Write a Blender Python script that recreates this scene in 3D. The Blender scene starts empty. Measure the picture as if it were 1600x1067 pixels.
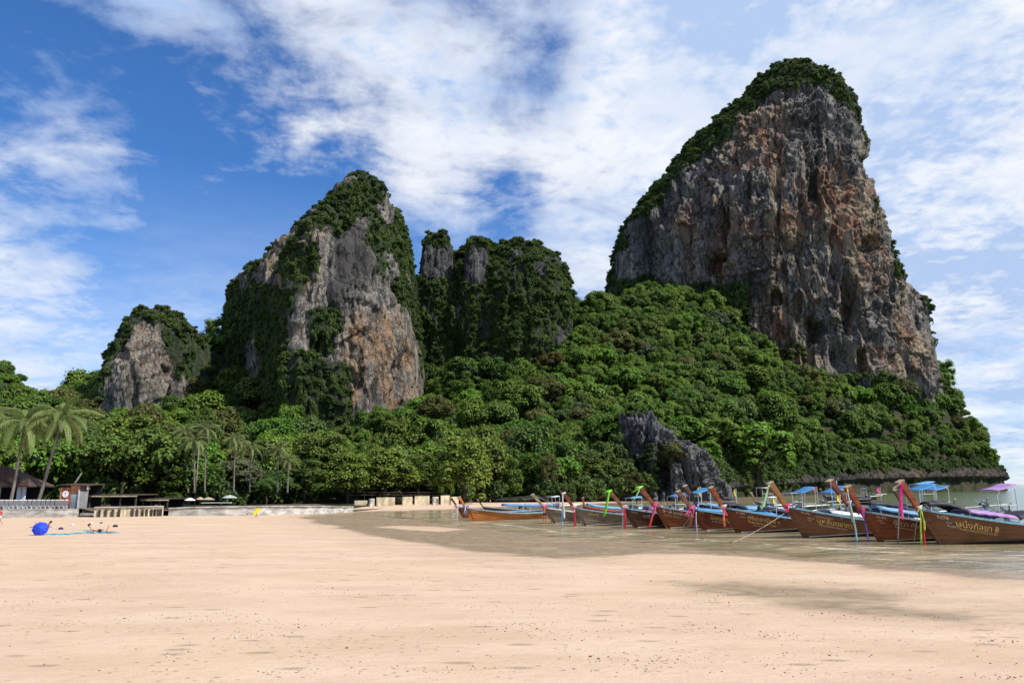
import bpy, bmesh, math, random
import numpy as np
from mathutils import Matrix, Vector, Euler

SC = bpy.context.scene
COL = SC.collection
R = math.radians
# ------------------------------------------------------------------ camera
CAMZ = 3.2
F = 1155.0                 # focal length in pixels of a 1600 wide frame
PITCH = R(11.14)
ROLL = R(-0.30)
cam_data = bpy.data.cameras.new('camera')
cam = bpy.data.objects.new('camera', cam_data)
COL.objects.link(cam)
cam_data.sensor_width = 36.0
cam_data.lens = 36.0 * F / 1600.0
cam_data.clip_start = 0.1
cam_data.clip_end = 30000
CAMM = Matrix.Translation((0, 0, CAMZ)) @ Matrix.Rotation(math.pi / 2 + PITCH, 4, 'X') @ Matrix.Rotation(ROLL, 4, 'Z')
cam.matrix_world = CAMM
SC.camera = cam
CR = np.array(CAMM.to_3x3())

# ------------------------------------------------------------------ light
SUN_DIR = Vector((0.74, -0.34, 0.98)).normalized()      # from the place towards the sun
SUN_EL = math.asin(SUN_DIR.z)
SUN_AZ = math.atan2(SUN_DIR.x, SUN_DIR.y)               # clockwise from +Y
sl = bpy.data.lights.new('sun', 'SUN')
sl.energy = 4.7
sl.angle = R(0.6)
sl.color = (1.0, 0.95, 0.87)
so = bpy.data.objects.new('sun', sl)
COL.objects.link(so)
so.rotation_euler = SUN_DIR.to_track_quat('Z', 'Y').to_euler()
SC.view_settings.view_transform = 'Standard'
SC.view_settings.look = 'None'
SC.view_settings.gamma = 1
SC.view_settings.use_curve_mapping = False
SC.view_settings.exposure = 0.35
SC.cycles.max_bounces = 5
SC.cycles.diffuse_bounces = 2
SC.cycles.glossy_bounces = 3
SC.cycles.transmission_bounces = 3
SC.cycles.transparent_max_bounces = 6
SC.cycles.caustics_reflective = False
SC.cycles.caustics_refractive = False

def ray(px, py):
    """direction in the world of a photograph pixel"""
    v = CR @ np.array(((px - 800.0) / F, (533.5 - py) / F, -1.0))
    return v

def on_plane(px, py, z=0.0):
    v = ray(px, py)
    t = (z - CAMZ) / v[2]
    return Vector((v[0] * t, v[1] * t, z))

def at_depth(px, py, Y):
    v = ray(px, py)
    t = Y / v[1]
    return Vector((v[0] * t, Y, CAMZ + v[2] * t))

def project(P):
    q = (np.asarray(P, dtype=np.float64) - np.array((0, 0, CAMZ))) @ CR
    d = -q[..., 2]
    return 800 + F * q[..., 0] / d, 533.5 - F * q[..., 1] / d

# ------------------------------------------------------------------ node helper
class NT:
    def __init__(s, tree):
        s.t = tree
        s.n = tree.nodes
        s.l = tree.links
    def node(s, typ, **kw):
        n = s.n.new(typ)
        for k, v in kw.items():
            if k == 'inp':
                for a, b in v.items():
                    s.set(n.inputs[a], b)
            else:
                setattr(n, k, v)
        return n
    def set(s, sock, v):
        if isinstance(v, bpy.types.NodeSocket):
            s.l.new(v, sock)
        elif v is not None:
            if sock.type == 'RGBA' and len(v) == 3:
                v = (*v, 1)
            sock.default_value = v
    def math(s, op, a, b=None, c=None, clamp=False):
        n = s.n.new('ShaderNodeMath'); n.operation = op; n.use_clamp = clamp
        s.set(n.inputs[0], a)
        if b is not None: s.set(n.inputs[1], b)
        if c is not None: s.set(n.inputs[2], c)
        return n.outputs[0]
    def vmath(s, op, a, b=None, out=0):
        n = s.n.new('ShaderNodeVectorMath'); n.operation = op
        s.set(n.inputs[0], a)
        if b is not None: s.set(n.inputs[1], b)
        return n.outputs[out]
    def mix(s, f, a, b, blend='MIX'):
        n = s.n.new('ShaderNodeMix'); n.data_type = 'RGBA'; n.blend_type = blend
        s.set(n.inputs[0], f); s.set(n.inputs[6], a); s.set(n.inputs[7], b)
        return n.outputs[2]
    def noise(s, vec, scale, detail=4, rough=0.55, dist=0.0, lac=2.0):
        n = s.n.new('ShaderNodeTexNoise')
        s.set(n.inputs['Vector'], vec)
        n.inputs['Scale'].default_value = scale
        n.inputs['Detail'].default_value = detail
        n.inputs['Roughness'].default_value = rough
        n.inputs['Distortion'].default_value = dist
        n.inputs['Lacunarity'].default_value = lac
        return n.outputs['Fac']
    def mapr(s, v, a, b, c=0.0, d=1.0, smooth=True):
        n = s.n.new('ShaderNodeMapRange')
        n.interpolation_type = 'SMOOTHSTEP' if smooth else 'LINEAR'
        s.set(n.inputs[0], v)
        for i, x in enumerate((a, b, c, d)):
            s.set(n.inputs[i + 1], x)
        return n.outputs[0]
    def ramp(s, f, stops):
        n = s.n.new('ShaderNodeValToRGB')
        s.set(n.inputs[0], f)
        e = n.color_ramp.elements
        while len(e) < len(stops): e.new(0.5)
        for i, (p, c) in enumerate(stops):
            e[i].position = p
            e[i].color = (*c, 1) if len(c) == 3 else c
        return n.outputs[0]
    def mapping(s, vec, scale=(1, 1, 1), loc=(0, 0, 0), rot=(0, 0, 0)):
        n = s.n.new('ShaderNodeMapping')
        s.set(n.inputs[0], vec)
        n.inputs['Location'].default_value = loc
        n.inputs['Rotation'].default_value = rot
        n.inputs['Scale'].default_value = scale
        return n.outputs[0]
    def attr(s, name, out='Fac'):
        n = s.n.new('ShaderNodeAttribute'); n.attribute_name = name
        return n.outputs[out]
    def pos(s):
        return s.n.new('ShaderNodeNewGeometry').outputs['Position']
    def obj(s):
        return s.n.new('ShaderNodeTexCoord').outputs['Object']

def new_mat(name, rough=0.8, spec=0.3):
    m = bpy.data.materials.new(name)
    m.use_nodes = True
    nt = NT(m.node_tree)
    b = m.node_tree.nodes['Principled BSDF']
    b.inputs['Roughness'].default_value = rough
    b.inputs['Specular IOR Level'].default_value = spec
    return m, nt, b

# ------------------------------------------------------------------ world
world = bpy.data.worlds.new('World')
SC.world = world
world.use_nodes = True
wt = NT(world.node_tree)
for n in list(wt.n): wt.n.remove(n)
sky = wt.node('ShaderNodeTexSky', sky_type='NISHITA', sun_disc=False, sun_elevation=SUN_EL, sun_rotation=SUN_AZ,
              air_density=1.0, dust_density=0.25, ozone_density=2.6)
gen = wt.n.new('ShaderNodeTexCoord').outputs['Generated']
sep = wt.n.new('ShaderNodeSeparateXYZ'); wt.set(sep.inputs[0], gen)
dz = wt.math('MAXIMUM', sep.outputs[2], 0.0)
den = wt.math('ADD', dz, 0.16)
comb = wt.n.new('ShaderNodeCombineXYZ')
wt.set(comb.inputs[0], wt.math('DIVIDE', sep.outputs[0], den))
wt.set(comb.inputs[1], wt.math('DIVIDE', sep.outputs[1], den))
cp = comb.outputs[0]
# streak direction: the sheets of cloud run from lower left to upper right of the view
cpr = wt.mapping(cp, scale=(1.0, 1.15, 1.0), rot=(0, 0, R(-28)))
big = wt.noise(cpr, 0.95, 8, 0.58, 0.35)
mid = wt.noise(wt.mapping(cp, loc=(4.1, 2.2, 0)), 4.2, 8, 0.62, 0.5)
puff = wt.noise(wt.mapping(cp, loc=(1.1, 7.2, 3)), 17.0, 5, 0.6, 0.25)
strk = wt.noise(wt.mapping(gen, scale=(1.0, 1.0, 5.5), rot=(0, R(-14), 0)), 3.2, 7, 0.6, 0.4)
cov = None
def dirv(px, py):
    v = ray(px, py); v = v / np.linalg.norm(v)
    return tuple(float(a) for a in v)
warp = wt.node('ShaderNodeTexNoise')
wt.set(warp.inputs['Vector'], gen); warp.inputs['Scale'].default_value = 3.0; warp.inputs['Detail'].default_value = 5
wv = wt.vmath('SUBTRACT', warp.outputs['Color'], (0.5, 0.5, 0.5))
wsc = wt.n.new('ShaderNodeVectorMath'); wsc.operation = 'SCALE'; wt.set(wsc.inputs[0], wv); wsc.inputs[3].default_value = 0.24
gw = wt.vmath('NORMALIZE', wt.vmath('ADD', gen, wsc.outputs[0]))
# broad banks of cloud and gaps of open blue (direction, angular radius, weight)
BLOBS = [((260, 260), 13, -0.56), ((70, 165), 7, -0.40), ((430, 230), 8, -0.15), ((800, 10), 6.0, -0.22), ((930, 45), 4.5, -0.15), ((60, 430), 7, 0.05), ((880, 345), 7, -0.16),
         ((300, 50), 9.5, 0.40), ((100, 20), 6, 0.17), ((520, 130), 10, 0.22), ((600, 235), 6.5, 0.18), ((870, 170), 12, 0.36), ((1050, 250), 8, 0.3), ((480, 300), 7, -0.12), ((720, 350), 6, -0.2),
         ((40, 275), 6, 0.62), ((130, 480), 11, 0.22), ((1200, 40), 9, 0.3), ((1450, 120), 14, 0.34), ((1550, 420), 16, 0.30),
         ((1000, 20), 5, 0.0), ((930, 400), 9, 0.06), ((20, 560), 8, 0.15), ((300, 420), 8, 0.0)]
for (p, rad, w) in BLOBS:
    d = wt.vmath('DOT_PRODUCT', gw, dirv(*p), out=1)
    g = wt.mapr(d, math.cos(R(rad * 1.6)), 1.0, 0.0, w)
    cov = g if cov is None else wt.math('ADD', cov, g)
s1 = wt.math('MULTIPLY_ADD', big, 0.85, wt.math('MULTIPLY', cov, 0.88))
s2 = wt.math('MULTIPLY_ADD', mid, 1.0, s1)
s3 = wt.math('MULTIPLY_ADD', puff, 0.60, s2)
s4 = wt.math('MULTIPLY_ADD', strk, 0.5, s3)
cl = wt.mapr(s4, 1.26, 1.92)
veil = wt.mapr(sep.outputs[2], 0.0, 0.40, 0.66, 0.0)
veil2 = wt.math('MULTIPLY', veil, wt.mapr(strk, 0.25, 0.75, 0.45, 1.15))
cl2 = wt.math('MAXIMUM', cl, veil2, clamp=True)
shade = wt.math('ADD', wt.math('MULTIPLY', wt.noise(wt.mapping(cpr, loc=(3.3, 1.7, 0)), 1.7, 5, 0.5, 0.2), 0.8), wt.math('MULTIPLY', puff, 0.35))
dens = wt.mapr(s4, 1.7, 2.2, 0.0, 0.45)
shd = wt.math('ADD', wt.mapr(shade, 0.46, 0.76), dens, clamp=True)
ccol = wt.mix(shd, (7.3, 7.45, 7.7), (3.5, 4.6, 6.7))
skyc = wt.mix(1.0, sky.outputs[0], (0.42, 0.78, 1.20), 'MULTIPLY')
ccol2 = wt.mix(wt.math('POWER', cl2, 0.85), skyc, ccol)
bg = wt.node('ShaderNodeBackground', inp={'Color': ccol2, 'Strength': 0.105})
wo = wt.node('ShaderNodeOutputWorld')
wt.l.new(bg.outputs[0], wo.inputs[0])

# ------------------------------------------------------------------ noise in numpy
_rs = np.random.RandomState(11)
_perm = np.concatenate([_rs.permutation(256)] * 3).astype(np.int32)
_g = _rs.randn(256, 3); _g /= np.linalg.norm(_g, axis=1)[:, None]
_g = _g.astype(np.float32)
def perlin(x, y, z):
    xi = np.floor(x).astype(np.int32); yi = np.floor(y).astype(np.int32); zi = np.floor(z).astype(np.int32)
    xf = (x - xi).astype(np.float32); yf = (y - yi).astype(np.float32); zf = (z - zi).astype(np.float32)
    u = xf * xf * xf * (xf * (xf * 6 - 15) + 10); v = yf * yf * yf * (yf * (yf * 6 - 15) + 10); w = zf * zf * zf * (zf * (zf * 6 - 15) + 10)
    xi &= 255; yi &= 255; zi &= 255
    def c(dx, dy, dz):
        g = _g[_perm[_perm[_perm[xi + dx] + yi + dy] + zi + dz]]
        return g[..., 0] * (xf - dx) + g[..., 1] * (yf - dy) + g[..., 2] * (zf - dz)
    a = c(0, 0, 0); b = c(1, 0, 0); d = c(0, 1, 0); e = c(1, 1, 0)
    r0 = a + u * (b - a); r1 = d + u * (e - d); z0 = r0 + v * (r1 - r0)
    a = c(0, 0, 1); b = c(1, 0, 1); d = c(0, 1, 1); e = c(1, 1, 1)
    r0 = a + u * (b - a); r1 = d + u * (e - d); z1 = r0 + v * (r1 - r0)
    return (z0 + w * (z1 - z0)) * 1.5
def fbm(P, s, oct=4, off=0.0, gain=0.5, zs=1.0, ridge=False):
    tot = np.zeros(P.shape[:-1], dtype=np.float32); a = 1.0; n = 0
    x = P[..., 0] / s + off * 1.37 + 100; y = P[..., 1] / s + off * 2.11 + 100; z = P[..., 2] / (s * zs) + off * 0.73 + 100
    for i in range(oct):
        v = perlin(x, y, z)
        if ridge: v = 1 - 2 * np.abs(v)
        tot += a * v; n += a
        a *= gain; x = x * 2.03; y = y * 2.03; z = z * 2.03
    return tot / n
def smooth(a, b, x):
    t = np.clip((x - a) / (b - a), 0, 1)
    return t * t * (3 - 2 * t)
def seg_dist(px, py, poly, closed=True):
    poly = np.asarray(poly, dtype=np.float64)
    n = len(poly); best = np.full(px.shape, 1e9)
    for i in range(n if closed else n - 1):
        a = poly[i]; b = poly[(i + 1) % n]
        d = b - a; L = (d ** 2).sum() + 1e-12
        t = np.clip(((px - a[0]) * d[0] + (py - a[1]) * d[1]) / L, 0, 1)
        best = np.minimum(best, np.hypot(px - a[0] - t * d[0], py - a[1] - t * d[1]))
    return best
def inside(px, py, poly):
    poly = np.asarray(poly, dtype=np.float64); n = len(poly)
    r = np.zeros(px.shape, dtype=bool)
    for i in range(n):
        x1, y1 = poly[i]; x2, y2 = poly[(i + 1) % n]
        if y1 == y2: continue
        c = ((y1 > py) != (y2 > py)) & (px < (x2 - x1) * (py - y1) / (y2 - y1) + x1)
        r ^= c
    return r
def sdist(px, py, poly):
    d = seg_dist(px, py, poly)
    return np.where(inside(px, py, poly), d, -d)      # positive inside

# ------------------------------------------------------------------ object helpers
def tag(o, label=None, cat=None, group=None, kind=None):
    if label: o['label'] = label
    if cat: o['category'] = cat
    if group: o['group'] = group
    if kind: o['kind'] = kind
    return o
def link(o, parent=None):
    COL.objects.link(o)
    if parent is not None: o.parent = parent
    return o
def empty(name, loc=(0, 0, 0), rz=0, label=None, cat=None, group=None):
    o = bpy.data.objects.new(name, None)
    o.empty_display_size = 0.2
    o.location = loc; o.rotation_euler = (0, 0, rz)
    link(o)
    return tag(o, label, cat, group)
def np_mesh(name, verts, faces, mats=(), smooth_=True, attrs=None):
    """verts (N,3); faces (M,k) int array or list of such arrays"""
    if not isinstance(faces, (list, tuple)): faces = [faces]
    me = bpy.data.meshes.new(name)
    verts = np.asarray(verts, dtype=np.float32)
    me.vertices.add(len(verts)); me.vertices.foreach_set('co', verts.ravel())
    tot = sum(f.size for f in faces); cnt = sum(len(f) for f in faces)
    me.loops.add(tot); me.polygons.add(cnt)
    me.loops.foreach_set('vertex_index', np.concatenate([f.ravel() for f in faces]).astype(np.int32))
    ls = []; s = 0
    for f in faces:
        ls.append(s + np.arange(len(f)) * f.shape[1]); s += f.size
    me.polygons.foreach_set('loop_start', np.concatenate(ls).astype(np.int32))
    for k, v in (attrs or {}).items():
        a = me.attributes.new(k, 'FLOAT', 'POINT'); a.data.foreach_set('value', np.asarray(v, dtype=np.float32).ravel())
    me.update(calc_edges=True)
    me.polygons.foreach_set('use_smooth', np.full(cnt, smooth_))
    for m in mats: me.materials.append(m)
    return me
def grid_faces(nu, nv, wrap=False):
    i = np.arange(nv - 1)[:, None]; j = np.arange(nu if wrap else nu - 1)[None, :]
    a = i * nu + j; b = i * nu + (j + 1) % nu
    return np.stack([a, b, b + nu, a + nu], -1).reshape(-1, 4)
def mesh_obj(name, me, parent=None, loc=None):
    o = bpy.data.objects.new(name, me); link(o, parent)
    if loc is not None: o.location = loc
    return o
class MB:
    """collects simple shapes into one mesh"""
    def __init__(s): s.v = []; s.f = []; s.m = []; s.mi = 0
    def add(s, vs, fs):
        k = len(s.v); s.v += [tuple(v) for v in vs]
        s.f += [tuple(i + k for i in f) for f in fs]; s.m += [s.mi] * len(fs)
        return s
    def box(s, c, d, rot=None, taper=1.0):
        x, y, z = (a / 2 for a in d)
        vs = []
        for sz in (-1, 1):
            t = taper if sz > 0 else 1.0
            for sx, sy in ((-1, -1), (1, -1), (1, 1), (-1, 1)):
                vs.append(Vector((sx * x * t, sy * y * t, sz * z)))
        if rot is not None:
            M = Euler(rot).to_matrix(); vs = [M @ v for v in vs]
        c = Vector(c); vs = [v + c for v in vs]
        return s.add(vs, [(0, 3, 2, 1), (4, 5, 6, 7), (0, 1, 5, 4), (1, 2, 6, 5), (2, 3, 7, 6), (3, 0, 4, 7)])
    def tube(s, pts, r, n=8, cap=True, up=None):
        pts = [Vector(p) for p in pts]
        if not isinstance(r, (list, tuple)): r = [r] * len(pts)
        rings = []
        ref = Vector((0, 0, 1)) if up is None else Vector(up)
        for i, p in enumerate(pts):
            a = pts[max(i - 1, 0)]; b = pts[min(i + 1, len(pts) - 1)]
            t = (b - a).normalized()
            u = t.cross(ref)
            if u.length < 1e-3: u = t.cross(Vector((1, 0, 0)))
            u.normalize(); w = u.cross(t)
            rings.append([p + (u * math.cos(2 * math.pi * k / n) + w * math.sin(2 * math.pi * k / n)) * r[i] for k in range(n)])
        vs = [v for rg in rings for v in rg]; fs = []
        for i in range(len(pts) - 1):
            for k in range(n):
                fs.append((i * n + k, i * n + (k + 1) % n, (i + 1) * n + (k + 1) % n, (i + 1) * n + k))
        if cap:
            fs.append(tuple(range(n))[::-1]); fs.append(tuple((len(pts) - 1) * n + k for k in range(n)))
        return s.add(vs, fs)
    def lathe(s, prof, c=(0, 0, 0), n=12, rot=None):
        vs = []; M = Euler(rot).to_matrix() if rot is not None else None
        for (r, z) in prof:
            for k in range(n):
                v = Vector((r * math.cos(2 * math.pi * k / n), r * math.sin(2 * math.pi * k / n), z))
                if M is not None: v = M @ v
                vs.append(v + Vector(c))
        fs = []
        for i in range(len(prof) - 1):
            for k in range(n):
                fs.append((i * n + k, i * n + (k + 1) % n, (i + 1) * n + (k + 1) % n, (i + 1) * n + k))
        fs.append(tuple(range(n))[::-1]); fs.append(tuple((len(prof) - 1) * n + k for k in range(n)))
        return s.add(vs, fs)
    def quad(s, a, b, c, d): return s.add([a, b, c, d], [(0, 1, 2, 3)])
    def build(s, name, mats, parent=None, smooth_=False, loc=None, bevel=0.0):
        me = bpy.data.meshes.new(name)
        me.from_pydata([tuple(v) for v in s.v], [], s.f)
        if not isinstance(mats, (list, tuple)): mats = [mats]
        for m in mats: me.materials.append(m)
        me.polygons.foreach_set('material_index', s.m)
        me.update()
        if smooth_: me.polygons.foreach_set('use_smooth', [True] * len(s.f))
        o = mesh_obj(name, me, parent, loc)
        if bevel > 0:
            b = o.modifiers.new('bevel', 'BEVEL'); b.width = bevel; b.segments = 2; b.limit_method = 'ANGLE'
        return o
def simple_mat(name, col, rough=0.6, spec=0.3, var=0.25, scale=3.0, bump=0.0, metal=0.0, stretch=(1, 1, 1), trans=0.0):
    m, nt, b = new_mat(name, rough, spec)
    p = nt.mapping(nt.obj(), scale=stretch)
    n = nt.noise(p, scale, 6, 0.6)
    lo = tuple(c * (1 - var) for c in col); hi = tuple(min(1, c * (1 + var)) for c in col)
    c = nt.mix(nt.mapr(n, 0.3, 0.7), lo, hi)
    nt.set(b.inputs['Base Color'], c)
    nt.set(b.inputs['Roughness'], nt.mapr(n, 0.3, 0.7, max(0.05, rough - 0.1), min(1, rough + 0.1)))
    b.inputs['Metallic'].default_value = metal
    if bump:
        bn = nt.node('ShaderNodeBump', inp={'Strength': bump, 'Distance': 0.02, 'Height': nt.noise(p, scale * 6, 4)})
        nt.set(b.inputs['Normal'], bn.outputs[0])
    if trans:
        tr = nt.node('ShaderNodeBsdfTranslucent', inp={'Color': c})
        mx = nt.node('ShaderNodeMixShader', inp={0: trans})
        nt.l.new(b.outputs[0], mx.inputs[1]); nt.l.new(tr.outputs[0], mx.inputs[2])
        nt.l.new(mx.outputs[0], m.node_tree.nodes['Material Output'].inputs[0])
    return m

_o1 = 'first second third fourth fifth sixth seventh eighth ninth tenth eleventh twelfth thirteenth fourteenth fifteenth sixteenth seventeenth eighteenth nineteenth twentieth'.split()
ORDS = _o1 + ['twenty-' + a for a in _o1[:9]] + ['thirtieth'] + ['thirty-' + a for a in _o1[:9]] + ['fortieth'] + ['forty-' + a for a in _o1[:9]]
# ================================================================== ground and water
def gp(lst, z=0.0): return [tuple(on_plane(x, y, z)[:2]) for x, y in lst]
WATER_POLY = gp([(2600, 960), (2000, 925), (1600, 896), (1500, 889), (1400, 882), (1300, 873), (1200, 863), (1100, 854), (1000, 847), (920, 842),
                 (860, 836), (800, 830), (740, 824), (690, 817), (640, 811), (600, 806), (585, 802.5), (640, 799), (700, 797), (760, 795), (830, 792), (900, 790)]) \
    + [(60, 210), (120, 900), (2500, 900), (2500, 20)]
WET_POLY = gp([(2600, 1010), (2000, 968), (1600, 909), (1500, 902), (1400, 893), (1300, 880), (1200, 872), (1100, 867), (1000, 865), (950, 869), (880, 877),
               (820, 874), (760, 867), (700, 860), (640, 851), (590, 842), (545, 830), (500, 819), (470, 810), (480, 804.5), (560, 800), (700, 796),
               (760, 793), (900, 788)]) + [(60, 210), (120, 900), (2500, 900), (2500, 20)]
POOL_POLY = gp([(1040, 919), (1150, 916), (1300, 924), (1400, 933), (1450, 945), (1420, 956), (1520, 968), (1560, 978), (1480, 986), (1350, 975), (1250, 962), (1150, 946), (1080, 933)])
SPIT_POLY = gp([(585, 824), (620, 822), (680, 823), (735, 827), (690, 832), (630, 830)])
def graded(a, b, dense_a, dense_b, d0, growth=1.12):
    out = list(np.arange(dense_a, dense_b + 1e-6, d0))
    x = dense_b; d = d0
    while x < b: d *= growth; x += d; out.append(x)
    x = dense_a; d = d0
    while x > a: d *= growth; x -= d; out.insert(0, x)
    return np.array(out)
def sand_height(X, Y):
    P = np.stack([X, Y, np.zeros_like(X)], -1)
    n = fbm(P, 9.0, 4, 3.1)
    n2 = fbm(P, 26.0, 3, 5.5)
    dw = sdist(X, Y, WATER_POLY) + 0.9 * n
    z = np.where(dw > 0, -np.minimum(dw * 0.05, 3.5), np.minimum(-dw * 0.013, 0.34))
    z = z + 0.035 * n2 * smooth(0, -8, dw) + 0.012 * n * smooth(0, -3, dw)
    z = z + 0.5 * smooth(26, 6, np.hypot(X, Y)) * smooth(0, -14, dw) * 0.3
    return z, dw, n
gx = graded(-420, 420, -48, 62, 0.42, 1.10)
gy = graded(-80, 420, 12, 84, 0.36, 1.055)
X, Y = np.meshgrid(gx, gy)
Z, DW, N9 = sand_height(X, Y)
Pg = np.stack([X, Y, Z * 0], -1)
nw = fbm(Pg, 5.0, 5, 8.8, 0.6); nw2 = fbm(np.stack([X * 0.35, Y, X * 0], -1), 2.2, 4, 2.8, 0.6)
dwet = sdist(X, Y, WET_POLY); dpool = sdist(X, Y, POOL_POLY); dspit = sdist(X, Y, SPIT_POLY)
wet = smooth(-1.6, 1.6, dwet + 1.8 * nw + 0.8 * nw2)
wet *= 1 - 0.85 * smooth(-1.2, 1.5, dspit + 1.6 * nw)
pool = smooth(-1.3, 1.2, dpool + 1.7 * nw + 1.6 * nw2)
damp = 0.3 * smooth(-9, 0, dwet + 2 * nw) + 0.28 * smooth(-3.2, 0, dpool + nw)
wetv = np.clip(np.maximum(np.maximum(wet, pool * 0.62), damp), 0, 1)
Z = Z - 0.03 * pool
verts = np.stack([X, Y, Z], -1).reshape(-1, 3)

ms, nt, b = new_mat('beach_sand', 0.85, 0.25)
P = nt.pos()
w = nt.attr('wet')
n1 = nt.noise(nt.mapping(P, scale=(0.6, 1.6, 1)), 0.35, 6, 0.62)
n2 = nt.noise(nt.mapping(P, scale=(1, 2.4, 1)), 1.9, 6, 0.7)
n3 = nt.noise(P, 28, 3, 0.6)
dry = nt.mix(nt.mapr(n1, 0.3, 0.7), (0.52, 0.368, 0.25), (0.61, 0.455, 0.325))
dry = nt.mix(nt.mapr(n2, 0.52, 0.72, 0, 0.30), dry, (0.36, 0.24, 0.15))
dry = nt.mix(nt.mapr(n3, 0.35, 0.7, 0, 0.22), dry, (0.42, 0.30, 0.19))
yl = nt.noise(nt.mapping(P, loc=(7, 3, 1)), 0.09, 3, 0.5)
dry = nt.mix(nt.mapr(yl, 0.45, 0.68, 0, 0.35), dry, (0.56, 0.42, 0.26))
# small pits and pellets that crabs leave in patches
patch = nt.mapr(nt.noise(nt.mapping(P, loc=(2, 9, 1), scale=(0.6, 1.3, 1)), 0.42, 4, 0.65), 0.47, 0.66)
vor = nt.node('ShaderNodeTexVoronoi', inp={'Vector': nt.mapping(P, scale=(0.8, 1.2, 1)), 'Scale': 6.5, 'Randomness': 1.0})
vpick = nt.n.new('ShaderNodeSeparateColor'); nt.set(vpick.inputs[0], vor.outputs['Color'])
dots = nt.math('MULTIPLY', nt.mapr(vor.outputs['Distance'], 0.30, 0.12), nt.math('GREATER_THAN', nt.math('MULTIPLY', vpick.outputs[0], nt.math('ADD', patch, 0.28)), 0.5))
dry = nt.mix(nt.math('MULTIPLY', dots, 0.7), dry, (0.20, 0.135, 0.09))
vor2 = nt.node('ShaderNodeTexVoronoi', inp={'Vector': nt.mapping(P, scale=(0.6, 1.5, 1), loc=(3, 5, 0)), 'Scale': 1.7, 'Randomness': 1.0})
vp2 = nt.n.new('ShaderNodeSeparateColor'); nt.set(vp2.inputs[0], vor2.outputs['Color'])
scuff = nt.math('MULTIPLY', nt.mapr(nt.math('ADD', vor2.outputs['Distance'], nt.math('MULTIPLY', n3, 0.2)), 0.44, 0.2), nt.math('GREATER_THAN', vp2.outputs[1], 0.82))
dry = nt.mix(nt.math('MULTIPLY', scuff, 0.6), dry, (0.27, 0.19, 0.125))
wcol = nt.mix(nt.mapr(n2, 0.35, 0.65), (0.185, 0.122, 0.066), (0.35, 0.25, 0.15))
ripm = nt.noise(nt.mapping(P, scale=(0.28, 1.0, 1), rot=(0, 0, R(8))), 2.6, 6, 0.66, 0.6)
ripl = nt.noise(nt.mapping(P, scale=(0.42, 1.0, 1), rot=(0, 0, R(6))), 0.55, 8, 0.72, 0.8)
wcol = nt.mix(nt.mapr(ripl, 0.50, 0.62, 0, 0.75), wcol, (0.50, 0.37, 0.235))
wcol = nt.mix(nt.mapr(ripl, 0.46, 0.34, 0, 0.6), wcol, (0.13, 0.09, 0.055))
wedge = nt.math('ADD', w, nt.math('MULTIPLY', nt.math('SUBTRACT', nt.math('ADD', nt.math('MULTIPLY', ripm, 0.4), nt.math('MULTIPLY', ripl, 0.6)), 0.5), 1.1))
wf = nt.mapr(wedge, 0.08, 0.75)
nt.set(b.inputs['Base Color'], nt.mix(wf, dry, wcol))
film = nt.math('MULTIPLY', nt.mapr(ripl, 0.42, 0.56), nt.mapr(w, 0.35, 0.8))
nt.set(b.inputs['Roughness'], nt.math('SUBTRACT', nt.mapr(wf, 0.0, 1.0, 0.92, 0.52), nt.math('MULTIPLY', film, 0.30)))
nt.set(b.inputs['Specular IOR Level'], nt.mapr(wf, 0, 1, 0.12, 0.5))
hh = nt.math('ADD', nt.math('MULTIPLY', n2, 0.10), nt.math('MULTIPLY', n3, 0.022))
hh = nt.math('SUBTRACT', hh, nt.math('MULTIPLY', dots, 0.02))
hh = nt.math('SUBTRACT', hh, nt.math('MULTIPLY', scuff, 0.035))
hh = nt.math('ADD', hh, nt.math('MULTIPLY', ripm, 0.05))
bn = nt.node('ShaderNodeBump', inp={'Strength': 0.75, 'Distance': 0.9, 'Height': hh})
nt.set(b.inputs['Normal'], bn.outputs[0])
SAND_MAT = ms
me = np_mesh('sand_beach', verts, grid_faces(len(gx), len(gy)), [ms], True, {'wet': wetv.ravel()})
o = mesh_obj('sand_beach', me); tag(o, 'wide pale sand beach with darker wet patches near the water', kind='structure')

def ground_z(x, y):
    z, _, _ = sand_height(np.array([[float(x)]]), np.array([[float(y)]]))
    return float(z[0, 0])

# ---- the sea: one sheet to the horizon, low swell and foam lines near the shore
FOAM = [([(620, 800.5), (680, 802), (700, 802.5)], 1.0), ([(672, 809), (690, 810), (720, 813)], 1.0), ([(690, 815), (745, 818), (800, 822), (850, 829), (900, 836), (960, 841)], 1.5), ([(955, 833), (1010, 838), (1060, 843), (1120, 847), (1180, 852), (1240, 857), (1300, 861)], 1.2),
        ([(1080, 843.5), (1130, 845), (1160, 846)], 0.9), ([(1195, 854), (1215, 855), (1230, 857)], 1.0), ([(1280, 858), (1340, 862), (1420, 866), (1500, 868), (1600, 870), (1750, 876)], 2.0),
        ([(1330, 871), (1420, 876), (1520, 879), (1640, 884)], 1.3), ([(600, 806), (650, 810), (690, 813)], 1.0), ([(790, 814), (830, 813), (860, 812)], 1.3), ([(1240, 851), (1330, 855), (1400, 858)], 1.2),
        ([(755, 817), (770, 819), (800, 820)], 1.4), ([(880, 827), (930, 831), (985, 834)], 0.8), ([(1500, 861), (1560, 863), (1640, 866)], 1.2)]
sx = graded(-60, 9000, -14, 70, 0.3, 1.09)
sy = graded(10, 14000, 26, 78, 0.22, 1.06)
X, Y = np.meshgrid(sx, sy)
P3 = np.stack([X, Y, X * 0], -1)
near = np.exp(-np.maximum(np.hypot(X, Y) - 40, 0) / 90)
P4 = np.stack([X * 0.35, Y, X * 0], -1)
sw = fbm(P4, 2.2, 3, 1.0, 0.5)
Zs = 0.06 * near * sw
foam = np.zeros_like(X)
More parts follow.
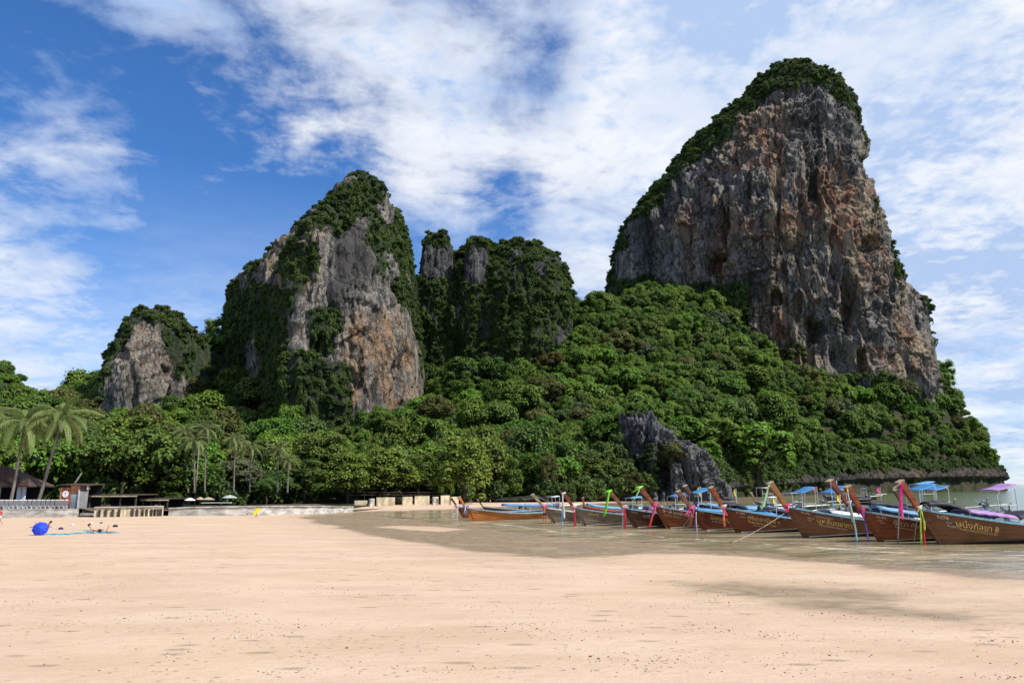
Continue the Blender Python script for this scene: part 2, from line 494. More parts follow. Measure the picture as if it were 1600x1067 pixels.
wob = fbm(P3, 4.0, 3, 6.0) * 1.5
brk = fbm(np.stack([X * 0.6, Y * 1.3, X * 0], -1), 1.5, 4, 7.7, 0.6)
for pts, wd in FOAM:
    d = seg_dist(X, Y + wob, gp(pts), closed=False)
    foam = np.maximum(foam, np.exp(-(d / (0.26 * wd)) ** 2) * smooth(-0.45, 0.25, brk))
    Zs = Zs + 0.07 * np.exp(-(d / (0.9 * wd)) ** 2)
edge = -sdist(X, Y, WATER_POLY)
foam = np.maximum(foam, 0.45 * np.exp(-((edge + 0.5 + 0.6 * wob) / 0.35) ** 2) * smooth(0.0, 0.35, brk))
mur = np.clip(np.exp(-np.maximum(-edge, 0) / 34.0), 0, 1)
far = np.maximum(Y, 0)
me = np_mesh('sea', np.stack([X, Y, Zs], -1).reshape(-1, 3), grid_faces(len(sx), len(sy)), [], True, {'foam': foam.ravel(), 'murk': mur.ravel()})
mw, nt, b = new_mat('sea_water', 0.16, 0.5)
P = nt.pos(); mk = nt.attr('murk'); fo = nt.attr('foam')
sepp = nt.n.new('ShaderNodeSeparateXYZ'); nt.set(sepp.inputs[0], P)
wn = nt.noise(nt.mapping(P, scale=(0.32, 1.0, 1)), 0.42, 8, 0.72, 0.6)
deep = nt.mix(nt.mapr(wn, 0.4, 0.6), (0.085, 0.125, 0.062), (0.145, 0.18, 0.095))
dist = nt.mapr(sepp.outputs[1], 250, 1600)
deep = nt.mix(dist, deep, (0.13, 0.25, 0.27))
shal = nt.mix(nt.mapr(wn, 0.42, 0.6), (0.185, 0.15, 0.082), (0.40, 0.31, 0.185))
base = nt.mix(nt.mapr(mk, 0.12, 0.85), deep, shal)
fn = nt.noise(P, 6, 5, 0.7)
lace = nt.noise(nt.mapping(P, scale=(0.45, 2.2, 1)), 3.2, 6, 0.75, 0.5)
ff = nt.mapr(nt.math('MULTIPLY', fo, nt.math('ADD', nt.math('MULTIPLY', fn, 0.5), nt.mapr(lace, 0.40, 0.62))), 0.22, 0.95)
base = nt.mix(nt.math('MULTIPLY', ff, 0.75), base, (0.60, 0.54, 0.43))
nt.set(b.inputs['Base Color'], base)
nt.set(b.inputs['Roughness'], nt.mapr(ff, 0, 1, 0.13, 0.7))
b.inputs['IOR'].default_value = 1.33
r1 = nt.noise(nt.mapping(P, scale=(0.45, 1.0, 1)), 2.4, 5, 0.6, 0.3)
r2 = nt.noise(nt.mapping(P, scale=(0.4, 1.0, 1), rot=(0, 0, 0.4)), 0.7, 4, 0.6, 0.3)
h = nt.math('ADD', nt.math('MULTIPLY', r1, 0.10), nt.math('MULTIPLY', r2, 0.26))
bn = nt.node('ShaderNodeBump', inp={'Strength': 0.9, 'Distance': 1.0, 'Height': h})
nt.set(b.inputs['Normal'], bn.outputs[0])
me.materials.append(mw)
o = mesh_obj('sea_water', me); tag(o, 'shallow greenish sea with low lines of foam along the sand', kind='structure')
o['kind'] = 'structure'
# ================================================================== rock
def rock_material(name, dark, mid, light, warm=(0.46, 0.20, 0.10), warm2=(0.62, 0.46, 0.27), sc=1.0):
    m, nt, b = new_mat(name, 0.92, 0.15)
    P = nt.pos()
    st = nt.noise(nt.mapping(P, scale=(1, 1, 0.10)), 0.16 / sc, 9, 0.66, 0.6)       # long vertical streaks
    st2 = nt.noise(nt.mapping(P, scale=(1, 1, 0.22), loc=(3, 1, 4)), 0.55 / sc, 8, 0.68, 0.4)
    bl = nt.noise(nt.mapping(P, loc=(9, 2, 5), scale=(1, 1, 0.45)), 0.045 / sc, 6, 0.6, 0.8)
    fn = nt.noise(nt.mapping(P, scale=(1, 1, 0.6)), 1.6 / sc, 6, 0.7)
    v = nt.math('ADD', nt.math('MULTIPLY', st, 0.5), nt.math('MULTIPLY', st2, 0.5))
    c = nt.ramp(nt.mapr(v, 0.34, 0.66, smooth=False), [(0.0, dark), (0.38, mid), (0.62, tuple((a + d) / 2 for a, d in zip(mid, light))), (1.0, light)])
    wm = nt.attr('warm')
    wmask = nt.math('MULTIPLY', nt.mapr(nt.math('ADD', bl, nt.math('MULTIPLY', nt.math('SUBTRACT', st2, 0.5), 0.9)), 0.38, 0.60), nt.mapr(wm, 0.0, 0.7))
    wcol = nt.mix(nt.mapr(nt.noise(nt.mapping(P, loc=(1, 8, 2), scale=(1, 1, 0.4)), 0.11 / sc, 6, 0.6), 0.42, 0.6), warm2, warm)
    c = nt.mix(nt.math('MULTIPLY', wmask, 0.85), c, wcol)
    dk = nt.attr('stain_shade')  # cliff stains, and on the shore band shade put into the colour
    c = nt.mix(nt.math('MULTIPLY', nt.mapr(nt.math('MULTIPLY', nt.math('ADD', st2, st), dk), 0.45, 0.95), 0.85), c, dark)
    # black water streaks
    bs = nt.noise(nt.mapping(P, scale=(1, 1, 0.05), loc=(5, 5, 0)), 0.42 / sc, 6, 0.62, 0.3)
    c = nt.mix(nt.mapr(bs, 0.54, 0.66, 0, 0.72), c, tuple(a * 0.6 for a in dark))
    c = nt.mix(nt.mapr(fn, 0.42, 0.62, 0, 0.62), c, tuple(a * 0.42 for a in mid))
    c = nt.mix(nt.mapr(fn, 0.42, 0.30, 0, 0.35), c, light)
    ck = nt.node('ShaderNodeTexVoronoi', feature='DISTANCE_TO_EDGE', inp={'Vector': nt.vmath('ADD', nt.mapping(P, scale=(1, 1, 0.3)), nt.vmath('MULTIPLY', nt.node('ShaderNodeTexNoise', inp={'Vector': P, 'Scale': 0.3 / sc, 'Detail': 4}).outputs['Color'], (5 * sc, 5 * sc, 5 * sc))), 'Scale': 0.16 / sc})
    c = nt.mix(nt.mapr(ck.outputs[0], 0.09, 0.0, 0, 0.75), c, tuple(a * 0.4 for a in dark))
    # green film where plants take hold
    vg = nt.attr('green')
    c = nt.mix(nt.math('MULTIPLY', nt.mapr(nt.math('MULTIPLY', vg, nt.math('ADD', st2, 0.4)), 0.25, 0.7), 0.85), c, (0.035, 0.055, 0.022))
    nt.set(b.inputs['Base Color'], c)
    h = nt.math('ADD', nt.math('MULTIPLY', st2, 2.2), nt.math('MULTIPLY', fn, 1.3))
    bn = nt.node('ShaderNodeBump', inp={'Strength': 0.95, 'Distance': 1.5 * sc, 'Height': h})
    nt.set(b.inputs['Normal'], bn.outputs[0])
    return m
ROCK_BIG = rock_material('limestone_tall', (0.064, 0.064, 0.068), (0.215, 0.205, 0.195), (0.56, 0.50, 0.42))
ROCK_MID = rock_material('limestone_middle', (0.06, 0.06, 0.062), (0.22, 0.205, 0.185), (0.58, 0.51, 0.42), warm=(0.52, 0.29, 0.13), warm2=(0.62, 0.50, 0.34))
ROCK_DARK = rock_material('limestone_dark', (0.035, 0.036, 0.04), (0.105, 0.105, 0.105), (0.24, 0.235, 0.225))
ROCK_CRAG = rock_material('limestone_crag', (0.05, 0.052, 0.056), (0.17, 0.17, 0.172), (0.38, 0.38, 0.37), sc=0.35)

def interp_outline(outl, Y):
    """outline pixels -> world (z, x) arrays sorted by z"""
    w = [at_depth(x, y, Y) for x, y in outl]
    z = np.array([p.z for p in w]); x = np.array([p.x for p in w])
    i = np.argsort(z)
    return z[i], x[i]
def blobs(P, lst, exp=1.0):
    """soft stains: lst of (px, py, rx, ry, weight) looked up where the surface points project"""
    u, v = project(P)
    r = np.zeros(u.shape)
    for (x, y, rx, ry, w) in lst:
        r = r + w * np.exp(-(((u - x) / rx) ** 2 + ((v - y) / ry) ** 2))
    return r
def pmask(P, polys, soft=14, nz=None):
    u, v = project(P)
    r = np.zeros(u.shape)
    for pl in polys:
        r = np.maximum(r, smooth(-soft, soft, sdist(u, v, pl) + (nz if nz is not None else 0)))
    return r
CLIFFS = {}
def cliff(name, label, left, right, Y, D, mat, sect, z0=-4.0, res=0.55, nf=500, disp=1.0, warm=(), dark=(), caves=(), pits=(), vegpoly=(), topveg=10.0,
          vs=1.0, seed=0.0, lean=4.0, backn=60, exclude=(), inset=(0, 0), vn=26, drop=1.5):
    zl, xl = interp_outline(left, Y); zr, xr = interp_outline(right, Y)
    zmax = min(zl.max(), zr.max()) - 0.3
    nv = int((zmax - z0) / res)
    # rows bunch towards the summit
    t = np.linspace(0, 1, nv)
    zz = z0 + (zmax - z0) * t
    XL = np.interp(zz, zl, xl); XR = np.interp(zz, zr, xr)
    k = 5
    # front columns u -1..1 then back columns
    uf = np.linspace(-1, 1, nf); ub = np.linspace(1, -1, backn + 2)[1:-1]
    su = np.array([a for a, _ in sect]); sd = np.array([d for _, d in sect])
    fr = np.interp(uf, su, sd); bk = -0.85 * np.sqrt(np.clip(1 - ub ** 2, 0, 1))
    prof = np.concatenate([fr, bk]); U = np.concatenate([uf, ub])
    shrink = np.clip(1 - ((zz - z0) / (zmax - z0)) ** lean, 0.02, 1) ** 0.75
    XC = (XL + XR) / 2; HW = (XR - XL) / 2
    Xg = XC[:, None] + HW[:, None] * U[None, :]
    Yg = Y - D * shrink[:, None] * prof[None, :]
    Zg = np.repeat(zz[:, None], len(U), 1)
    P = np.stack([Xg, Yg, Zg], -1)
    # the near side of a rock looks wider than its middle: fit the width so that the seen outline is the traced one
    ztar = np.repeat(zz[:, None], 2, 1); tar, _ = project(np.stack([np.stack([XL, XR], 1), np.full_like(ztar, Y), ztar], -1))
    tar = tar + np.array([[inset[0], -inset[1]]]) * smooth(z0, z0 + 25, zz)[:, None]
    XL2, XR2 = XL.copy(), XR.copy()
    for _it in range(4):
        pu, _ = project(P[:, :nf])
        XL2 = XL2 + (tar[:, 0] - pu.min(1)) * Y / F * 0.8; XR2 = XR2 + (tar[:, 1] - pu.max(1)) * Y / F * 0.8
        P[..., 0] = ((XL2 + XR2) / 2)[:, None] + ((XR2 - XL2) / 2)[:, None] * U[None, :]
    # normals of the base surface
    du = np.roll(P, -1, 1) - np.roll(P, 1, 1); dv = np.gradient(P, axis=0)
    N = np.cross(du, dv); N /= (np.linalg.norm(N, axis=-1, keepdims=True) + 1e-9)
    if N[nv // 3, nf // 2, 1] > 0: N = -N
    big = fbm(P, 42 * vs, 3, seed, zs=1.8)
    flute = fbm(P, 9 * vs, 4, seed + 3, zs=7.0, ridge=True)
    mid = fbm(P, 15 * vs, 4, seed + 5, 0.55, zs=2.0, ridge=True)
    fine = fbm(P, 4.2 * vs, 3, seed + 9, 0.62, zs=3.0, ridge=True)
    cre = fbm(P, 24 * vs, 4, seed + 13, 0.55, zs=4.5)
    crack = np.exp(-(cre / 0.07) ** 2)
    led = fbm(P, 20 * vs, 2, seed + 17, zs=0.5)
    hang = fbm(P, 6.5 * vs, 3, seed + 23, 0.6, zs=3.2, ridge=True)
    rough = smooth(-0.15, 0.3, fbm(P, 50 * vs, 2, seed + 31))
    amp = np.clip(HW / (16 * vs), 0.12, 1)[:, None] * disp
    d = amp * vs * (7.0 * big + 2.3 * (flute - 0.2) + 3.6 * (mid - 0.2) + 1.5 * fine - 3.6 * crack + 1.8 * led + 2.6 * rough * (hang - 0.2))
    if len(pits) or len(caves):
        cn = fbm(P, 7 * vs, 4, seed + 41, 0.65, zs=3.0)
        u_, v_ = project(P)
        for (cx, cy, rx, ry, dep) in caves:
            q = ((u_ - cx) / rx) ** 2 + ((v_ - cy) / ry) ** 2
            d = d - dep * smooth(1.25, 0.6, q + 1.9 * cn) * (Yg < Y)
    ph = Zg / (12 * vs) + 1.8 * fbm(P, 26 * vs, 3, seed + 71, zs=0.8); ov = 1 - (ph - np.floor(ph))
    ph2 = Zg / (5 * vs) + 2.2 * fbm(P, 9 * vs, 3, seed + 73, zs=0.9); ov2 = 1 - (ph2 - np.floor(ph2))
    om = smooth(-0.1, 0.25, fbm(P, 18 * vs, 3, seed + 75, zs=1.5))
    d = d + amp * vs * om * (2.3 * (ov - 0.5) + 1.0 * (ov2 - 0.5))
    d = d + amp * vs * 0.9 * (fbm(P, 2.0 * vs, 2, seed + 61, 0.6, zs=2.2, ridge=True) - 0.2)
    P[..., 2] = np.where(P[..., 2] > 0, P[..., 2] * (zmax - drop) / zmax, P[..., 2])
    edge = np.clip((1 - np.abs(U)) * 6, 0.35, 1)
    isf = (np.arange(len(U)) < nf)
    P2 = P + N * (d * np.where(isf, edge, 0.5)[None, :])[..., None]
    # cap
    top = P2[-1].mean(0)
    verts = np.concatenate([P2.reshape(-1, 3), top[None]])
    n = len(U); last = (nv - 1) * n
    j = np.arange(n)
    cap = np.stack([last + j, last + (j + 1) % n, np.full(n, nv * n)], -1)
    wv = np.clip(blobs(P2, warm), 0, 1.2); dv_ = np.clip(blobs(P2, dark), 0, 1.2)
    cvn = fbm(P2, 22 * vs, 4, seed + 51, 0.6)
    isfront = (isf[None, :] & (Yg < Y + 5))
    vg = pmask(P2, vegpoly, 9, vn * cvn) if len(vegpoly) else np.zeros(P2.shape[:2])
    if len(exclude): vg = vg * (1 - pmask(P2, exclude, 5, 12 * cvn))
    tv = smooth(topveg * 1.3, topveg * 0.6, (zmax - Zg) + 8 * cvn)
    vg = np.maximum(vg, tv)
    vg = np.maximum(vg, np.where(isf, 0, 0.8)[None, :])
    fill = lambda a, e=0: np.concatenate([a.ravel(), [e]])
    faces = [grid_faces(n, nv, True), cap]
    me = np_mesh(name, verts, faces, [mat], True, {'warm': fill(wv), 'stain_shade': fill(dv_), 'green': fill(vg * 0.9, 1)})
    o = mesh_obj(name, me); tag(o, label, 'cliff'); o['kind'] = 'structure'
    del o['category']
    # true normals for plant placing
    du = np.roll(P2, -1, 1) - np.roll(P2, 1, 1); dv = np.gradient(P2, axis=0)
    N2 = np.cross(du, dv); N2 /= (np.linalg.norm(N2, axis=-1, keepdims=True) + 1e-9)
    if (N2[:, nf // 2, 1] > 0).mean() > 0.5: N2 = -N2
    cell = np.linalg.norm(du, axis=-1) / 2 * np.linalg.norm(dv, axis=-1)
    CLIFFS[name] = dict(P=P2, N=N2, veg=vg, area=cell, front=np.broadcast_to(isf[None, :], vg.shape), zmax=zmax, noise=cvn)
    return o

# --- the tall limestone tower on the right
cliff('tall_cliff', 'towering limestone cliff with orange streaks and a green cap, tallest of the rocks',
      left=[(935, 800), (940, 600), (943, 520), (947, 470), (950, 430), (953, 395), (966, 350), (1000, 310), (1032, 275), (1072, 215), (1108, 182), (1150, 150), (1172, 124), (1205, 106), (1228, 96)],
      right=[(1490, 800), (1488, 700), (1484, 630), (1476, 580), (1464, 545), (1448, 500), (1428, 460), (1410, 425), (1395, 385), (1380, 345), (1371, 290), (1355, 230), (1345, 190), (1330, 155), (1298, 128), (1274, 108), (1252, 96)],
      Y=430, D=66, mat=ROCK_BIG, sect=[(-1, 0.0), (-0.85, 0.22), (-0.55, 0.50), (-0.25, 0.80), (0.05, 0.97), (0.35, 1.0), (0.62, 0.85), (0.85, 0.5), (0.95, 0.26), (1, 0.0)],
      res=0.55, nf=640, disp=1.15, inset=(8, 21), drop=4.6, seed=1.0, topveg=9,
      warm=[(1175, 200, 18, 35, 1.0), (1150, 290, 45, 70, 1.0), (1190, 300, 40, 70, 0.9), (1260, 330, 60, 110, 0.5), (1330, 300, 40, 90, 0.5), (1110, 410, 28, 45, 1.0), (1060, 360, 28, 50, 0.6), (1200, 500, 35, 60, 0.8),
            (1340, 400, 50, 100, 0.75), (1280, 430, 60, 80, 0.6), (1250, 560, 80, 40, 0.9), (1400, 555, 60, 40, 0.8), (1300, 490, 110, 90, 0.45), (1220, 180, 20, 30, 0.5), (1390, 470, 30, 60, 0.5)],
      dark=[(1225, 395, 60, 50, 0.7), (1150, 470, 80, 60, 0.9), (1010, 380, 40, 80, 0.8), (1260, 190, 60, 60, 0.8), (1330, 470, 25, 80, 0.7), (1050, 280, 50, 60, 0.6), (1270, 300, 15, 60, 0.8), (1120, 330, 20, 60, 0.4)],
      caves=[(1112, 408, 13, 17, 12), (1126, 398, 12, 8, 8), (1276, 514, 15, 20, 16), (1262, 500, 9, 12, 9), (1348, 384, 15, 16, 9), (1322, 470, 12, 45, 10), (1212, 462, 9, 12, 8), (1272, 300, 10, 42, 6), (1132, 350, 7, 30, 7),
             (1385, 300, 8, 30, 4), (1246, 470, 8, 30, 5), (1300, 440, 9, 30, 5), (1345, 560, 10, 26, 8), (1345, 260, 8, 22, 4), (1170, 300, 7, 26, 4)],
      vegpoly=[[(940, 620), (940, 350), (966, 340), (1030, 265), (1070, 205), (1110, 170), (1160, 110), (1240, 80), (1320, 120), (1346, 180), (1350, 215), (1325, 165), (1290, 140), (1230, 138), (1190, 150), (1160, 178), (1125, 225), (1085, 255), (1040, 300), (1015, 330), (990, 350), (985, 395), (962, 400), (962, 440), (1010, 430), (1080, 440), (1120, 445), (1180, 430), (1170, 500), (1215, 560), (1270, 600), (1350, 625), (1480, 640), (1700, 900), (800, 900)],
               [(1440, 440), (1500, 520), (1560, 640), (1480, 610), (1470, 560)], [(1365, 270), (1380, 340), (1372, 345)], [(1392, 375), (1412, 430), (1402, 430)]])
# --- the wedge-shaped cliff left of the middle
cliff('wedge_cliff', 'wedge shaped limestone cliff with one dark overgrown side and one pale side, second tallest',
      left=[(325, 800), (335, 700), (340, 640), (343, 560), (350, 500), (357, 460), (364, 428), (395, 405), (430, 378), (465, 352), (500, 335), (515, 312), (530, 292), (545, 278), (558, 271)],
      right=[(690, 800), (680, 690), (672, 620), (668, 560), (660, 500), (652, 440), (647, 390), (640, 355), (628, 325), (610, 300), (592, 282), (578, 273)],
      Y=290, D=66, mat=ROCK_MID, sect=[(-1, 0.0), (-0.92, 0.05), (-0.5, 0.30), (-0.35, 0.46), (-0.1, 0.60), (0.12, 0.80), (0.24, 1.0), (0.40, 0.98), (0.70, 0.84), (0.9, 0.5), (1, 0.0)],
      res=0.5, nf=520, disp=0.8, seed=7.0, topveg=7, inset=(5, 9), vn=36, drop=3.6,
      warm=[(600, 600, 70, 80, 1.0), (640, 640, 25, 25, 1.3), (560, 590, 14, 90, 0.9), (430, 400, 20, 50, 0.8), (490, 400, 25, 60, 0.9), (470, 480, 25, 50, 0.8), (610, 520, 40, 30, 0.6), (440, 500, 14, 40, 0.7)],
      dark=[(560, 400, 35, 90, 0.9), (640, 560, 20, 60, 0.6), (530, 430, 12, 120, 0.7), (620, 400, 40, 60, 0.4), (570, 640, 10, 50, 0.4)],
      caves=[(635, 560, 7, 22, 5), (616, 610, 9, 22, 4), (648, 650, 6, 22, 5), (545, 640, 5, 40, 5), (500, 540, 14, 22, 8), (450, 520, 5, 40, 3), (606, 570, 8, 16, 3)],
      vegpoly=[[(330, 430), (366, 440), (385, 450), (400, 440), (440, 450), (470, 430), (445, 510), (455, 540), (455, 560), (486, 545), (525, 570), (545, 600), (545, 660), (620, 690), (620, 780), (300, 800)],
               [(360, 425), (400, 395), (470, 345), (515, 305), (550, 270), (540, 330), (500, 360), (450, 372), (400, 420)], [(560, 262), (600, 280), (640, 340), (655, 420), (665, 500), (690, 600), (690, 700), (672, 640), (668, 560), (650, 500), (640, 440), (625, 380), (600, 330), (575, 290), (555, 300)], [(575, 340), (610, 350), (600, 420), (580, 400)], [(600, 420), (630, 440), (640, 480), (610, 470)],
               [(436, 372), (500, 378), (503, 425), (472, 462), (438, 440)], [(478, 480), (530, 455), (534, 500), (532, 570), (484, 540)], [(505, 345), (535, 285), (560, 262), (600, 278), (640, 345), (618, 372), (590, 330), (565, 325), (545, 350), (525, 372)], [(448, 545), (546, 560), (546, 680), (440, 680)], [(575, 360), (600, 370), (606, 430), (582, 420)]],
      exclude=[[(383, 540), (398, 510), (412, 560), (405, 612), (385, 600)], [(600, 300), (622, 320), (605, 350), (590, 330)]])
# --- overgrown double-headed rock in the middle
cliff('middle_cliff', 'overgrown limestone cliff between the wedge cliff and the tall cliff, mostly covered in plants',
      left=[(630, 800), (640, 600), (650, 500), (653, 430), (658, 400), (690, 392), (712, 395), (716, 410), (722, 402), (745, 396), (780, 390), (805, 383)],
      right=[(905, 800), (900, 640), (896, 560), (893, 490), (890, 450), (884, 420), (868, 402), (845, 386), (826, 378)],
      Y=335, D=46, mat=ROCK_DARK, sect=[(-1, 0.0), (-0.8, 0.2), (-0.45, 0.42), (-0.1, 0.62), (0.2, 0.85), (0.5, 1.0), (0.75, 0.85), (0.92, 0.5), (1, 0.0)],
      res=0.6, nf=420, disp=1.0, seed=13.0, topveg=8, vn=60,
      warm=[(740, 490, 25, 40, 0.6), (800, 600, 20, 20, 0.4)], dark=[(700, 560, 50, 60, 0.8)],
      caves=[(720, 560, 12, 30, 7), (880, 560, 8, 30, 5)],
      vegpoly=[[(640, 380), (700, 395), (745, 390), (800, 380), (905, 400), (905, 700), (905, 800), (640, 800)]],
      exclude=[[(716, 480), (735, 455), (765, 480), (770, 525), (720, 530)], [(795, 575), (812, 560), (828, 590), (800, 625)], [(868, 520), (892, 500), (888, 570), (872, 555)], [(795, 400), (806, 400), (806, 430), (795, 430)], [(838, 410), (848, 410), (850, 428), (838, 430)]])
cliff('left_pillar', 'bare grey limestone pillar with a bushy head, left of the two on the middle cliff',
      left=[(655, 640), (657, 480), (657, 420), (660, 390), (664, 368), (672, 362)], right=[(712, 640), (711, 480), (710, 420), (706, 385), (698, 368), (690, 362)],
      Y=325, D=10, mat=ROCK_DARK, sect=[(-1, 0), (-0.7, 0.7), (0, 1), (0.7, 0.7), (1, 0)], res=0.6, nf=90, backn=40, disp=0.7, vs=0.6, seed=17, topveg=9, drop=0.5, vegpoly=[[(630, 420), (680, 435), (720, 425), (720, 700), (630, 700)]])
cliff('right_pillar', 'bare grey limestone pillar with a bushy head, right of the two on the middle cliff',
      left=[(714, 640), (720, 480), (724, 430), (726, 400), (729, 376), (736, 366)], right=[(776, 640), (768, 480), (764, 430), (763, 400), (761, 380), (755, 367)],
      Y=318, D=10, mat=ROCK_DARK, sect=[(-1, 0), (-0.7, 0.7), (0, 1), (0.7, 0.7), (1, 0)], res=0.6, nf=90, backn=40, disp=0.7, vs=0.6, seed=19, topveg=8, drop=0.5, vegpoly=[[(700, 432), (745, 444), (790, 430), (790, 700), (700, 700)]])
# --- small cliff on the left
cliff('small_cliff', 'low pale grey limestone cliff with vertical streaks at the left end, smallest of the rocks',
      left=[(150, 800), (160, 660), (164, 610), (172, 570), (186, 535), (197, 510), (212, 490), (232, 477)],
      right=[(345, 800), (338, 660), (335, 600), (326, 560), (312, 530), (300, 508), (278, 490), (256, 478)],
      Y=262, D=30, mat=ROCK_MID, sect=[(-1, 0.0), (-0.85, 0.4), (-0.45, 0.85), (0.0, 1.0), (0.3, 0.85), (0.6, 0.55), (0.85, 0.3), (1, 0.0)],
      res=0.5, nf=320, disp=0.75, vs=0.8, seed=23, topveg=3, warm=[(220, 560, 60, 70, 0.35)], dark=[(245, 625, 20, 30, 0.6)],
      caves=[(262, 625, 5, 25, 6), (256, 575, 10, 10, 3)],
      vegpoly=[[(176, 560), (166, 600), (160, 660), (145, 660), (145, 560), (200, 470), (260, 460), (350, 520), (350, 800), (300, 700), (296, 630), (286, 585), (268, 580), (256, 545), (252, 500), (222, 496), (205, 515)], [(140, 655), (300, 660), (300, 800), (140, 800)]])
# --- crag by the water
cliff('shore_crag', 'jagged grey rock crag jutting from the trees above the moored boats',
      left=[(962, 800), (966, 740), (969, 700), (966, 675), (967, 655), (972, 645)],
      right=[(1135, 800), (1128, 765), (1118, 738), (1098, 715), (1060, 690), (1040, 672), (1020, 655), (1004, 644)],
      Y=176, D=9, mat=ROCK_CRAG, sect=[(-1, 0.0), (-0.8, 0.5), (-0.4, 0.9), (0, 1.0), (0.5, 0.85), (0.85, 0.6), (1, 0.0)],
      res=0.16, nf=260, backn=40, disp=1.9, vs=0.26, seed=33, drop=0.1, topveg=0.01, lean=5.0, caves=[(1035, 745, 12, 25, 4), (1010, 690, 4, 22, 1.5)],
      vegpoly=[[(960, 800), (965, 725), (990, 705), (1010, 712), (1020, 690), (1062, 690), (1070, 725), (1030, 745), (1020, 800)]])
# ================================================================== foliage
def leaf_mat(name, lo, hi, tr=0.22, warm=(0.14, 0.13, 0.03), warmth=0.12):
    m, nt, b = new_mat(name, 0.55, 0.22)
    oi = nt.n.new('ShaderNodeObjectInfo')
    t = nt.attr('tint')
    P = nt.pos()
    n = nt.noise(P, 0.045, 3, 0.5)
    n2 = nt.noise(P, 0.5, 3, 0.5)
    f = nt.math('ADD', nt.math('MULTIPLY', oi.outputs['Random'], 0.5), nt.math('MULTIPLY', t, 0.38))
    f = nt.math('ADD', f, nt.math('MULTIPLY', nt.math('SUBTRACT', n, 0.5), 1.0), clamp=True)
    c = nt.mix(f, lo, hi)
    rnd2 = nt.math('FRACT', nt.math('MULTIPLY', oi.outputs['Random'], 7.31))
    c = nt.mix(nt.math('MULTIPLY', nt.mapr(rnd2, 0.72, 1.0), warmth * 4), c, warm)
    rnd3 = nt.math('FRACT', nt.math('MULTIPLY', oi.outputs['Random'], 17.7))
    c = nt.mix(nt.mapr(rnd3, 0.8, 1.0, 0, 0.5), c, (0.055, 0.085, 0.048))
    c = nt.mix(nt.mapr(n2, 0.5, 0.8, 0, 0.3), c, tuple(a * 0.6 for a in lo))
    nt.set(b.inputs['Base Color'], c)
    tcol = nt.mix(1.0, c, (1.25, 1.3, 0.5), 'MULTIPLY')
    trn = nt.node('ShaderNodeBsdfTranslucent', inp={'Color': tcol})
    mx = nt.node('ShaderNodeMixShader', inp={0: tr})
    nt.l.new(b.outputs[0], mx.inputs[1]); nt.l.new(trn.outputs[0], mx.inputs[2])
    nt.l.new(mx.outputs[0], m.node_tree.nodes['Material Output'].inputs[0])
    return m
LEAF_HILL = leaf_mat('leaves_hillside', (0.042, 0.095, 0.014), (0.20, 0.31, 0.036))
LEAF_FRONT = leaf_mat('leaves_beach_trees', (0.055, 0.10, 0.018), (0.21, 0.27, 0.042))
LEAF_DARK = leaf_mat('leaves_cliff_plants', (0.036, 0.070, 0.018), (0.13, 0.19, 0.036), 0.22, warmth=0.06)
LEAF_BRIGHT = leaf_mat('leaves_bright_vine', (0.075, 0.17, 0.018), (0.19, 0.34, 0.038), 0.25)
LEAF_GREY = leaf_mat('leaves_grey_green', (0.065, 0.085, 0.040), (0.15, 0.17, 0.085), 0.15)
LEAF_OLIVE = leaf_mat('leaves_olive', (0.075, 0.085, 0.02), (0.17, 0.165, 0.045), 0.2)
LEAF_RUST = leaf_mat('leaves_rust', (0.10, 0.075, 0.02), (0.20, 0.14, 0.045), 0.2)
CORE = simple_mat('inner_foliage_shade', (0.016, 0.026, 0.010), 0.9, 0.1)  # solid dark cores; shade among the inner leaves is put into their colour
BARK = simple_mat('bark_grey', (0.17, 0.145, 0.12), 0.9, 0.1, 0.4, 2.0, 0.5, stretch=(1, 1, 0.3))
BARK_DARK = simple_mat('bark_dark', (0.07, 0.055, 0.045), 0.9, 0.1, 0.4, 2.0, 0.5)

def ico(sub=1):
    bm = bmesh.new(); bmesh.ops.create_icosphere(bm, subdivisions=sub, radius=1)
    v = np.array([x.co[:] for x in bm.verts]); f = np.array([[y.index for y in x.verts] for x in bm.faces]); bm.free()
    return v, f
ICOV, ICOF = ico(2)
def leaf_quads(rs, pos, nrm, size, droop=0.0):
    n = len(pos)
    nrm = nrm / (np.linalg.norm(nrm, axis=1, keepdims=True) + 1e-9)
    a = np.cross(nrm, rs.randn(n, 3)); a /= np.linalg.norm(a, axis=1, keepdims=True) + 1e-9
    if droop: a[:, 2] -= droop; a /= np.linalg.norm(a, axis=1, keepdims=True) + 1e-9
    b = np.cross(nrm, a); b /= np.linalg.norm(b, axis=1, keepdims=True) + 1e-9
    s = (size * rs.uniform(0.6, 1.35, n))[:, None]
    l = a * s; w = b * s * rs.uniform(0.5, 0.85, n)[:, None]
    k = nrm * s * 0.18
    v = np.stack([pos - l, pos - w * 0.9 + k, pos + l, pos + w * 0.9 + k], 1).reshape(-1, 3)
    f = np.arange(n * 4).reshape(-1, 4)
    return v, f
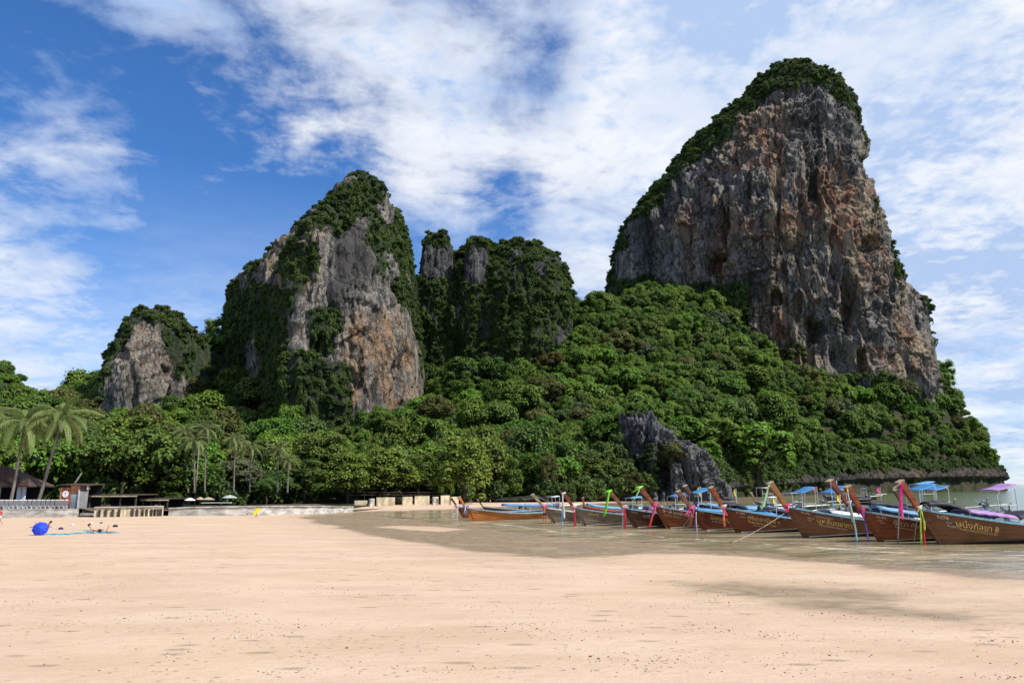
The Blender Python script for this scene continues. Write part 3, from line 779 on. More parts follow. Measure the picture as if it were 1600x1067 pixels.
def crown_mesh(name, seed, lobes, n, size, mat, core=0.78, jit=0.55, up=0.45, droop=0.0, low=-0.35, shell=0.18, fuzz=0.085):
    """lobes (k,4) centre and radius; leaves lie over the lobes, lit side and underside alike"""
    rs = np.random.RandomState(seed)
    lobes = np.asarray(lobes, dtype=np.float64)
    p = lobes[:, 3] ** 2; p = p / p.sum()
    li = rs.choice(len(lobes), n, p=p)
    d = rs.randn(n, 3); d /= np.linalg.norm(d, axis=1, keepdims=True)
    fl = (d[:, 2] < low) & (rs.rand(n) < 0.75); d[fl, 2] *= -1
    c = lobes[li, :3]; r = lobes[li, 3]
    # leaf tufts: pull positions towards little bumps on each lobe
    bump = perlin(d[:, 0] * 3.1 + li, d[:, 1] * 3.1, d[:, 2] * 3.1 + 7)
    rad = r * (1.0 + 0.30 * bump - shell * rs.rand(n) ** 2 + fuzz * rs.randn(n))
    pos = c + d * rad[:, None] * np.array((1, 1, 0.85))
    # drop leaves hidden deep inside other lobes
    keep = np.ones(n, bool)
    for j in range(len(lobes)):
        q = np.linalg.norm(pos - lobes[j, :3], axis=1) < lobes[j, 3] * 0.72
        keep &= ~(q & (li != j))
    pos = pos[keep]; d = d[keep]; li = li[keep]; bump = bump[keep]
    nr = d + np.array((0, 0, up)) + jit * rs.randn(len(pos), 3)
    v, f = leaf_quads(rs, pos, nr, size, droop)
    lt = rs.rand(len(lobes))
    tint = np.clip(0.5 * lt[li] + 0.5 * rs.rand(len(pos)) + 0.25 * bump, 0, 1)
    V = [v]; F = [f]; T = [np.repeat(tint, 4)]; off = len(v); mi = [np.zeros(len(f), int)]
    cf = []
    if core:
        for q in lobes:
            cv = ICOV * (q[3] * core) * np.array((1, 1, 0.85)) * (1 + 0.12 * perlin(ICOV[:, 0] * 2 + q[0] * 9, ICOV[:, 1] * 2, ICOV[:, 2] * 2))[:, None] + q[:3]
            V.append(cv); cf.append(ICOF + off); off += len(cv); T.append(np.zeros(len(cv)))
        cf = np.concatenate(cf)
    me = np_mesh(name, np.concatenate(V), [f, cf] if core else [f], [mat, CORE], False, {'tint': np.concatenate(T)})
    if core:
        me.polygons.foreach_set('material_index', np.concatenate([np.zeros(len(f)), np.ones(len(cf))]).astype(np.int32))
    return me
def lobes_dome(rs, k, r0=0.30, r1=0.46, flat=0.62, spread=0.66, zb=0.0, ang=None):
    L = []
    for i in range(k):
        t = (i + 0.5) / k
        el = math.asin(1 - 1.15 * t)
        az = i * 2.399963 + rs.uniform(-0.4, 0.4)
        q = spread * rs.uniform(0.82, 1.12)
        L.append((q * math.cos(el) * math.cos(az), q * math.cos(el) * math.sin(az), zb + flat * q * math.sin(el) * 1.15, rs.uniform(r0, r1) * (1 - 0.25 * t)))
    L.append((0, 0, 0, 0.5))
    return L
def lobes_layers(rs, k, levels=4):
    """horizontal tiers of foliage pads, like sea almond and rain trees"""
    L = []
    for l in range(levels):
        z = -0.42 + 0.98 * l / (levels - 1)
        rr = 0.92 * math.sqrt(max(0.06, 1 - (l / levels * 1.02) ** 2))
        m = max(2, int(k * (0.2 + rr) / levels))
        for i in range(m):
            az = rs.uniform(0, 6.28); q = rr * rs.uniform(0.35, 0.85)
            L.append((q * math.cos(az), q * math.sin(az), z + rs.uniform(-0.09, 0.09), rs.uniform(0.15, 0.27)))
    L.append((0, 0, -0.05, 0.4))
    return L
rs0 = np.random.RandomState(5)
HILL_CROWNS = []
for i in range(9):
    rs = np.random.RandomState(100 + i)
    HILL_CROWNS.append(crown_mesh('forest_crown', 100 + i, lobes_dome(rs, 11 + i % 4 * 4, 0.24, 0.42, [0.6, 0.85, 0.7, 1.0][i % 4], zb=0), 3000, 0.058, LEAF_HILL, jit=0.33))
for i in range(3):      # crowns under a drape of climbing vines: tall narrow lobes
    rs = np.random.RandomState(150 + i)
    L = lobes_dome(rs, 9, 0.25, 0.4, 0.9)
    L += [(x * 1.12, y * 1.12, z - 0.4, r * 0.8) for x, y, z, r in L[3:9]] + [(x * 1.15, y * 1.15, z - 0.75, r * 0.7) for x, y, z, r in L[4:9]]
    HILL_CROWNS.append(crown_mesh('vine_draped_crown', 150 + i, L, 3200, 0.056, LEAF_HILL, jit=0.3, droop=0.6, up=0.25))
BUSHES = []
for i in range(5):
    rs = np.random.RandomState(200 + i)
    BUSHES.append(crown_mesh('cliff_bush', 200 + i, lobes_dome(rs, 5 + i, 0.32, 0.55, 0.8), 520, 0.12, LEAF_DARK, core=0.7, jit=0.6))
HANG = []
for i in range(3):
    rs = np.random.RandomState(230 + i)
    L = [(rs.uniform(-0.35, 0.35), rs.uniform(-0.35, 0.35), -0.45 * j + rs.uniform(-0.1, 0.1), 0.5 - 0.06 * j) for j in range(5)]
    HANG.append(crown_mesh('hanging_plants', 230 + i, L, 560, 0.11, LEAF_DARK, core=0.7, droop=0.7, up=0.2, low=-2))

def recolored(me, mat, name=None):
    m2 = me.copy(); m2.materials[0] = mat
    if name: m2.name = name
    return m2

_src_cache = {}
def scatter_stuff(name, label, cat, pts, rots, scales, meshes, seed=0, extra=None):
    """one object: points that carry plants through geometry nodes"""
    rs = np.random.RandomState(seed)
    pts = np.asarray(pts, dtype=np.float32); n = len(pts)
    me = bpy.data.meshes.new(name)
    me.vertices.add(n); me.vertices.foreach_set('co', pts.ravel())
    a = me.attributes.new('rot', 'FLOAT_VECTOR', 'POINT'); a.data.foreach_set('vector', np.asarray(rots, dtype=np.float32).ravel())
    sc = np.asarray(scales, dtype=np.float32)
    if sc.ndim == 1: sc = np.stack([sc] * 3, 1)
    a = me.attributes.new('scl', 'FLOAT_VECTOR', 'POINT'); a.data.foreach_set('vector', sc.ravel())
    a = me.attributes.new('idx', 'INT', 'POINT'); a.data.foreach_set('value', rs.randint(0, len(meshes), n).astype(np.int32))
    o = bpy.data.objects.new(name, me); link(o); tag(o, label, cat, kind='stuff')
    key = tuple(m.name for m in meshes)
    if key not in _src_cache:
        c = bpy.data.collections.new('plants for ' + name)
        for k, m in enumerate(meshes):
            c.objects.link(bpy.data.objects.new('source_%02d' % k + m.name, m))
        _src_cache[key] = c
    ng = bpy.data.node_groups.new('scatter', 'GeometryNodeTree')
    ng.interface.new_socket('Geometry', in_out='INPUT', socket_type='NodeSocketGeometry')
    ng.interface.new_socket('Geometry', in_out='OUTPUT', socket_type='NodeSocketGeometry')
    N = ng.nodes; Lk = ng.links
    gi = N.new('NodeGroupInput'); go = N.new('NodeGroupOutput')
    ci = N.new('GeometryNodeCollectionInfo'); ci.inputs[0].default_value = _src_cache[key]
    ci.inputs['Separate Children'].default_value = True; ci.inputs['Reset Children'].default_value = True
    ip = N.new('GeometryNodeInstanceOnPoints'); ip.inputs['Pick Instance'].default_value = True
    def na(nm, t):
        q = N.new('GeometryNodeInputNamedAttribute'); q.data_type = t; q.inputs[0].default_value = nm
        return q.outputs[0]
    Lk.new(gi.outputs[0], ip.inputs['Points']); Lk.new(ci.outputs[0], ip.inputs['Instance'])
    Lk.new(na('idx', 'INT'), ip.inputs['Instance Index'])
    e2r = N.new('FunctionNodeEulerToRotation'); Lk.new(na('rot', 'FLOAT_VECTOR'), e2r.inputs[0])
    Lk.new(e2r.outputs[0], ip.inputs['Rotation'])
    Lk.new(na('scl', 'FLOAT_VECTOR'), ip.inputs['Scale'])
    Lk.new(ip.outputs[0], go.inputs[0])
    md = o.modifiers.new('scatter', 'NODES'); md.node_group = ng
    return o

# ---- plants on the cliffs
PLABEL = {'tall_cliff': 'dark shrubs and creepers covering the crown, left flank and foot of the tall cliff',
          'wedge_cliff': 'dark shrubs and creepers hanging over the wedge shaped cliff',
          'middle_cliff': 'dense shrubs and creepers over the middle cliff between the two big ones',
          'left_pillar': 'bushes on the head of the left of the two rock pillars', 'right_pillar': 'bushes on the head of the right of the two rock pillars',
          'small_cliff': 'bushy plants round the head and sides of the small left cliff', 'shore_crag': 'sparse bushes clinging to the jagged crag above the boats'}
DENS = {'tall_cliff': 0.16, 'wedge_cliff': 0.24, 'middle_cliff': 0.19, 'left_pillar': 0.2, 'right_pillar': 0.2, 'small_cliff': 0.15, 'shore_crag': 0.22}
for name, C in CLIFFS.items():
    rs = np.random.RandomState(len(name) * 7)
    P = C['P'].reshape(-1, 3); N = C['N'].reshape(-1, 3); veg = C['veg'].ravel(); A = C['area'].ravel(); fr = C['front'].ravel()
    cn = C['noise'].ravel()
    ledge = smooth(0.25, 0.7, N[:, 2])
    tuft = 0.018 + 0.10 * ledge * smooth(0.0, 0.3, cn)
    if name == 'wedge_cliff':
        u, v = project(P)
        tuft = tuft + 0.10 * smooth(560, 600, u) * smooth(500, 440, v) * smooth(-0.2, 0.2, cn)
    dens = DENS[name] * (smooth(0.35, 0.75, veg) + tuft) * np.where(fr, 1.0, 0.35)
    if name == 'shore_crag': dens = dens * smooth(0.3, 0.6, veg)
    pr = np.clip(dens * A, 0, 1)
    pk = rs.rand(len(P)) < pr
    p = P[pk]; nn = N[pk]; vg = veg[pk]
    zok = p[:, 2] > 0
    p = p[zok]; nn = nn[zok]; vg = vg[zok]
    m = len(p)
    big_ = smooth(0.4, 0.9, vg)
    base = {'shore_crag': 0.75, 'small_cliff': 1.35, 'wedge_cliff': 1.45, 'left_pillar': 1.5, 'right_pillar': 1.4}.get(name, 1.75)
    s = base * (0.38 + 0.62 * big_) * rs.uniform(0.65, 1.45, m)
    steep = nn[:, 2] < 0.45
    isb = (~steep) | (rs.rand(m) < 0.45)
    rot = np.stack([rs.uniform(-0.3, 0.3, m), rs.uniform(-0.3, 0.3, m), rs.uniform(0, 6.28, m)], 1)
    pp = p + nn * (0.15 * s)[:, None]
    sb = np.stack([s, s, s * 0.85], 1)
    scatter_stuff(name + '_bushes', PLABEL[name], 'cliff plants', pp[isb], rot[isb], sb[isb], BUSHES, 3)
    if name != 'shore_crag' and (~isb).sum() > 10:
        h = ~isb
        sh = np.stack([s * 0.85, s * 0.85, s * 1.5], 1)
        rot[:, :2] *= 0.3
        scatter_stuff(name + '_creepers', PLABEL[name].replace('shrubs and creepers', 'trailing creepers').replace('bushes', 'trailing creepers').replace('bushy plants', 'trailing creepers'), 'creepers', pp[h], rot[h], sh[h], HANG, 4)
    print('VEG', name, m)
# ================================================================== hill under the forest
COAST = [(-260, 80), (0, 84), (150, 85), (265, 88), (400, 91), (480, 97), (600, 122), (690, 140), (760, 147), (880, 153), (960, 161), (1000, 164), (1060, 180), (1130, 208), (1200, 240),
         (1250, 258), (1330, 288), (1400, 312), (1470, 336), (1530, 360), (1560, 385), (1570, 415)]
WALLH = [0.3, 0.3, 0.3, 0.3, 0.3, 0.3, 0.3, 0.4, 0.8, 1.5, 2.0, 2.5, 3.0, 4.2, 5.5, 6.5, 8.5, 9.5, 10.5, 11.0, 11.0, 10.0]
CW = [tuple(at_depth(px, 765, Y)[:2]) for px, Y in COAST]
LAND = CW + [(CW[-1][0] + 6, 470), (CW[-1][0] - 30, 560), (60, 900), (-900, 900), (-900, 60)]
CAN = [(900, 700, 176), (900, 640, 205), (900, 570, 255), (900, 500, 320), (900, 478, 350), (1000, 690, 192), (1000, 630, 222), (1000, 520, 305), (1000, 455, 375), (1000, 445, 400),
       (1100, 690, 205), (1100, 620, 245), (1100, 530, 320), (1100, 470, 378), (1200, 690, 258), (1200, 610, 312), (1200, 555, 358), (1300, 700, 302), (1300, 640, 330), (1300, 590, 358),
       (1400, 690, 328), (1400, 620, 352), (1400, 575, 376), (1470, 680, 352), (1470, 590, 385), (1490, 548, 425), (1510, 585, 420), (1530, 625, 415), (1550, 675, 415), (1562, 705, 412), (1500, 660, 375),
       (800, 740, 160), (800, 690, 185), (800, 640, 225), (800, 600, 270), (700, 740, 156), (700, 690, 180), (700, 640, 235), (700, 615, 280),
       (600, 735, 150), (600, 690, 180), (600, 672, 225), (450, 730, 130), (450, 700, 160), (450, 668, 225), (300, 730, 125), (300, 690, 160), (300, 640, 235),
       (200, 700, 140), (200, 655, 225), (120, 660, 150), (130, 600, 262), (100, 625, 265), (50, 665, 200), (0, 700, 130), (0, 660, 230), (-60, 665, 230), (330, 520, 285), (345, 600, 265), (140, 600, 275), (-150, 680, 150), (-150, 650, 300)]
cp_ = []
for px, py, Y in CAN:
    q = at_depth(px, py, Y); cp_.append((q.x, q.y, max(q.z - 7.5, 1.0)))
for (x, y), h in zip(CW, WALLH): cp_.append((x, y, h))
for px, Y, z in [(0, 380, 30), (200, 380, 22), (450, 380, 40), (700, 420, 40), (900, 420, 55), (1100, 460, 60), (1300, 500, 50), (1500, 500, 25), (0, 600, 40), (600, 600, 40), (1200, 600, 30), (-400, 200, 12), (-400, 500, 40)]:
    cp_.append((at_depth(px, 700, Y).x, Y, z))
cp_ = np.array(cp_)
def rbf_fit(p):
    d = np.linalg.norm(p[:, None, :2] - p[None, :, :2], axis=-1)
    K = d + np.eye(len(p)) * 1.5
    A = np.zeros((len(p) + 3,) * 2); A[:len(p), :len(p)] = K
    A[:len(p), len(p):] = np.c_[np.ones(len(p)), p[:, :2]]; A[len(p):, :len(p)] = A[:len(p), len(p):].T
    return np.linalg.solve(A, np.r_[p[:, 2], 0, 0, 0])
_w = rbf_fit(cp_)
_seg = np.cumsum([0] + [math.dist(CW[i], CW[i + 1]) for i in range(len(CW) - 1)])
def hill_z(X, Y):
    sh = X.shape; x = X.ravel(); y = Y.ravel()
    d = np.hypot(x[:, None] - cp_[None, :, 0], y[:, None] - cp_[None, :, 1])
    z = d @ _w[:-3] + _w[-3] + _w[-2] * x + _w[-1] * y
    z = z.reshape(sh)
    s = sdist(X, Y, LAND)
    best = np.full(sh, 1e9); wh = np.zeros(sh)
    for (a, h) in zip(CW, WALLH):
        dd = np.hypot(X - a[0], Y - a[1]); m = dd < best; best = np.where(m, dd, best); wh = np.where(m, h, wh)
    n = fbm(np.stack([X, Y, X * 0], -1), 22, 4, 4.4)
    lim = wh + np.maximum(s - 1, 0) * 2.2
    z = np.minimum(z, lim) + 1.5 * n * smooth(4, 20, s)
    z = np.maximum(z, 0.25)
    z = np.where(s < 1.0, z * 0 + (wh - 1.0) * smooth(-3, 1, s) - 4.0 * smooth(1, -2, s), z)
    return z, s
hx = np.arange(-330, 330, 3.0); hy = graded(60, 900, 80, 420, 2.5, 1.12)
X, Y = np.meshgrid(hx, hy)
Z, S = hill_z(X, Y)
mf, nt, b = new_mat('forest_floor', 0.95, 0.1)
P = nt.pos()
nt.set(b.inputs['Base Color'], nt.mix(nt.mapr(nt.noise(P, 0.3, 6, 0.6), 0.35, 0.65), (0.020, 0.035, 0.012), (0.075, 0.06, 0.04)))
bn = nt.node('ShaderNodeBump', inp={'Strength': 1.0, 'Distance': 1.0, 'Height': nt.noise(P, 1.2, 6, 0.7)}); nt.set(b.inputs['Normal'], bn.outputs[0])
me = np_mesh('forest_hill', np.stack([X, Y, Z], -1).reshape(-1, 3), grid_faces(len(hx), len(hy)), [mf])
tag(mesh_obj('hill_terrain', me), 'steep ground under the forest between beach and cliffs', kind='structure')

# ---- undercut rock band at the water's edge
def sea_wall():
    i0 = 8
    pts = np.array(CW[i0:]); hs = np.array(WALLH[i0:]) * 1.05
    pts = np.vstack([pts, [[CW[-1][0] + 7, 445], [CW[-1][0] - 3, 480], [CW[-1][0] - 35, 540]]]); hs = np.r_[hs, 9, 8, 6]
    L = np.r_[0, np.cumsum(np.linalg.norm(np.diff(pts, axis=0), axis=1))]
    nu = int(L[-1] / 0.5); t = np.linspace(0, L[-1], nu)
    # smooth the corners
    x = np.interp(t, L, pts[:, 0]); y = np.interp(t, L, pts[:, 1]); h = np.interp(t, L, hs)
    k = np.ones(25) / 25
    xp = np.convolve(np.pad(x, 12, 'edge'), k, 'valid'); yp = np.convolve(np.pad(y, 12, 'edge'), k, 'valid')
    tx = np.gradient(xp); ty = np.gradient(yp); l = np.hypot(tx, ty); ox, oy = ty / l, -tx / l      # outwards: towards the water
    prof = [(-7, -3), (-4.5, -1), (-4.2, 0.0), (-5.2, 0.14), (-5.0, 0.28), (-2.6, 0.40), (0.4, 0.52), (1.9, 0.62), (1.6, 0.76), (0.6, 0.9), (-0.8, 1.02), (-3.5, 1.12), (-8, 1.2)]
    pv = np.linspace(0, len(prof) - 1, 52)
    po = np.interp(pv, range(len(prof)), [a for a, _ in prof]); pz = np.interp(pv, range(len(prof)), [a for _, a in prof])
    sc = np.clip(h / 9.0, 0.15, 1.2)
    OFF = po[:, None] * sc[None, :]; ZZ = np.where(pz[:, None] < 0, pz[:, None] * 1.0, pz[:, None] * h[None, :])
    Xg = xp[None, :] + ox[None, :] * OFF; Yg = yp[None, :] + oy[None, :] * OFF
    P = np.stack([Xg, Yg, ZZ], -1)
    d = 1.8 * fbm(P, 12, 3, 61, zs=1.5) + 1.4 * (fbm(P, 5, 4, 63, 0.55, zs=2.5, ridge=True) - 0.2) + 0.5 * fbm(P, 1.6, 2, 65)
    d = d * sc[None, :]
    P[..., 0] += ox[None, :] * d; P[..., 1] += oy[None, :] * d
    P[..., 2] += 0.5 * fbm(P, 6, 3, 67) * (pz[:, None] > 0.1)
    wv = np.clip(blobs(P, [(1420, 750, 60, 25, 0.7), (1530, 740, 30, 20, 0.6), (1250, 750, 60, 20, 0.3)]), 0, 1)
    me = np_mesh('sea_wall_rock', P.reshape(-1, 3), grid_faces(nu, 52), [ROCK_SHORE], True,
                 {'warm': wv.ravel(), 'stain_shade': np.repeat(smooth(0.45, 0.1, pz), nu), 'green': np.repeat(smooth(0.85, 1.1, pz), nu)})  # lower part darkened in colour to paint the shade of the undercut
    tag(mesh_obj('shore_cliff', me), 'low undercut band of grey rock along the water under the forest', kind='structure')
ROCK_SHORE = rock_material('limestone_shore', (0.02, 0.02, 0.022), (0.06, 0.057, 0.052), (0.17, 0.15, 0.12), warm=(0.22, 0.13, 0.08), warm2=(0.28, 0.21, 0.14), sc=0.5)
sea_wall()

# ---- far wooded ridge at the left edge
def ridge(name, label, outl, Y, D):
    w = [at_depth(x, y, Y) for x, y in outl]
    xs = np.linspace(w[0].x, w[-1].x, 160); top = np.interp(xs, [p.x for p in w], [p.z for p in w])
    t = np.linspace(-1, 1, 50)
    X = np.repeat(xs[None, :], 50, 0); Yg = Y + D * t[:, None] + 0 * X
    Z = top[None, :] * (1 - np.abs(t[:, None]) ** 1.6)
    P = np.stack([X, Yg, Z], -1)
    P[..., 2] += 9 * fbm(P, 30, 4, 71)
    me = np_mesh(name, P.reshape(-1, 3), grid_faces(160, 50), [mf]); tag(mesh_obj(name, me), label, kind='structure')
    return P
RP = ridge('far_ridge', 'distant wooded ridge beyond the left end of the bay', [(-500, 640), (-200, 560), (-60, 558), (0, 574), (40, 612), (90, 680), (130, 740)], 620, 150)

# ---- where forest trees may stand
def in_cliff(x, y):
    for (nm, C) in CLIFFS.items():
        P = C['P']; r = P[int(P.shape[0] * 0.12)]
        poly = r[::8, :2]
        if inside(np.array([x]), np.array([y]), poly)[0]: return True
    return False
CP = {nm: C['P'][int(C['P'].shape[0] * 0.12)][::8, :2] for nm, C in CLIFFS.items()}
def not_in_cliffs(X, Y, grow=0.0):
    ok = np.ones(X.shape, bool)
    for nm, poly in CP.items():
        if nm == 'shore_crag' : g = 1.0
        else: g = grow
        ok &= ~(sdist(X, Y, poly) > -g)
    return ok
# large single trees that the photograph shows clearly: px, top, half width px, depth, kind, label
HERO = [
    (197, 640, 64, 110, 'front', LEAF_FRONT, 'huge spreading bright green tree behind the yellowish stained wall, left part of the beach'),
    (112, 652, 44, 122, 'front', LEAF_HILL, 'dark green tree rising between the leaning palm and the stained wall'),
    (20, 690, 48, 122, 'front', LEAF_HILL, 'dark tree behind the brown roofed building at the left edge'),
    (75, 700, 40, 112, 'front', LEAF_HILL, 'low dark tree behind the two leaning palms'),
    (252, 655, 38, 132, 'front', LEAF_FRONT, 'mid green tree with layered branches right of the huge spreading tree'),
    (292, 722, 50, 112, 'front', LEAF_FRONT, 'low wide green tree over the thatched parasols, with a thin bare trunk in front'),
    (372, 716, 52, 117, 'round', LEAF_GREY, 'round grey green tree with small pale leaves above the low white wall'),
    (418, 746, 20, 112, 'round', LEAF_BRIGHT, 'small yellow green tree at the right side of the round grey green tree'),
    (322, 640, 34, 146, 'front', LEAF_FRONT, 'tree with sunlit top between the small cliff and the slim palms'),
    (432, 650, 44, 165, 'round', LEAF_BRIGHT, 'bright green dome of leaves below the dark side of the wedge cliff'),
    (478, 712, 46, 124, 'front', LEAF_FRONT, 'dark layered tree at the back of the beach right of the grey green tree'),
    (505, 672, 48, 152, 'round', LEAF_HILL, 'green tree just under the foot of the wedge cliff'),
    (545, 700, 50, 128, 'front', LEAF_FRONT, 'layered green tree with drooping twigs left of the beige wall'),
    (606, 688, 56, 134, 'front', LEAF_FRONT, 'wide layered tree above the beige wall panels'),
    (655, 703, 34, 138, 'front', LEAF_FRONT, 'narrow green tree between two wider ones above the right end of the beige wall'),
    (722, 672, 56, 138, 'front', LEAF_FRONT, 'large spreading tree at the right end of the beach, above the first two prows'),
    (597, 640, 26, 190, 'round', LEAF_HILL, 'fresh green tree in front of the orange foot of the wedge cliff'),
    (682, 616, 34, 172, 'round', LEAF_OLIVE, 'tall olive coloured tree between the wedge cliff and the middle cliff'),
    (862, 549, 22, 262, 'round', LEAF_RUST, 'rust tinged round tree at the lower right of the middle cliff'),
    (850, 586, 34, 228, 'round', LEAF_OLIVE, 'yellowish olive tree below the rust tinged tree'),
    (272, 768, 14, 101, 'round', LEAF_BRIGHT, 'small bright green bush behind the gap between the two sea walls'),
    (1052, 690, 24, 168, 'round', LEAF_OLIVE, 'light green bushy tree growing on the jagged shore crag'),
    (945, 640, 44, 180, 'round', LEAF_HILL, 'dark tree standing left of the jagged shore crag'),
    (928, 700, 42, 166, 'front', LEAF_FRONT, 'shaded tree by the water left of the jagged shore crag'),
    (985, 735, 26, 163, 'front', LEAF_OLIVE, 'yellow green tree at the foot of the jagged shore crag'),
    (830, 700, 40, 160, 'front', LEAF_HILL, 'dark tree at the water right of the large spreading tree'),
    (1180, 655, 56, 226, 'vine', LEAF_BRIGHT, 'broad mound of bright vines draping a tree above the middle of the boats'),
    (1120, 650, 40, 222, 'vine', LEAF_BRIGHT, 'vine covered tree just right of the jagged shore crag'),
]
FRONT_CROWNS = []
for i in range(5):
    rs = np.random.RandomState(300 + i)
    FRONT_CROWNS.append(crown_mesh('layered_crown', 300 + i, lobes_layers(rs, 46 + 6 * i, 4 + i % 2), 7600, 0.040, LEAF_FRONT, core=0.55, jit=0.5, up=0.9, fuzz=0.13, shell=0.3))
ROUND_CROWNS = []
for i in range(3):
    rs = np.random.RandomState(330 + i)
    ROUND_CROWNS.append(crown_mesh('round_crown', 330 + i, lobes_dome(rs, 26, 0.20, 0.33, 0.85, 0.72), 7000, 0.040, LEAF_FRONT, jit=0.6, fuzz=0.08, shell=0.25))
_rc = {}
def rmesh(me, mat):
    k = (me.name, mat.name)
    if k not in _rc: _rc[k] = me if me.materials[0] == mat else recolored(me, mat)
    return _rc[k]
def trunk_mb(rs, h, r, spread, nl=6, lean=0.0):
    m = MB()
    top = Vector((lean, 0, h * 0.62))
    m.tube([(0, 0, -1.0), (0.05 * h * rs.uniform(-1, 1), 0, h * 0.2), (lean * 0.6, 0.03 * h, h * 0.42), top], [r * 1.35, r, r * 0.85, r * 0.6], 8)
    for k in range(nl):
        a = 6.28 * k / nl + rs.uniform(-0.4, 0.4); z0 = h * rs.uniform(0.22, 0.6)
        st = Vector((lean * z0 / h, 0, z0)); q = spread * rs.uniform(0.5, 0.85)
        m.tube([st, st + Vector((math.cos(a) * q * 0.45, math.sin(a) * q * 0.45, h * 0.13)), st + Vector((math.cos(a) * q, math.sin(a) * q, h * 0.24))], [r * 0.5, r * 0.33, r * 0.1], 6)
    return m
placed = []
for i, (px, top, hw, Y, kind, mat, lab) in enumerate(HERO):
    rs = random.Random(500 + i)
    tp = at_depth(px, top, Y); rad = hw * Y / F * 1.02
    gz, _ = hill_z(np.array([[tp.x]]), np.array([[Y + 0.0]])); gz = max(float(gz[0, 0]), 0.2)
    h = tp.z - gz
    if kind == 'front': cm = FRONT_CROWNS[i % 5]; ch = min(h * 0.82, rad * 1.65)
    elif kind == 'vine': cm = HILL_CROWNS[9 + i % 3]; ch = min(h, rad * 1.3)
    else: cm = ROUND_CROWNS[i % 3]; ch = min(h * 0.9, rad * 1.7)
    zr = {'front': 0.86, 'vine': 1.0, 'round': 1.0}[kind]
    t = empty('broadleaf_tree' if kind != 'vine' else 'vine_covered_tree', (tp.x, Y, gz), 0, lab, 'tree')
    c = mesh_obj('crown', rmesh(cm, mat), t)
    vz = ch / 2 / zr
    lowz = 0.9
    c.scale = (rad, rad, vz if kind != 'vine' else ch / 1.9)
    c.rotation_euler = (0, 0, rs.uniform(0, 6.28))
    c.location = (0, 0, h - c.scale[2] * 0.98)
    tr = trunk_mb(rs, max(h * 0.9, 1.0), max(0.14, rad * 0.055), rad * 0.8).build('trunk', BARK_DARK if mat != LEAF_GREY else BARK, t, True)
    placed.append((tp.x, Y, rad, gz))
placed = np.array(placed)

# ---- scatter of forest trees over the hill
rs = np.random.RandomState(77)
cand = []
N0 = 22000
xs = rs.uniform(-290, 300, N0); ys = 92 + (480 - 92) * rs.rand(N0) ** 1.0
z, s = hill_z(xs[:, None], ys[:, None]); z = z[:, 0]; s = s[:, 0]
nd = fbm(np.stack([xs, ys, xs * 0], -1), 30, 2, 91)
ok = (s > 2.0) & not_in_cliffs(xs, ys, -1.0)
u, v = project(np.stack([xs, ys, z + 4], -1))
# keep the beach back open where walls and huts stand
ok &= ~((u < 760) & (s < 11 + 4 * nd)) | ((u > 690) & (s > 3))
ok &= ~((u > -40) & (u < 560) & (s < 15))
rad = (2.6 + 3.6 * rs.rand(N0) ** 1.6) * (1 + 0.3 * (rs.rand(N0) < 0.15)) * np.interp(ys, [90, 150, 250], [0.85, 1.0, 1.25])
rad = np.where((u > 900) & (s < 9), rad * 0.72, rad)
hs = rad * rs.uniform(1.35, 2.1, N0) + 1.2
order = np.argsort(ys)
cell = {}; sel = []
for i in order:
    if not ok[i]: continue
    x, y, r = xs[i], ys[i], rad[i]
    if len(placed) and (np.hypot(placed[:, 0] - x, placed[:, 1] - y) < (placed[:, 2] * 0.75 + r * 0.4)).any(): continue
    cx, cy = int(x // 10), int(y // 10); bad = False
    for a in (-1, 0, 1):
        for b_ in (-1, 0, 1):
            for j in cell.get((cx + a, cy + b_), ()):
                if (xs[j] - x) ** 2 + (ys[j] - y) ** 2 < (0.50 * (rad[j] + r)) ** 2: bad = True; break
            if bad: break
        if bad: break
    if bad: continue
    cell.setdefault((cx, cy), []).append(i); sel.append(i)
sel = np.array(sel)
u, v = project(np.stack([xs[sel], ys[sel], z[sel] + hs[sel]], -1))
size = rad[sel] / ys[sel]
vis = (u > -30) & (u < 1630) & (ys[sel] < 430)
buf = np.full(420, 2000.0); score = np.zeros(len(sel))
for k in np.argsort(ys[sel]):
    if not vis[k]: continue
    w_ = max(1, int(size[k] * F / 4)); c_ = int(np.clip((u[k] + 40) / 4, w_, 419 - w_)); sl_ = slice(c_ - w_, c_ + w_ + 1)
    score[k] = np.clip(buf[sl_] - v[k], 0, 2.2 * size[k] * F).mean() * size[k]
    buf[sl_] = np.minimum(buf[sl_], v[k] + 0.35 * size[k] * F)
rank = np.argsort(-score)
single = set(rank[:262][score[rank[:262]] > 0].tolist())
GL = [('trees of the low wood behind the beach', 'mixed green tree in the low wood behind the beach, left of the middle cliff', lambda u: u < 640),
      ('trees on the slope between the cliffs', 'dense green tree on the slope below the middle cliff', lambda u: u < 960),
      ('trees on the slope under the tall cliff', 'dense jungle tree on the slope under the tall cliff', lambda u: u < 1330),
      ('trees on the headland by the open sea', 'dense jungle tree on the headland at the foot of the tall cliff, nearest the open sea', lambda u: True)]
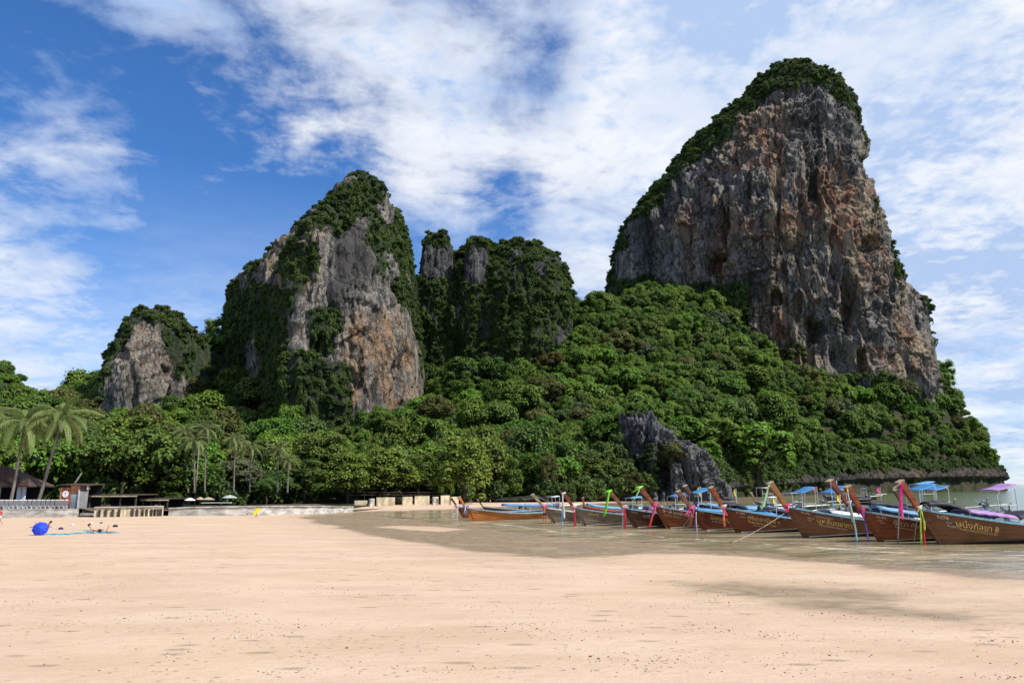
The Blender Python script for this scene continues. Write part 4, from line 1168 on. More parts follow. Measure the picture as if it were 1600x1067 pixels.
# the trunk goes into the crown mesh: at this size it is not seen apart
LAB = {}
for k in range(len(sel)):
    if k not in single: continue
    i = sel[k]; rr = random.Random(9000 + int(i))
    ci = rr.randrange(12)
    if u[k] < 900 and ci >= 9 and rr.random() < 0.5: ci = rr.randrange(9)
    cm = HILL_CROWNS[ci]
    q = rr.random(); lay = ci < 9 and rr.random() < 0.22
    if lay: cm = FRONT_CROWNS[rr.randrange(5)]; cm = rmesh(cm, LEAF_HILL)
    if q < 0.07: cm = rmesh(cm, LEAF_OLIVE)
    elif q < 0.22: cm = rmesh(cm, LEAF_BRIGHT)
    elif q < 0.27: cm = rmesh(cm, LEAF_GREY)
    o = bpy.data.objects.new('forest_tree', cm); link(o)
    r = rad[i]; sz = r * rr.uniform(0.85, 1.25) * (1.35 if lay else 1)
    o.scale = (r, r, sz); o.rotation_euler = (rr.uniform(-0.12, 0.12), rr.uniform(-0.12, 0.12), rr.uniform(0, 6.28))
    o.location = (xs[i], ys[i], z[i] + hs[i] - sz * (0.9 if not lay else 0.55))
    look = {LEAF_OLIVE: 'olive coloured', LEAF_BRIGHT: 'bright green', LEAF_GREY: 'grey green'}.get(cm.materials[0], 'dark green')
    shape = 'layered tree' if lay else 'vine draped tree' if ci >= 9 else 'round tree'
    dep = (ys[i] - 90) / 60
    uu, vv = u[k], v[k]
    if uu < 150: wh, g = 'behind the brown roofed building', 0
    elif uu < 345: wh, g = ('at the foot of the small left cliff' if vv < 690 else 'in the wood behind the parasols'), 0
    elif uu < 540: wh, g = ('below the dark side of the wedge cliff' if vv < 690 else 'behind the long low sea wall'), 0
    elif uu < 680: wh, g = ('under the pale foot of the wedge cliff' if vv < 690 else 'in the wood above the beige wall panels'), 0
    elif uu < 800: wh, g = ('at the foot of the two rock pillars' if vv < 640 else 'on the slope above the first prows'), 1
    elif uu < 900: wh, g = ('close under the middle cliff' if vv < 640 else 'low on the slope left of the shore crag'), 1
    elif uu < 960: wh, g = ('in the saddle left of the tall cliff' if vv < 600 else 'just left of the shore crag'), 1
    elif uu < 1130: wh, g = ('high on the slope above the shore crag' if vv < 600 else 'round the shore crag'), 2
    elif uu < 1300: wh, g = ('just under the caves of the tall cliff' if vv < 620 else 'above the middle of the boats'), 2
    elif uu < 1450: wh, g = ('under the right half of the tall cliff' if vv < 660 else 'above the right hand boats'), 3
    else: wh, g = 'on the headland nearest the open sea', 3
    tag(o, look + ' ' + shape + ' ' + wh, 'tree', GL[g][0]); LAB.setdefault(o['label'], []).append((uu, o))
for lb, lst in LAB.items():
    if len(lst) > 1:
        for q, (uu, o) in enumerate(sorted(lst, key=lambda a: a[0])): o['label'] = lb + ', ' + ORDS[q] + ' from left'
rest = np.array([k for k in range(len(sel)) if k not in single])
ii = sel[rest]
r = rad[ii]; n = len(ii)
scatter_stuff('forest_canopy', 'farther and smaller jungle trees that run together on the hill', 'forest', np.stack([xs[ii], ys[ii], z[ii] + hs[ii] - r * 0.9], -1),
              np.stack([rs.uniform(-.1, .1, n), rs.uniform(-.1, .1, n), rs.uniform(0, 6.28, n)], 1), np.stack([r, r, r * rs.uniform(0.85, 1.2, n)], 1), HILL_CROWNS, 5)
print('FOREST', len(sel), len(single))
# undergrowth between the crowns
n = 9000
x2 = rs.uniform(-260, 300, n); y2 = 92 + (440 - 92) * rs.rand(n) ** 1.2
z2, s2 = hill_z(x2[:, None], y2[:, None]); z2 = z2[:, 0]; s2 = s2[:, 0]
u2, _ = project(np.stack([x2, y2, z2], -1))
k2 = (s2 > 1.0) & not_in_cliffs(x2, y2, -2) & ~((u2 > -60) & (u2 < 690) & (s2 < 16))
x2, y2, z2 = x2[k2], y2[k2], z2[k2]; n = len(x2); r = rs.uniform(1.2, 2.6, n)
scatter_stuff('undergrowth', 'low undergrowth between the trees on the hill', 'undergrowth', np.stack([x2, y2, z2 + r * 0.4], -1),
              np.stack([x2 * 0, x2 * 0, rs.uniform(0, 6.28, n)], 1), np.stack([r, r, r * 1.2], 1), BUSHES, 6)
# bushes that spill over the rock band at the water
t = np.linspace(0, 1, 420)
pts = np.array(CW[9:]); L = np.r_[0, np.cumsum(np.linalg.norm(np.diff(pts, axis=0), axis=1))]
hh_ = np.array(WALLH[9:])
tt = rs.rand(1500) * L[-1]
bx = np.interp(tt, L, pts[:, 0]); by = np.interp(tt, L, pts[:, 1]); bh = np.interp(tt, L, hh_)
r = rs.uniform(1.0, 2.6, 1500); inl = rs.rand(1500) ** 2 * 9
scatter_stuff('shore_creepers', 'creepers and bushes spilling over the low rock band at the water', 'creepers', np.stack([bx + rs.uniform(-2.0, 0.8, 1500) - inl * 0.45, by + rs.uniform(-1.5, 2, 1500) + inl * 0.7, bh * rs.uniform(0.75, 1.05, 1500) + inl * 1.1], -1),
              np.stack([bx * 0, bx * 0, rs.uniform(0, 6.28, 1500)], 1), np.stack([r, r, r * rs.uniform(0.8, 1.5, 1500)], 1), BUSHES + HANG, 8)
# far ridge trees
Pr = RP[:, ::1].reshape(-1, 3); Pr = Pr[(Pr[:, 1] < 640)]; pk = rs.choice(len(Pr), 1500)
scatter_stuff('ridge_forest', 'forest covering the distant ridge at the left edge', 'forest', Pr[pk] + rs.uniform(-3, 3, (1500, 3)) * np.array((1, 1, 0.3)), np.stack([np.zeros(1500), np.zeros(1500), rs.uniform(0, 6.28, 1500)], 1), rs.uniform(4, 7, 1500), HILL_CROWNS[:4], 9)
# ================================================================== back of the beach
CONC = simple_mat('weathered_concrete', (0.40, 0.375, 0.33), 0.9, 0.2, 0.45, 1.1, 0.5, stretch=(0.5, 1, 1.8))
CONC_Y = simple_mat('yellowish_plaster', (0.50, 0.42, 0.28), 0.9, 0.2, 0.35, 1.3, 0.4, stretch=(1, 1, 0.5))
CONC_DK = simple_mat('dark_stain', (0.07, 0.06, 0.05), 0.9, 0.1, 0.4, 2.0)
WHITEP = simple_mat('white_paint', (0.74, 0.74, 0.73), 0.6, 0.3, 0.12, 2.0)
WALLP = simple_mat('grey_white_wall', (0.52, 0.54, 0.56), 0.8, 0.2, 0.15, 1.0)
ROOFB = simple_mat('brown_roof', (0.085, 0.05, 0.038), 0.8, 0.2, 0.3, 1.5, 0.5, stretch=(1, 1, 3))
DARKW = simple_mat('dark_wood', (0.075, 0.05, 0.035), 0.8, 0.2, 0.3, 3.0, 0.3)
INNER_SHADE = simple_mat('painted_interior_shade', (0.02, 0.02, 0.022), 0.9, 0.1)  # near black back walls: shade inside the buildings is put into the colour
REDB = simple_mat('red_brown_board', (0.30, 0.075, 0.04), 0.6, 0.3, 0.35, 2.5)
OCHRE = simple_mat('ochre_board', (0.42, 0.20, 0.09), 0.7, 0.2, 0.3, 2.0)
TINR = simple_mat('corrugated_sheet', (0.40, 0.39, 0.36), 0.5, 0.4, 0.3, 2.5, 0.3, stretch=(4, 4, 0.4))
TARPG = simple_mat('grey_tarpaulin', (0.30, 0.33, 0.36), 0.6, 0.3, 0.2, 1.5, 0.4)
THATCH = simple_mat('thatch', (0.36, 0.28, 0.18), 0.95, 0.1, 0.3, 3.0, 0.6)
BLUEU = simple_mat('blue_umbrella_cloth', (0.02, 0.065, 0.62), 0.6, 0.3, 0.1, 2.0, trans=0.2)
TOWEL = simple_mat('turquoise_towel', (0.05, 0.33, 0.42), 0.95, 0.1, 0.25, 5.0)
TOWEL2 = simple_mat('teal_towel', (0.06, 0.26, 0.28), 0.95, 0.1, 0.25, 5.0)
STEEL = simple_mat('grey_steel', (0.35, 0.36, 0.38), 0.4, 0.5, 0.2, 4.0, metal=0.6)

def back_pt(px, Y): return at_depth(px, 790, Y)
def wall_between(name, label, pts, top, mats, thick=0.5, pil=None, zb=-0.4, caps=True, stain=None, panels=None):
    """pts [(px, Y)], top heights in px rows"""
    t = empty(name, back_pt(*pts[0]).xy.to_3d(), 0, label, 'wall'); base = t.location.copy()
    W = [back_pt(px, Y).xy for px, Y in pts]
    m = MB(); c = MB()
    nseg = 40
    L = [0]
    for i in range(1, len(W)): L.append(L[-1] + (W[i] - W[i - 1]).length)
    us = np.linspace(0, L[-1], nseg + 1)
    X_ = np.interp(us, L, [w.x for w in W]); Y_ = np.interp(us, L, [w.y for w in W]); H_ = np.interp(us, L, top)
    rs = random.Random(len(name) + int(W[0].x))
    prof = [(-0.06, zb), (0.0, 0.35), (0.05, 0.8), (0.02, 1.0), (thick, 1.0), (thick, zb)]
    vs = []; fs = []
    for i in range(nseg + 1):
        a = max(i - 1, 0); b_ = min(i + 1, nseg)
        d = Vector((X_[b_] - X_[a], Y_[b_] - Y_[a], 0)).normalized(); nrm = Vector((-d.y, d.x, 0))      # away from the sea
        j = rs.uniform(-0.05, 0.05)
        for (o_, h) in prof:
            hz = h * H_[i] + rs.uniform(-0.02, 0.02) if h > 0 else h
            vs.append(Vector((X_[i], Y_[i], hz)) + nrm * (o_ + j) - base)
    k = len(prof)
    for i in range(nseg):
        for q in range(k - 1): fs.append((i * k + q, (i + 1) * k + q, (i + 1) * k + q + 1, i * k + q + 1))
    fs.append(tuple(range(k))[::-1]); fs.append(tuple(nseg * k + q for q in range(k)))
    m.add(vs, fs); m.build('wall_body', mats[0], t, False)
    if caps:
        c = MB()
        for i in range(nseg):
            p = Vector(((X_[i] + X_[i + 1]) / 2, (Y_[i] + Y_[i + 1]) / 2, 0)); d = Vector((X_[i + 1] - X_[i], Y_[i + 1] - Y_[i], 0))
            n_ = Vector((-d.y, d.x, 0)).normalized()
            c.box(p + n_ * thick / 2 + Vector((0, 0, (H_[i] + H_[i + 1]) / 2 + 0.05)) - base, (d.length * 0.99, thick + 0.16, 0.10), (0, 0, math.atan2(d.y, d.x)))
        c.build('coping', mats[-1], t, False)
    if pil:
        for u_ in pil:
            x = np.interp(u_ * L[-1], L, [w.x for w in W]); y = np.interp(u_ * L[-1], L, [w.y for w in W]); h = np.interp(u_ * L[-1], L, top)
            MB().box(Vector((x, y - 0.1, h * 0.42)) - base, (0.22, 0.12, h * 0.84)).build('drain_stain' if stain else 'buttress', stain or mats[-1], t)
    return t
def wall_h(py, px, Y): return at_depth(px, py, Y).z
wall_between('sea_wall', 'rounded grey stained concrete sea wall under the row of white loungers', [(-160, 77), (0, 78.5), (70, 79), (124, 80), (128, 85)], [1.3, 1.28, 1.25, 1.2, 1.1], [CONC], 0.7, caps=False)
wall_between('sea_wall', 'yellowish plaster sea wall with dark drain stains beside the wooden shack', [(148, 79.5), (200, 80.5), (256, 82.5)], [1.3, 1.3, 1.3], [CONC_Y, CONC], 0.5, pil=[0.08, 0.17, 0.27, 0.36, 0.55, 0.62, 0.7, 0.76, 0.83, 0.88, 0.93, 0.97], stain=CONC_DK)
wall_between('sea_wall', 'long low whitish sea wall that curves along the middle of the beach', [(264, 83.5), (300, 84), (400, 86.5), (480, 92), (552, 101)], [1.05, 1.15, 1.15, 1.0, 0.7], [CONC, CONC], 0.6)
# beige wall panels, each standing a little apart
panels = [(553, 574, 122, 782), (577, 584, 122, 779), (587, 617, 124, 777), (628, 644, 128, 776), (647, 671, 130, 775), (676, 684, 131, 776), (688, 702, 132, 774), (703, 716, 133, 776)]
t = empty('boundary_wall', back_pt(553, 122), 0, 'beige plaster boundary wall in uneven panels under the trees, right part of the beach', 'wall')
for i, (a, b_, Y, top) in enumerate(panels):
    A = back_pt(a, Y); B = back_pt(b_, Y + 1); h = at_depth(a, top, Y).z
    g = ground_z(A.x, Y); mid = (A + B) / 2
    MB().box(Vector((mid.x, mid.y, (h + g - 0.3) / 2)) - t.location, ((B - A).length * 0.96, 0.35, h - g + 0.3), (0, 0, math.atan2((B - A).y, (B - A).x))).build('wall_panel', CONC_Y if i not in (1, 5) else CONC, t, bevel=0.04)
# wooden railing over the boundary wall
t = empty('terrace_railing', back_pt(540, 126), 0, 'thin dark railing and roof posts above the beige boundary wall', 'railing')
for i in range(14):
    px = 545 + i * 12; Y = 127 + i * 0.7; A = back_pt(px, Y); g = 0.3; h = at_depth(px, 766 if i % 3 == 0 else 771, Y).z
    MB().tube([Vector((A.x, Y, g)) - t.location, Vector((A.x, Y, h)) - t.location], 0.05, 6).build('post', DARKW, t)
for row in (769, 773):
    A = at_depth(545, row, 127); B = at_depth(701, row, 136)
    MB().tube([A - t.location, B - t.location], 0.045, 6).build('rail', DARKW, t)

# paved terrace behind the walls
def terrace():
    pts = [(-160, 77.7), (0, 79.2), (124, 80.6), (148, 80.2), (256, 83.2), (300, 84.7), (400, 87.2), (480, 92.7), (552, 101.7), (640, 127)]
    vs = []; n = len(pts)
    for px, Y in pts:
        q = back_pt(px, Y); vs.append((q.x, q.y + 0.3, 1.2 if px < 130 else 0.86 if px < 450 else 0.15))
    for px, Y in pts[::-1]:
        q = back_pt(px, Y); vs.append((q.x, q.y + 26, 1.21 if px < 130 else 0.9 if px < 450 else 0.15))
    m = MB(); m.add(vs, [tuple([i, i + 1, 2 * n - 2 - i, 2 * n - 1 - i]) for i in range(n - 1)])
    o = m.build('terrace_ground', simple_mat('trodden_earth', (0.12, 0.095, 0.07), 0.95, 0.1, 0.4, 0.8, 0.5)); tag(o, 'dark trodden ground behind the sea walls', kind='structure')
terrace()

# --- restaurant building with brown roof at the left edge
def house():
    b0 = back_pt(-60, 84)
    t = empty('beach_restaurant', (b0.x, 84, 1.2), 0, 'white pillared beach building with a brown hipped roof at the left edge', 'building')
    L = lambda px, py, Y: at_depth(px, py, Y) - t.location
    x0 = at_depth(-130, 790, 84).x - b0.x; x1 = at_depth(32, 790, 84).x - b0.x
    H = at_depth(20, 760, 84).z - 1.2
    MB().box(((x0 + x1) / 2, 5.4, H / 2), (x1 - x0 - 0.4, 0.2, H)).build('back_wall', INNER_SHADE, t)
    MB().box(((x0 + x1) / 2, 2.8, 0.05), (x1 - x0, 5.4, 0.1)).build('floor', CONC, t)
    for px0, px1 in ((-122, -112), (-85, -75), (-48, -38), (-12, -3), (24, 30), (31, 36)):
        a = at_depth(px0, 790, 84).x - b0.x; c = at_depth(px1, 790, 84).x - b0.x
        MB().box(((a + c) / 2, 0.1 if px0 != 31 else 0.25, H / 2), (c - a, 0.3, H)).build('pillar', WALLP, t)
    MB().box(((x0 + x1) / 2, 0.05, 0.25), (x1 - x0, 0.14, 0.35)).build('sill', WALLP, t)
    MB().box(((x0 + x1) / 2, 0.3, H + 0.1), (x1 - x0 + 0.4, 0.3, 0.2)).build('beam', DARKW, t)
    t.scale = (1, 0.65, 1)
    rz = at_depth(0, 728, 86).z - 1.2
    e = 1.0; m = MB()
    r0 = x0 + 3; r1 = x1 - 3.2
    vs = [(x0 - e, -e, H + 0.1), (x1 + e, -e, H + 0.1), (x1 + e, 6.6, H + 0.1), (x0 - e, 6.6, H + 0.1), (r0, 2.8, rz), (r1, 2.8, rz),
          (x0 - e, -e, H - 0.05), (x1 + e, -e, H - 0.05), (x1 + e, 6.6, H - 0.05), (x0 - e, 6.6, H - 0.05)]
    m.add(vs, [(0, 1, 5, 4), (1, 2, 5), (2, 3, 4, 5), (3, 0, 4), (6, 7, 1, 0), (7, 8, 2, 1), (8, 9, 3, 2), (9, 6, 0, 3), (9, 8, 7, 6)])
    rf = m.build('roof', ROOFB, t)
    for k in range(9):      # tile courses
        f = k / 9; z = H + 0.1 + (rz - H - 0.1) * f + 0.05; y = -e + (2.8 + e) * f
        xa = x0 - e + (r0 - x0 + e) * f; xb = x1 + e + (r1 - x1 - e) * f
        MB().box(((xa + xb) / 2, y, z), (xb - xa, 0.12, 0.06)).build('roof_course', ROOFB, rf)
house()
# --- wooden shack with round white sign
def shack():
    Y = 82.5; b0 = back_pt(92, Y)
    t = empty('beach_shack', (b0.x, Y, 0.8), 0, 'small wooden shack with red brown boards and grey sheet wall beside the stained wall', 'hut')
    X_ = lambda px: at_depth(px, 790, Y).x - b0.x
    Z_ = lambda py: at_depth(110, py, Y).z - 0.8
    for i in range(5):
        a = X_(92 + i * 3.3); c = X_(92 + (i + 1) * 3.3 - 0.25)
        MB().box(((a + c) / 2, 0, Z_(777)), (c - a, 0.08, Z_(762) - Z_(793))).build('board', REDB if i % 3 else OCHRE, t)
    MB().box(((X_(108) + X_(123)) / 2, 0.05, Z_(764.5)), (X_(123) - X_(108), 0.1, Z_(759) - Z_(771))).build('upper_board', OCHRE, t)
    n = 14; m = MB(); vs = []
    for i in range(n + 1):
        x = X_(108) + (X_(121) - X_(108)) * i / n; y = 0.05 + 0.07 * math.sin(i * 2.4)
        vs += [(x, y, Z_(793.5)), (x, y * 0.4, Z_(771.5))]
    m.add(vs, [(2 * i, 2 * i + 2, 2 * i + 3, 2 * i + 1) for i in range(n)]); m.build('curtain', TARPG, t, True)
    m = MB(); vs = []; n = 26
    for i in range(n + 1):
        x = X_(123.5) + (X_(137) - X_(123.5)) * i / n; y = -0.1 + 0.05 * (i % 2)
        vs += [(x, y, Z_(795.5)), (x, y, Z_(766.5))]
    m.add(vs, [(2 * i, 2 * i + 2, 2 * i + 3, 2 * i + 1) for i in range(n)]); m.build('corrugated_wall', TINR, t)
    MB().box((X_(122.5), -0.05, Z_(780)), (0.16, 0.16, Z_(764) - Z_(796))).build('post', WALLP, t)
    MB().box(((X_(123.5) + X_(137)) / 2, 0.0, Z_(761.5)), (X_(137) - X_(123.5), 0.3, Z_(757.5) - Z_(765.5))).build('upper_box', DARKW, t)
    MB().box((X_(135.6), -0.17, Z_(761.5)), (0.14, 0.04, Z_(758) - Z_(765))).build('white_board', WHITEP, t)
    MB().box(((X_(92) + X_(138)) / 2, 1.3, Z_(756.8)), (X_(138) - X_(90), 3.2, 0.08), (0.04, 0.02, 0)).build('roof', DARKW, t)
    MB().box(((X_(92) + X_(137)) / 2, 2.6, Z_(776)), (X_(137) - X_(92), 0.1, Z_(757) - Z_(795))).build('back_wall', INNER_SHADE, t)
    s = MB().lathe([(0.0, 0), (0.33, 0), (0.35, 0.02), (0.35, 0.05), (0.0, 0.05)], (0, 0, 0), 24, (R(90), 0, 0)).build('round_sign', WHITEP, t, loc=(X_(101), -0.06, Z_(771.5)))
    g = MB(); g.box((0, -0.06, 0.02), (0.05, 0.012, 0.26)); g.box((0.03, -0.06, 0.12), (0.12, 0.012, 0.05)); g.build('sign_mark', CONC_DK, s)
shack()
# steps and clutter in the gap
t = empty('beach_steps', back_pt(138, 80), 0, 'dark steps in the gap between the grey and the yellowish sea wall', 'steps')
for i in range(4):
    MB().box((0, i * 0.35, -0.1 + i * 0.26), (2.2, 0.35, 0.24)).build('step', CONC_DK if i % 2 else CONC, t)
t.location.z = 0.2
# --- open pavilion with dark roof behind the yellowish wall
def pavilion(px0, px1, Y, roofpy, name, label, flat=True, mat=DARKW):
    b0 = back_pt((px0 + px1) / 2, Y)
    t = empty(name, (b0.x, Y, 0.88), 0, label, 'pavilion')
    w = (px1 - px0) * Y / F; H = at_depth(px0, roofpy, Y).z - 0.88
    MB().box((0, 2, H), (w + 0.6, 5, 0.12)).build('roof', mat, t)
    MB().box((0, -0.45, H - 0.12), (w + 0.5, 0.08, 0.2)).build('fascia', CONC_Y, t)
    for k in range(4):
        x = -w / 2 + w * k / 3
        MB().box((x, -0.2, H / 2 - 0.06), (0.16, 0.16, H - 0.12)).build('post', DARKW, t)
    MB().box((0, 4.3, H / 2), (w, 0.1, H - 0.2)).build('back_wall', INNER_SHADE, t)
    MB().box((0, 0.9, 0.55), (w * 0.7, 0.7, 0.06)).build('counter', DARKW, t)
pavilion(142, 212, 85, 773, 'beach_bar', 'low dark roofed beach bar behind the yellowish sea wall')
pavilion(225, 262, 88, 779, 'beach_shelter', 'small dark shelter under the trees right of the yellowish sea wall')
# --- white sun loungers in a row on the wall
def lounger():
    t = empty('sun_lounger', (0, 0, 0), 0, 'x', 'sun lounger', 'white sun loungers along the top of the grey sea wall')
    m = MB(); m.box((0, 0.95, 0.28), (0.36, 1.25, 0.07)); m.build('seat', WHITEP, t)
    m = MB(); m.box((0, 0.12, 0.58), (0.36, 0.90, 0.06), (R(-48), 0, 0)); m.build('backrest', WHITEP, t)
    for x in (-0.15, 0.15):
        for y in (0.25, 1.5): MB().box((x, y, 0.12), (0.05, 0.05, 0.26)).build('leg', WHITEP, t)
    return t
def copy_tree(o, parent=None, **kw):
    c = o.copy(); COL.objects.link(c); c.parent = parent
    for ch in o.children: copy_tree(ch, c)
    return c
lg = lounger(); NL = 17
for i in range(NL):
    o = lg if i == 0 else copy_tree(lg)
    px = -14 + i * 7.2; Y = 79.3 + i * 0.09; p = back_pt(px, Y)
    o.location = (p.x, Y + 0.2, 1.24 - 0.003 * i); o.rotation_euler = (0, 0, R(38 + (i * 37 % 7) - 3))
    o['label'] = ORDS[i] + ' white sun lounger from the left in the row on the grey sea wall'
# --- parasols
def parasol(px, py_top, Y, w, mat, label, folded=False):
    p = back_pt(px, Y); h = at_depth(px, py_top, Y).z - 0.88
    t = empty('beach_parasol', (p.x, Y, 0.88), 0, label, 'parasol', 'parasols behind the low white sea wall')
    MB().tube([(0, 0, 0), (0, 0, h * 0.98)], 0.035, 6).build('pole', DARKW, t)
    if folded: prof = [(0.02, h), (0.16, h * 0.85), (0.30, h * 0.55), (0.36, h * 0.42), (0.2, h * 0.38)]
    else: prof = [(0.02, h), (w * 0.25, h * 0.93), (w * 0.5, h * 0.80), (w * 0.5, h * 0.76), (w * 0.45, h * 0.77), (0.05, h * 0.9)]
    MB().lathe(prof, n=10).build('canopy', mat, t, False)
parasol(296, 777.5, 89, 1.25, WHITEP, 'white parasol, leftmost behind the low white sea wall')
parasol(312, 776, 90, 1, THATCH, 'folded tan parasol beside the thin bare trunk')
parasol(325, 776.5, 91, 1.5, THATCH, 'open tan parasol in the shade between the folded one and the grey one')
parasol(358, 773, 91, 1.8, simple_mat('grey_canvas', (0.36, 0.37, 0.32), 0.9), 'wide grey green parasol, rightmost behind the low white sea wall')
t = empty('picnic_table', back_pt(338, 89).xy.to_3d() + Vector((0, 0, 0.88)), 0, 'long low white topped table under the parasols', 'table')
MB().box((0, 0, 0.7), (3.4, 0.7, 0.06)).build('tabletop', WHITEP, t)
for x in (-1.5, 1.5):
    for y in (-0.28, 0.28): MB().box((x, y, 0.34), (0.07, 0.07, 0.67)).build('leg', DARKW, t)
# --- bare leaning trunks
t = MB(); p0 = back_pt(83, 84.5)
t.tube([(0, 0, 0), (0.6, 0, 1.1), (1.3, 0, 1.9), (2.1, 0, 2.9), (2.7, 0.2, 4.2)], [0.2, 0.18, 0.15, 0.11, 0.07], 8)
o = t.build('leaning_trunk', BARK, None, True, loc=(p0.x, 84.5, 0.85)); tag(o, 'grey bare trunk leaning right over the wooden shack', 'tree trunk')
for (px, top, Y, lab) in [(304, 700, 90, 'thin straight pale trunk rising behind the folded parasol')]:
    p = back_pt(px, Y); h = at_depth(px, top, Y).z
    o = MB().tube([(0, 0, -0.2), (0.03, 0, h * 0.5), (-0.02, 0, h)], [0.075, 0.06, 0.045], 7).build('bare_trunk', BARK, None, True, loc=(p.x, Y, 0.8)); tag(o, lab, 'tree trunk')
# --- palms
PALM_LEAF = leaf_mat('palm_fronds', (0.11, 0.16, 0.045), (0.27, 0.33, 0.11), 0.25, warm=(0.26, 0.22, 0.07), warmth=0.15)
PALM_FAR = leaf_mat('palm_fronds_shade', (0.10, 0.13, 0.045), (0.24, 0.27, 0.10), 0.22)  # darker copy of the frond colour, with shade put into it
def frond_mesh(seed, mat, L=1.0, arch=1.0, n=46):
    rs = np.random.RandomState(seed)
    t = np.linspace(0, 1, n); ang0 = 0.75; ang1 = -1.15 * arch
    ang = ang0 + (ang1 - ang0) * t ** 0.85
    dx = np.cos(ang) / n; dz = np.sin(ang) / n
    x = np.cumsum(dx) * L; z = np.cumsum(dz) * L
    V = []; Fc = []
    for i in range(0, n - 1):       # rachis
        w = 0.012 * (1 - t[i] * 0.8); w2 = 0.012 * (1 - t[i + 1] * 0.8); k = len(V)
        V += [(x[i], -w, z[i]), (x[i], w, z[i]), (x[i + 1], w2, z[i + 1]), (x[i + 1], -w2, z[i + 1])]; Fc.append((k, k + 1, k + 2, k + 3))
    for i in range(4, n):
        ll = 0.19 * math.sin(math.pi * min(1, 0.18 + t[i] * 0.86)) ** 0.7 * L
        for s in (-1, 1):
            droop = 0.7 + 0.7 * rs.rand(); f = 0.45 + 0.2 * rs.rand()
            a = np.array((x[i], 0, z[i])); tx = np.array((math.cos(ang[i]), 0, math.sin(ang[i])))
            m_ = a + ll * 0.5 * (s * np.array((0, 0.75, 0)) + tx * f + np.array((0, 0, -0.12)))
            e = m_ + ll * 0.5 * (s * np.array((0, 0.25, 0)) + tx * f * 0.6 + np.array((0, 0, -droop)))
            w = tx * 0.0085 * L
            k = len(V); V += [a - w * 0.6, a + w * 0.6, m_ + w, m_ - w, e]
            Fc += [(k, k + 1, k + 2, k + 3), (k + 3, k + 2, k + 4)]
    me = bpy.data.meshes.new('frond'); me.from_pydata([tuple(map(float, v)) for v in V], [], Fc); me.materials.append(mat)
    a = me.attributes.new('tint', 'FLOAT', 'POINT'); a.data.foreach_set('value', rs.rand(len(V)).astype(np.float32)); me.update()
    return me
FR = [frond_mesh(i, PALM_LEAF, 1, 0.75 + 0.12 * i) for i in range(4)]; FRF = [frond_mesh(i, PALM_FAR, 1, 0.8 + 0.12 * i) for i in range(3)]
def palm(cx, cy, bx, by, Y, R_, label, nf=26, far=False, seed=0, r=0.2):
    rs = random.Random(seed)
    top = at_depth(cx, cy, Y); bs = at_depth(bx, by, Y); gz = bs.z
    t = empty('coconut_palm', (bs.x, Y, gz), 0, label, 'palm tree')
    H = top.z - gz; dx = top.x - bs.x; n = 14
    pts = [(dx * (i / n) ** 0.85 * (1 - 0.12 * math.sin(math.pi * i / n)), 0.15 * math.sin(3 * i / n), H * i / n) for i in range(n + 1)]
    rr = [r * (1.35 if i == 0 else 1.0 - 0.42 * i / n) for i in range(n + 1)]
    MB().tube(pts, rr, 9).build('trunk', BARK, t, True)
    MB().lathe([(0.03, -0.3), (0.22, -0.1), (0.26, 0.15), (0.10, 0.5)], (dx, 0.1, H), 8).build('crown_heart', PALM_LEAF, t)
    for i in range(nf):
        me = rs.choice(FRF if far else FR); o = bpy.data.objects.new('frond', me); link(o, t)
        f = i / nf; pitch = R(-72 + 108 * f ** 0.9 + rs.uniform(-9, 9))       # young fronds upright, old ones hang
        o.location = (dx, 0.1, H + 0.1); o.rotation_euler = Euler((rs.uniform(-0.2, 0.2), pitch + R(22), i * 2.4 + rs.uniform(-0.25, 0.25)), 'XYZ')
        s = R_ * rs.uniform(0.85, 1.1) * (0.82 if f < 0.15 else 1); o.scale = (s, s, s)
    if not far:
        for k in range(5):
            a = k * 1.25
            MB().lathe([(0.02, -0.13), (0.10, -0.08), (0.13, 0.0), (0.09, 0.09), (0.02, 0.12)], (dx + 0.3 * math.cos(a), 0.1 + 0.3 * math.sin(a), H - 0.28), 8).build('coconut', simple_mat('coconut_husk', (0.25, 0.17, 0.06), 0.7) if k == 0 and seed == 1 else bpy.data.materials['coconut_husk'], t, True)
palm(38, 662, 15, 790, 83, 4.9, 'leaning coconut palm in front of the white pillared building, leftmost large palm', 28, seed=1, r=0.19)
palm(96, 656, 57, 790, 84.5, 4.8, 'strongly leaning coconut palm whose crown is the higher of the two large ones', 28, seed=2, r=0.2)
for k, (cx, cy, bx, by, Y, R_, lab) in enumerate([
    (320, 672, 320, 770, 101, 3.0, 'slim palm with the tallest straight trunk in the cluster above the parasols'),
    (302, 692, 304, 770, 99, 2.9, 'slim palm in front of the tallest one of the cluster above the parasols'),
    (288, 677, 294, 770, 103, 2.8, 'slim palm at the left of the cluster above the parasols'),
    (366, 688, 365, 770, 103, 2.6, 'slim palm with short crown over the left edge of the round grey green tree'),
    (391, 700, 390, 770, 106, 2.9, 'low spreading palm behind the round grey green tree'),
    (434, 704, 433, 770, 105, 2.8, 'drooping palm right of the round grey green tree'),
    (450, 720, 449, 770, 104, 2.3, 'short palm partly behind the drooping palm'),
    (-22, 650, -30, 760, 94, 4.2, 'palm whose fronds enter at the left edge behind the large palms')]):
    palm(cx, cy, bx, by, Y, R_, lab, 20, True, 10 + k, 0.13)
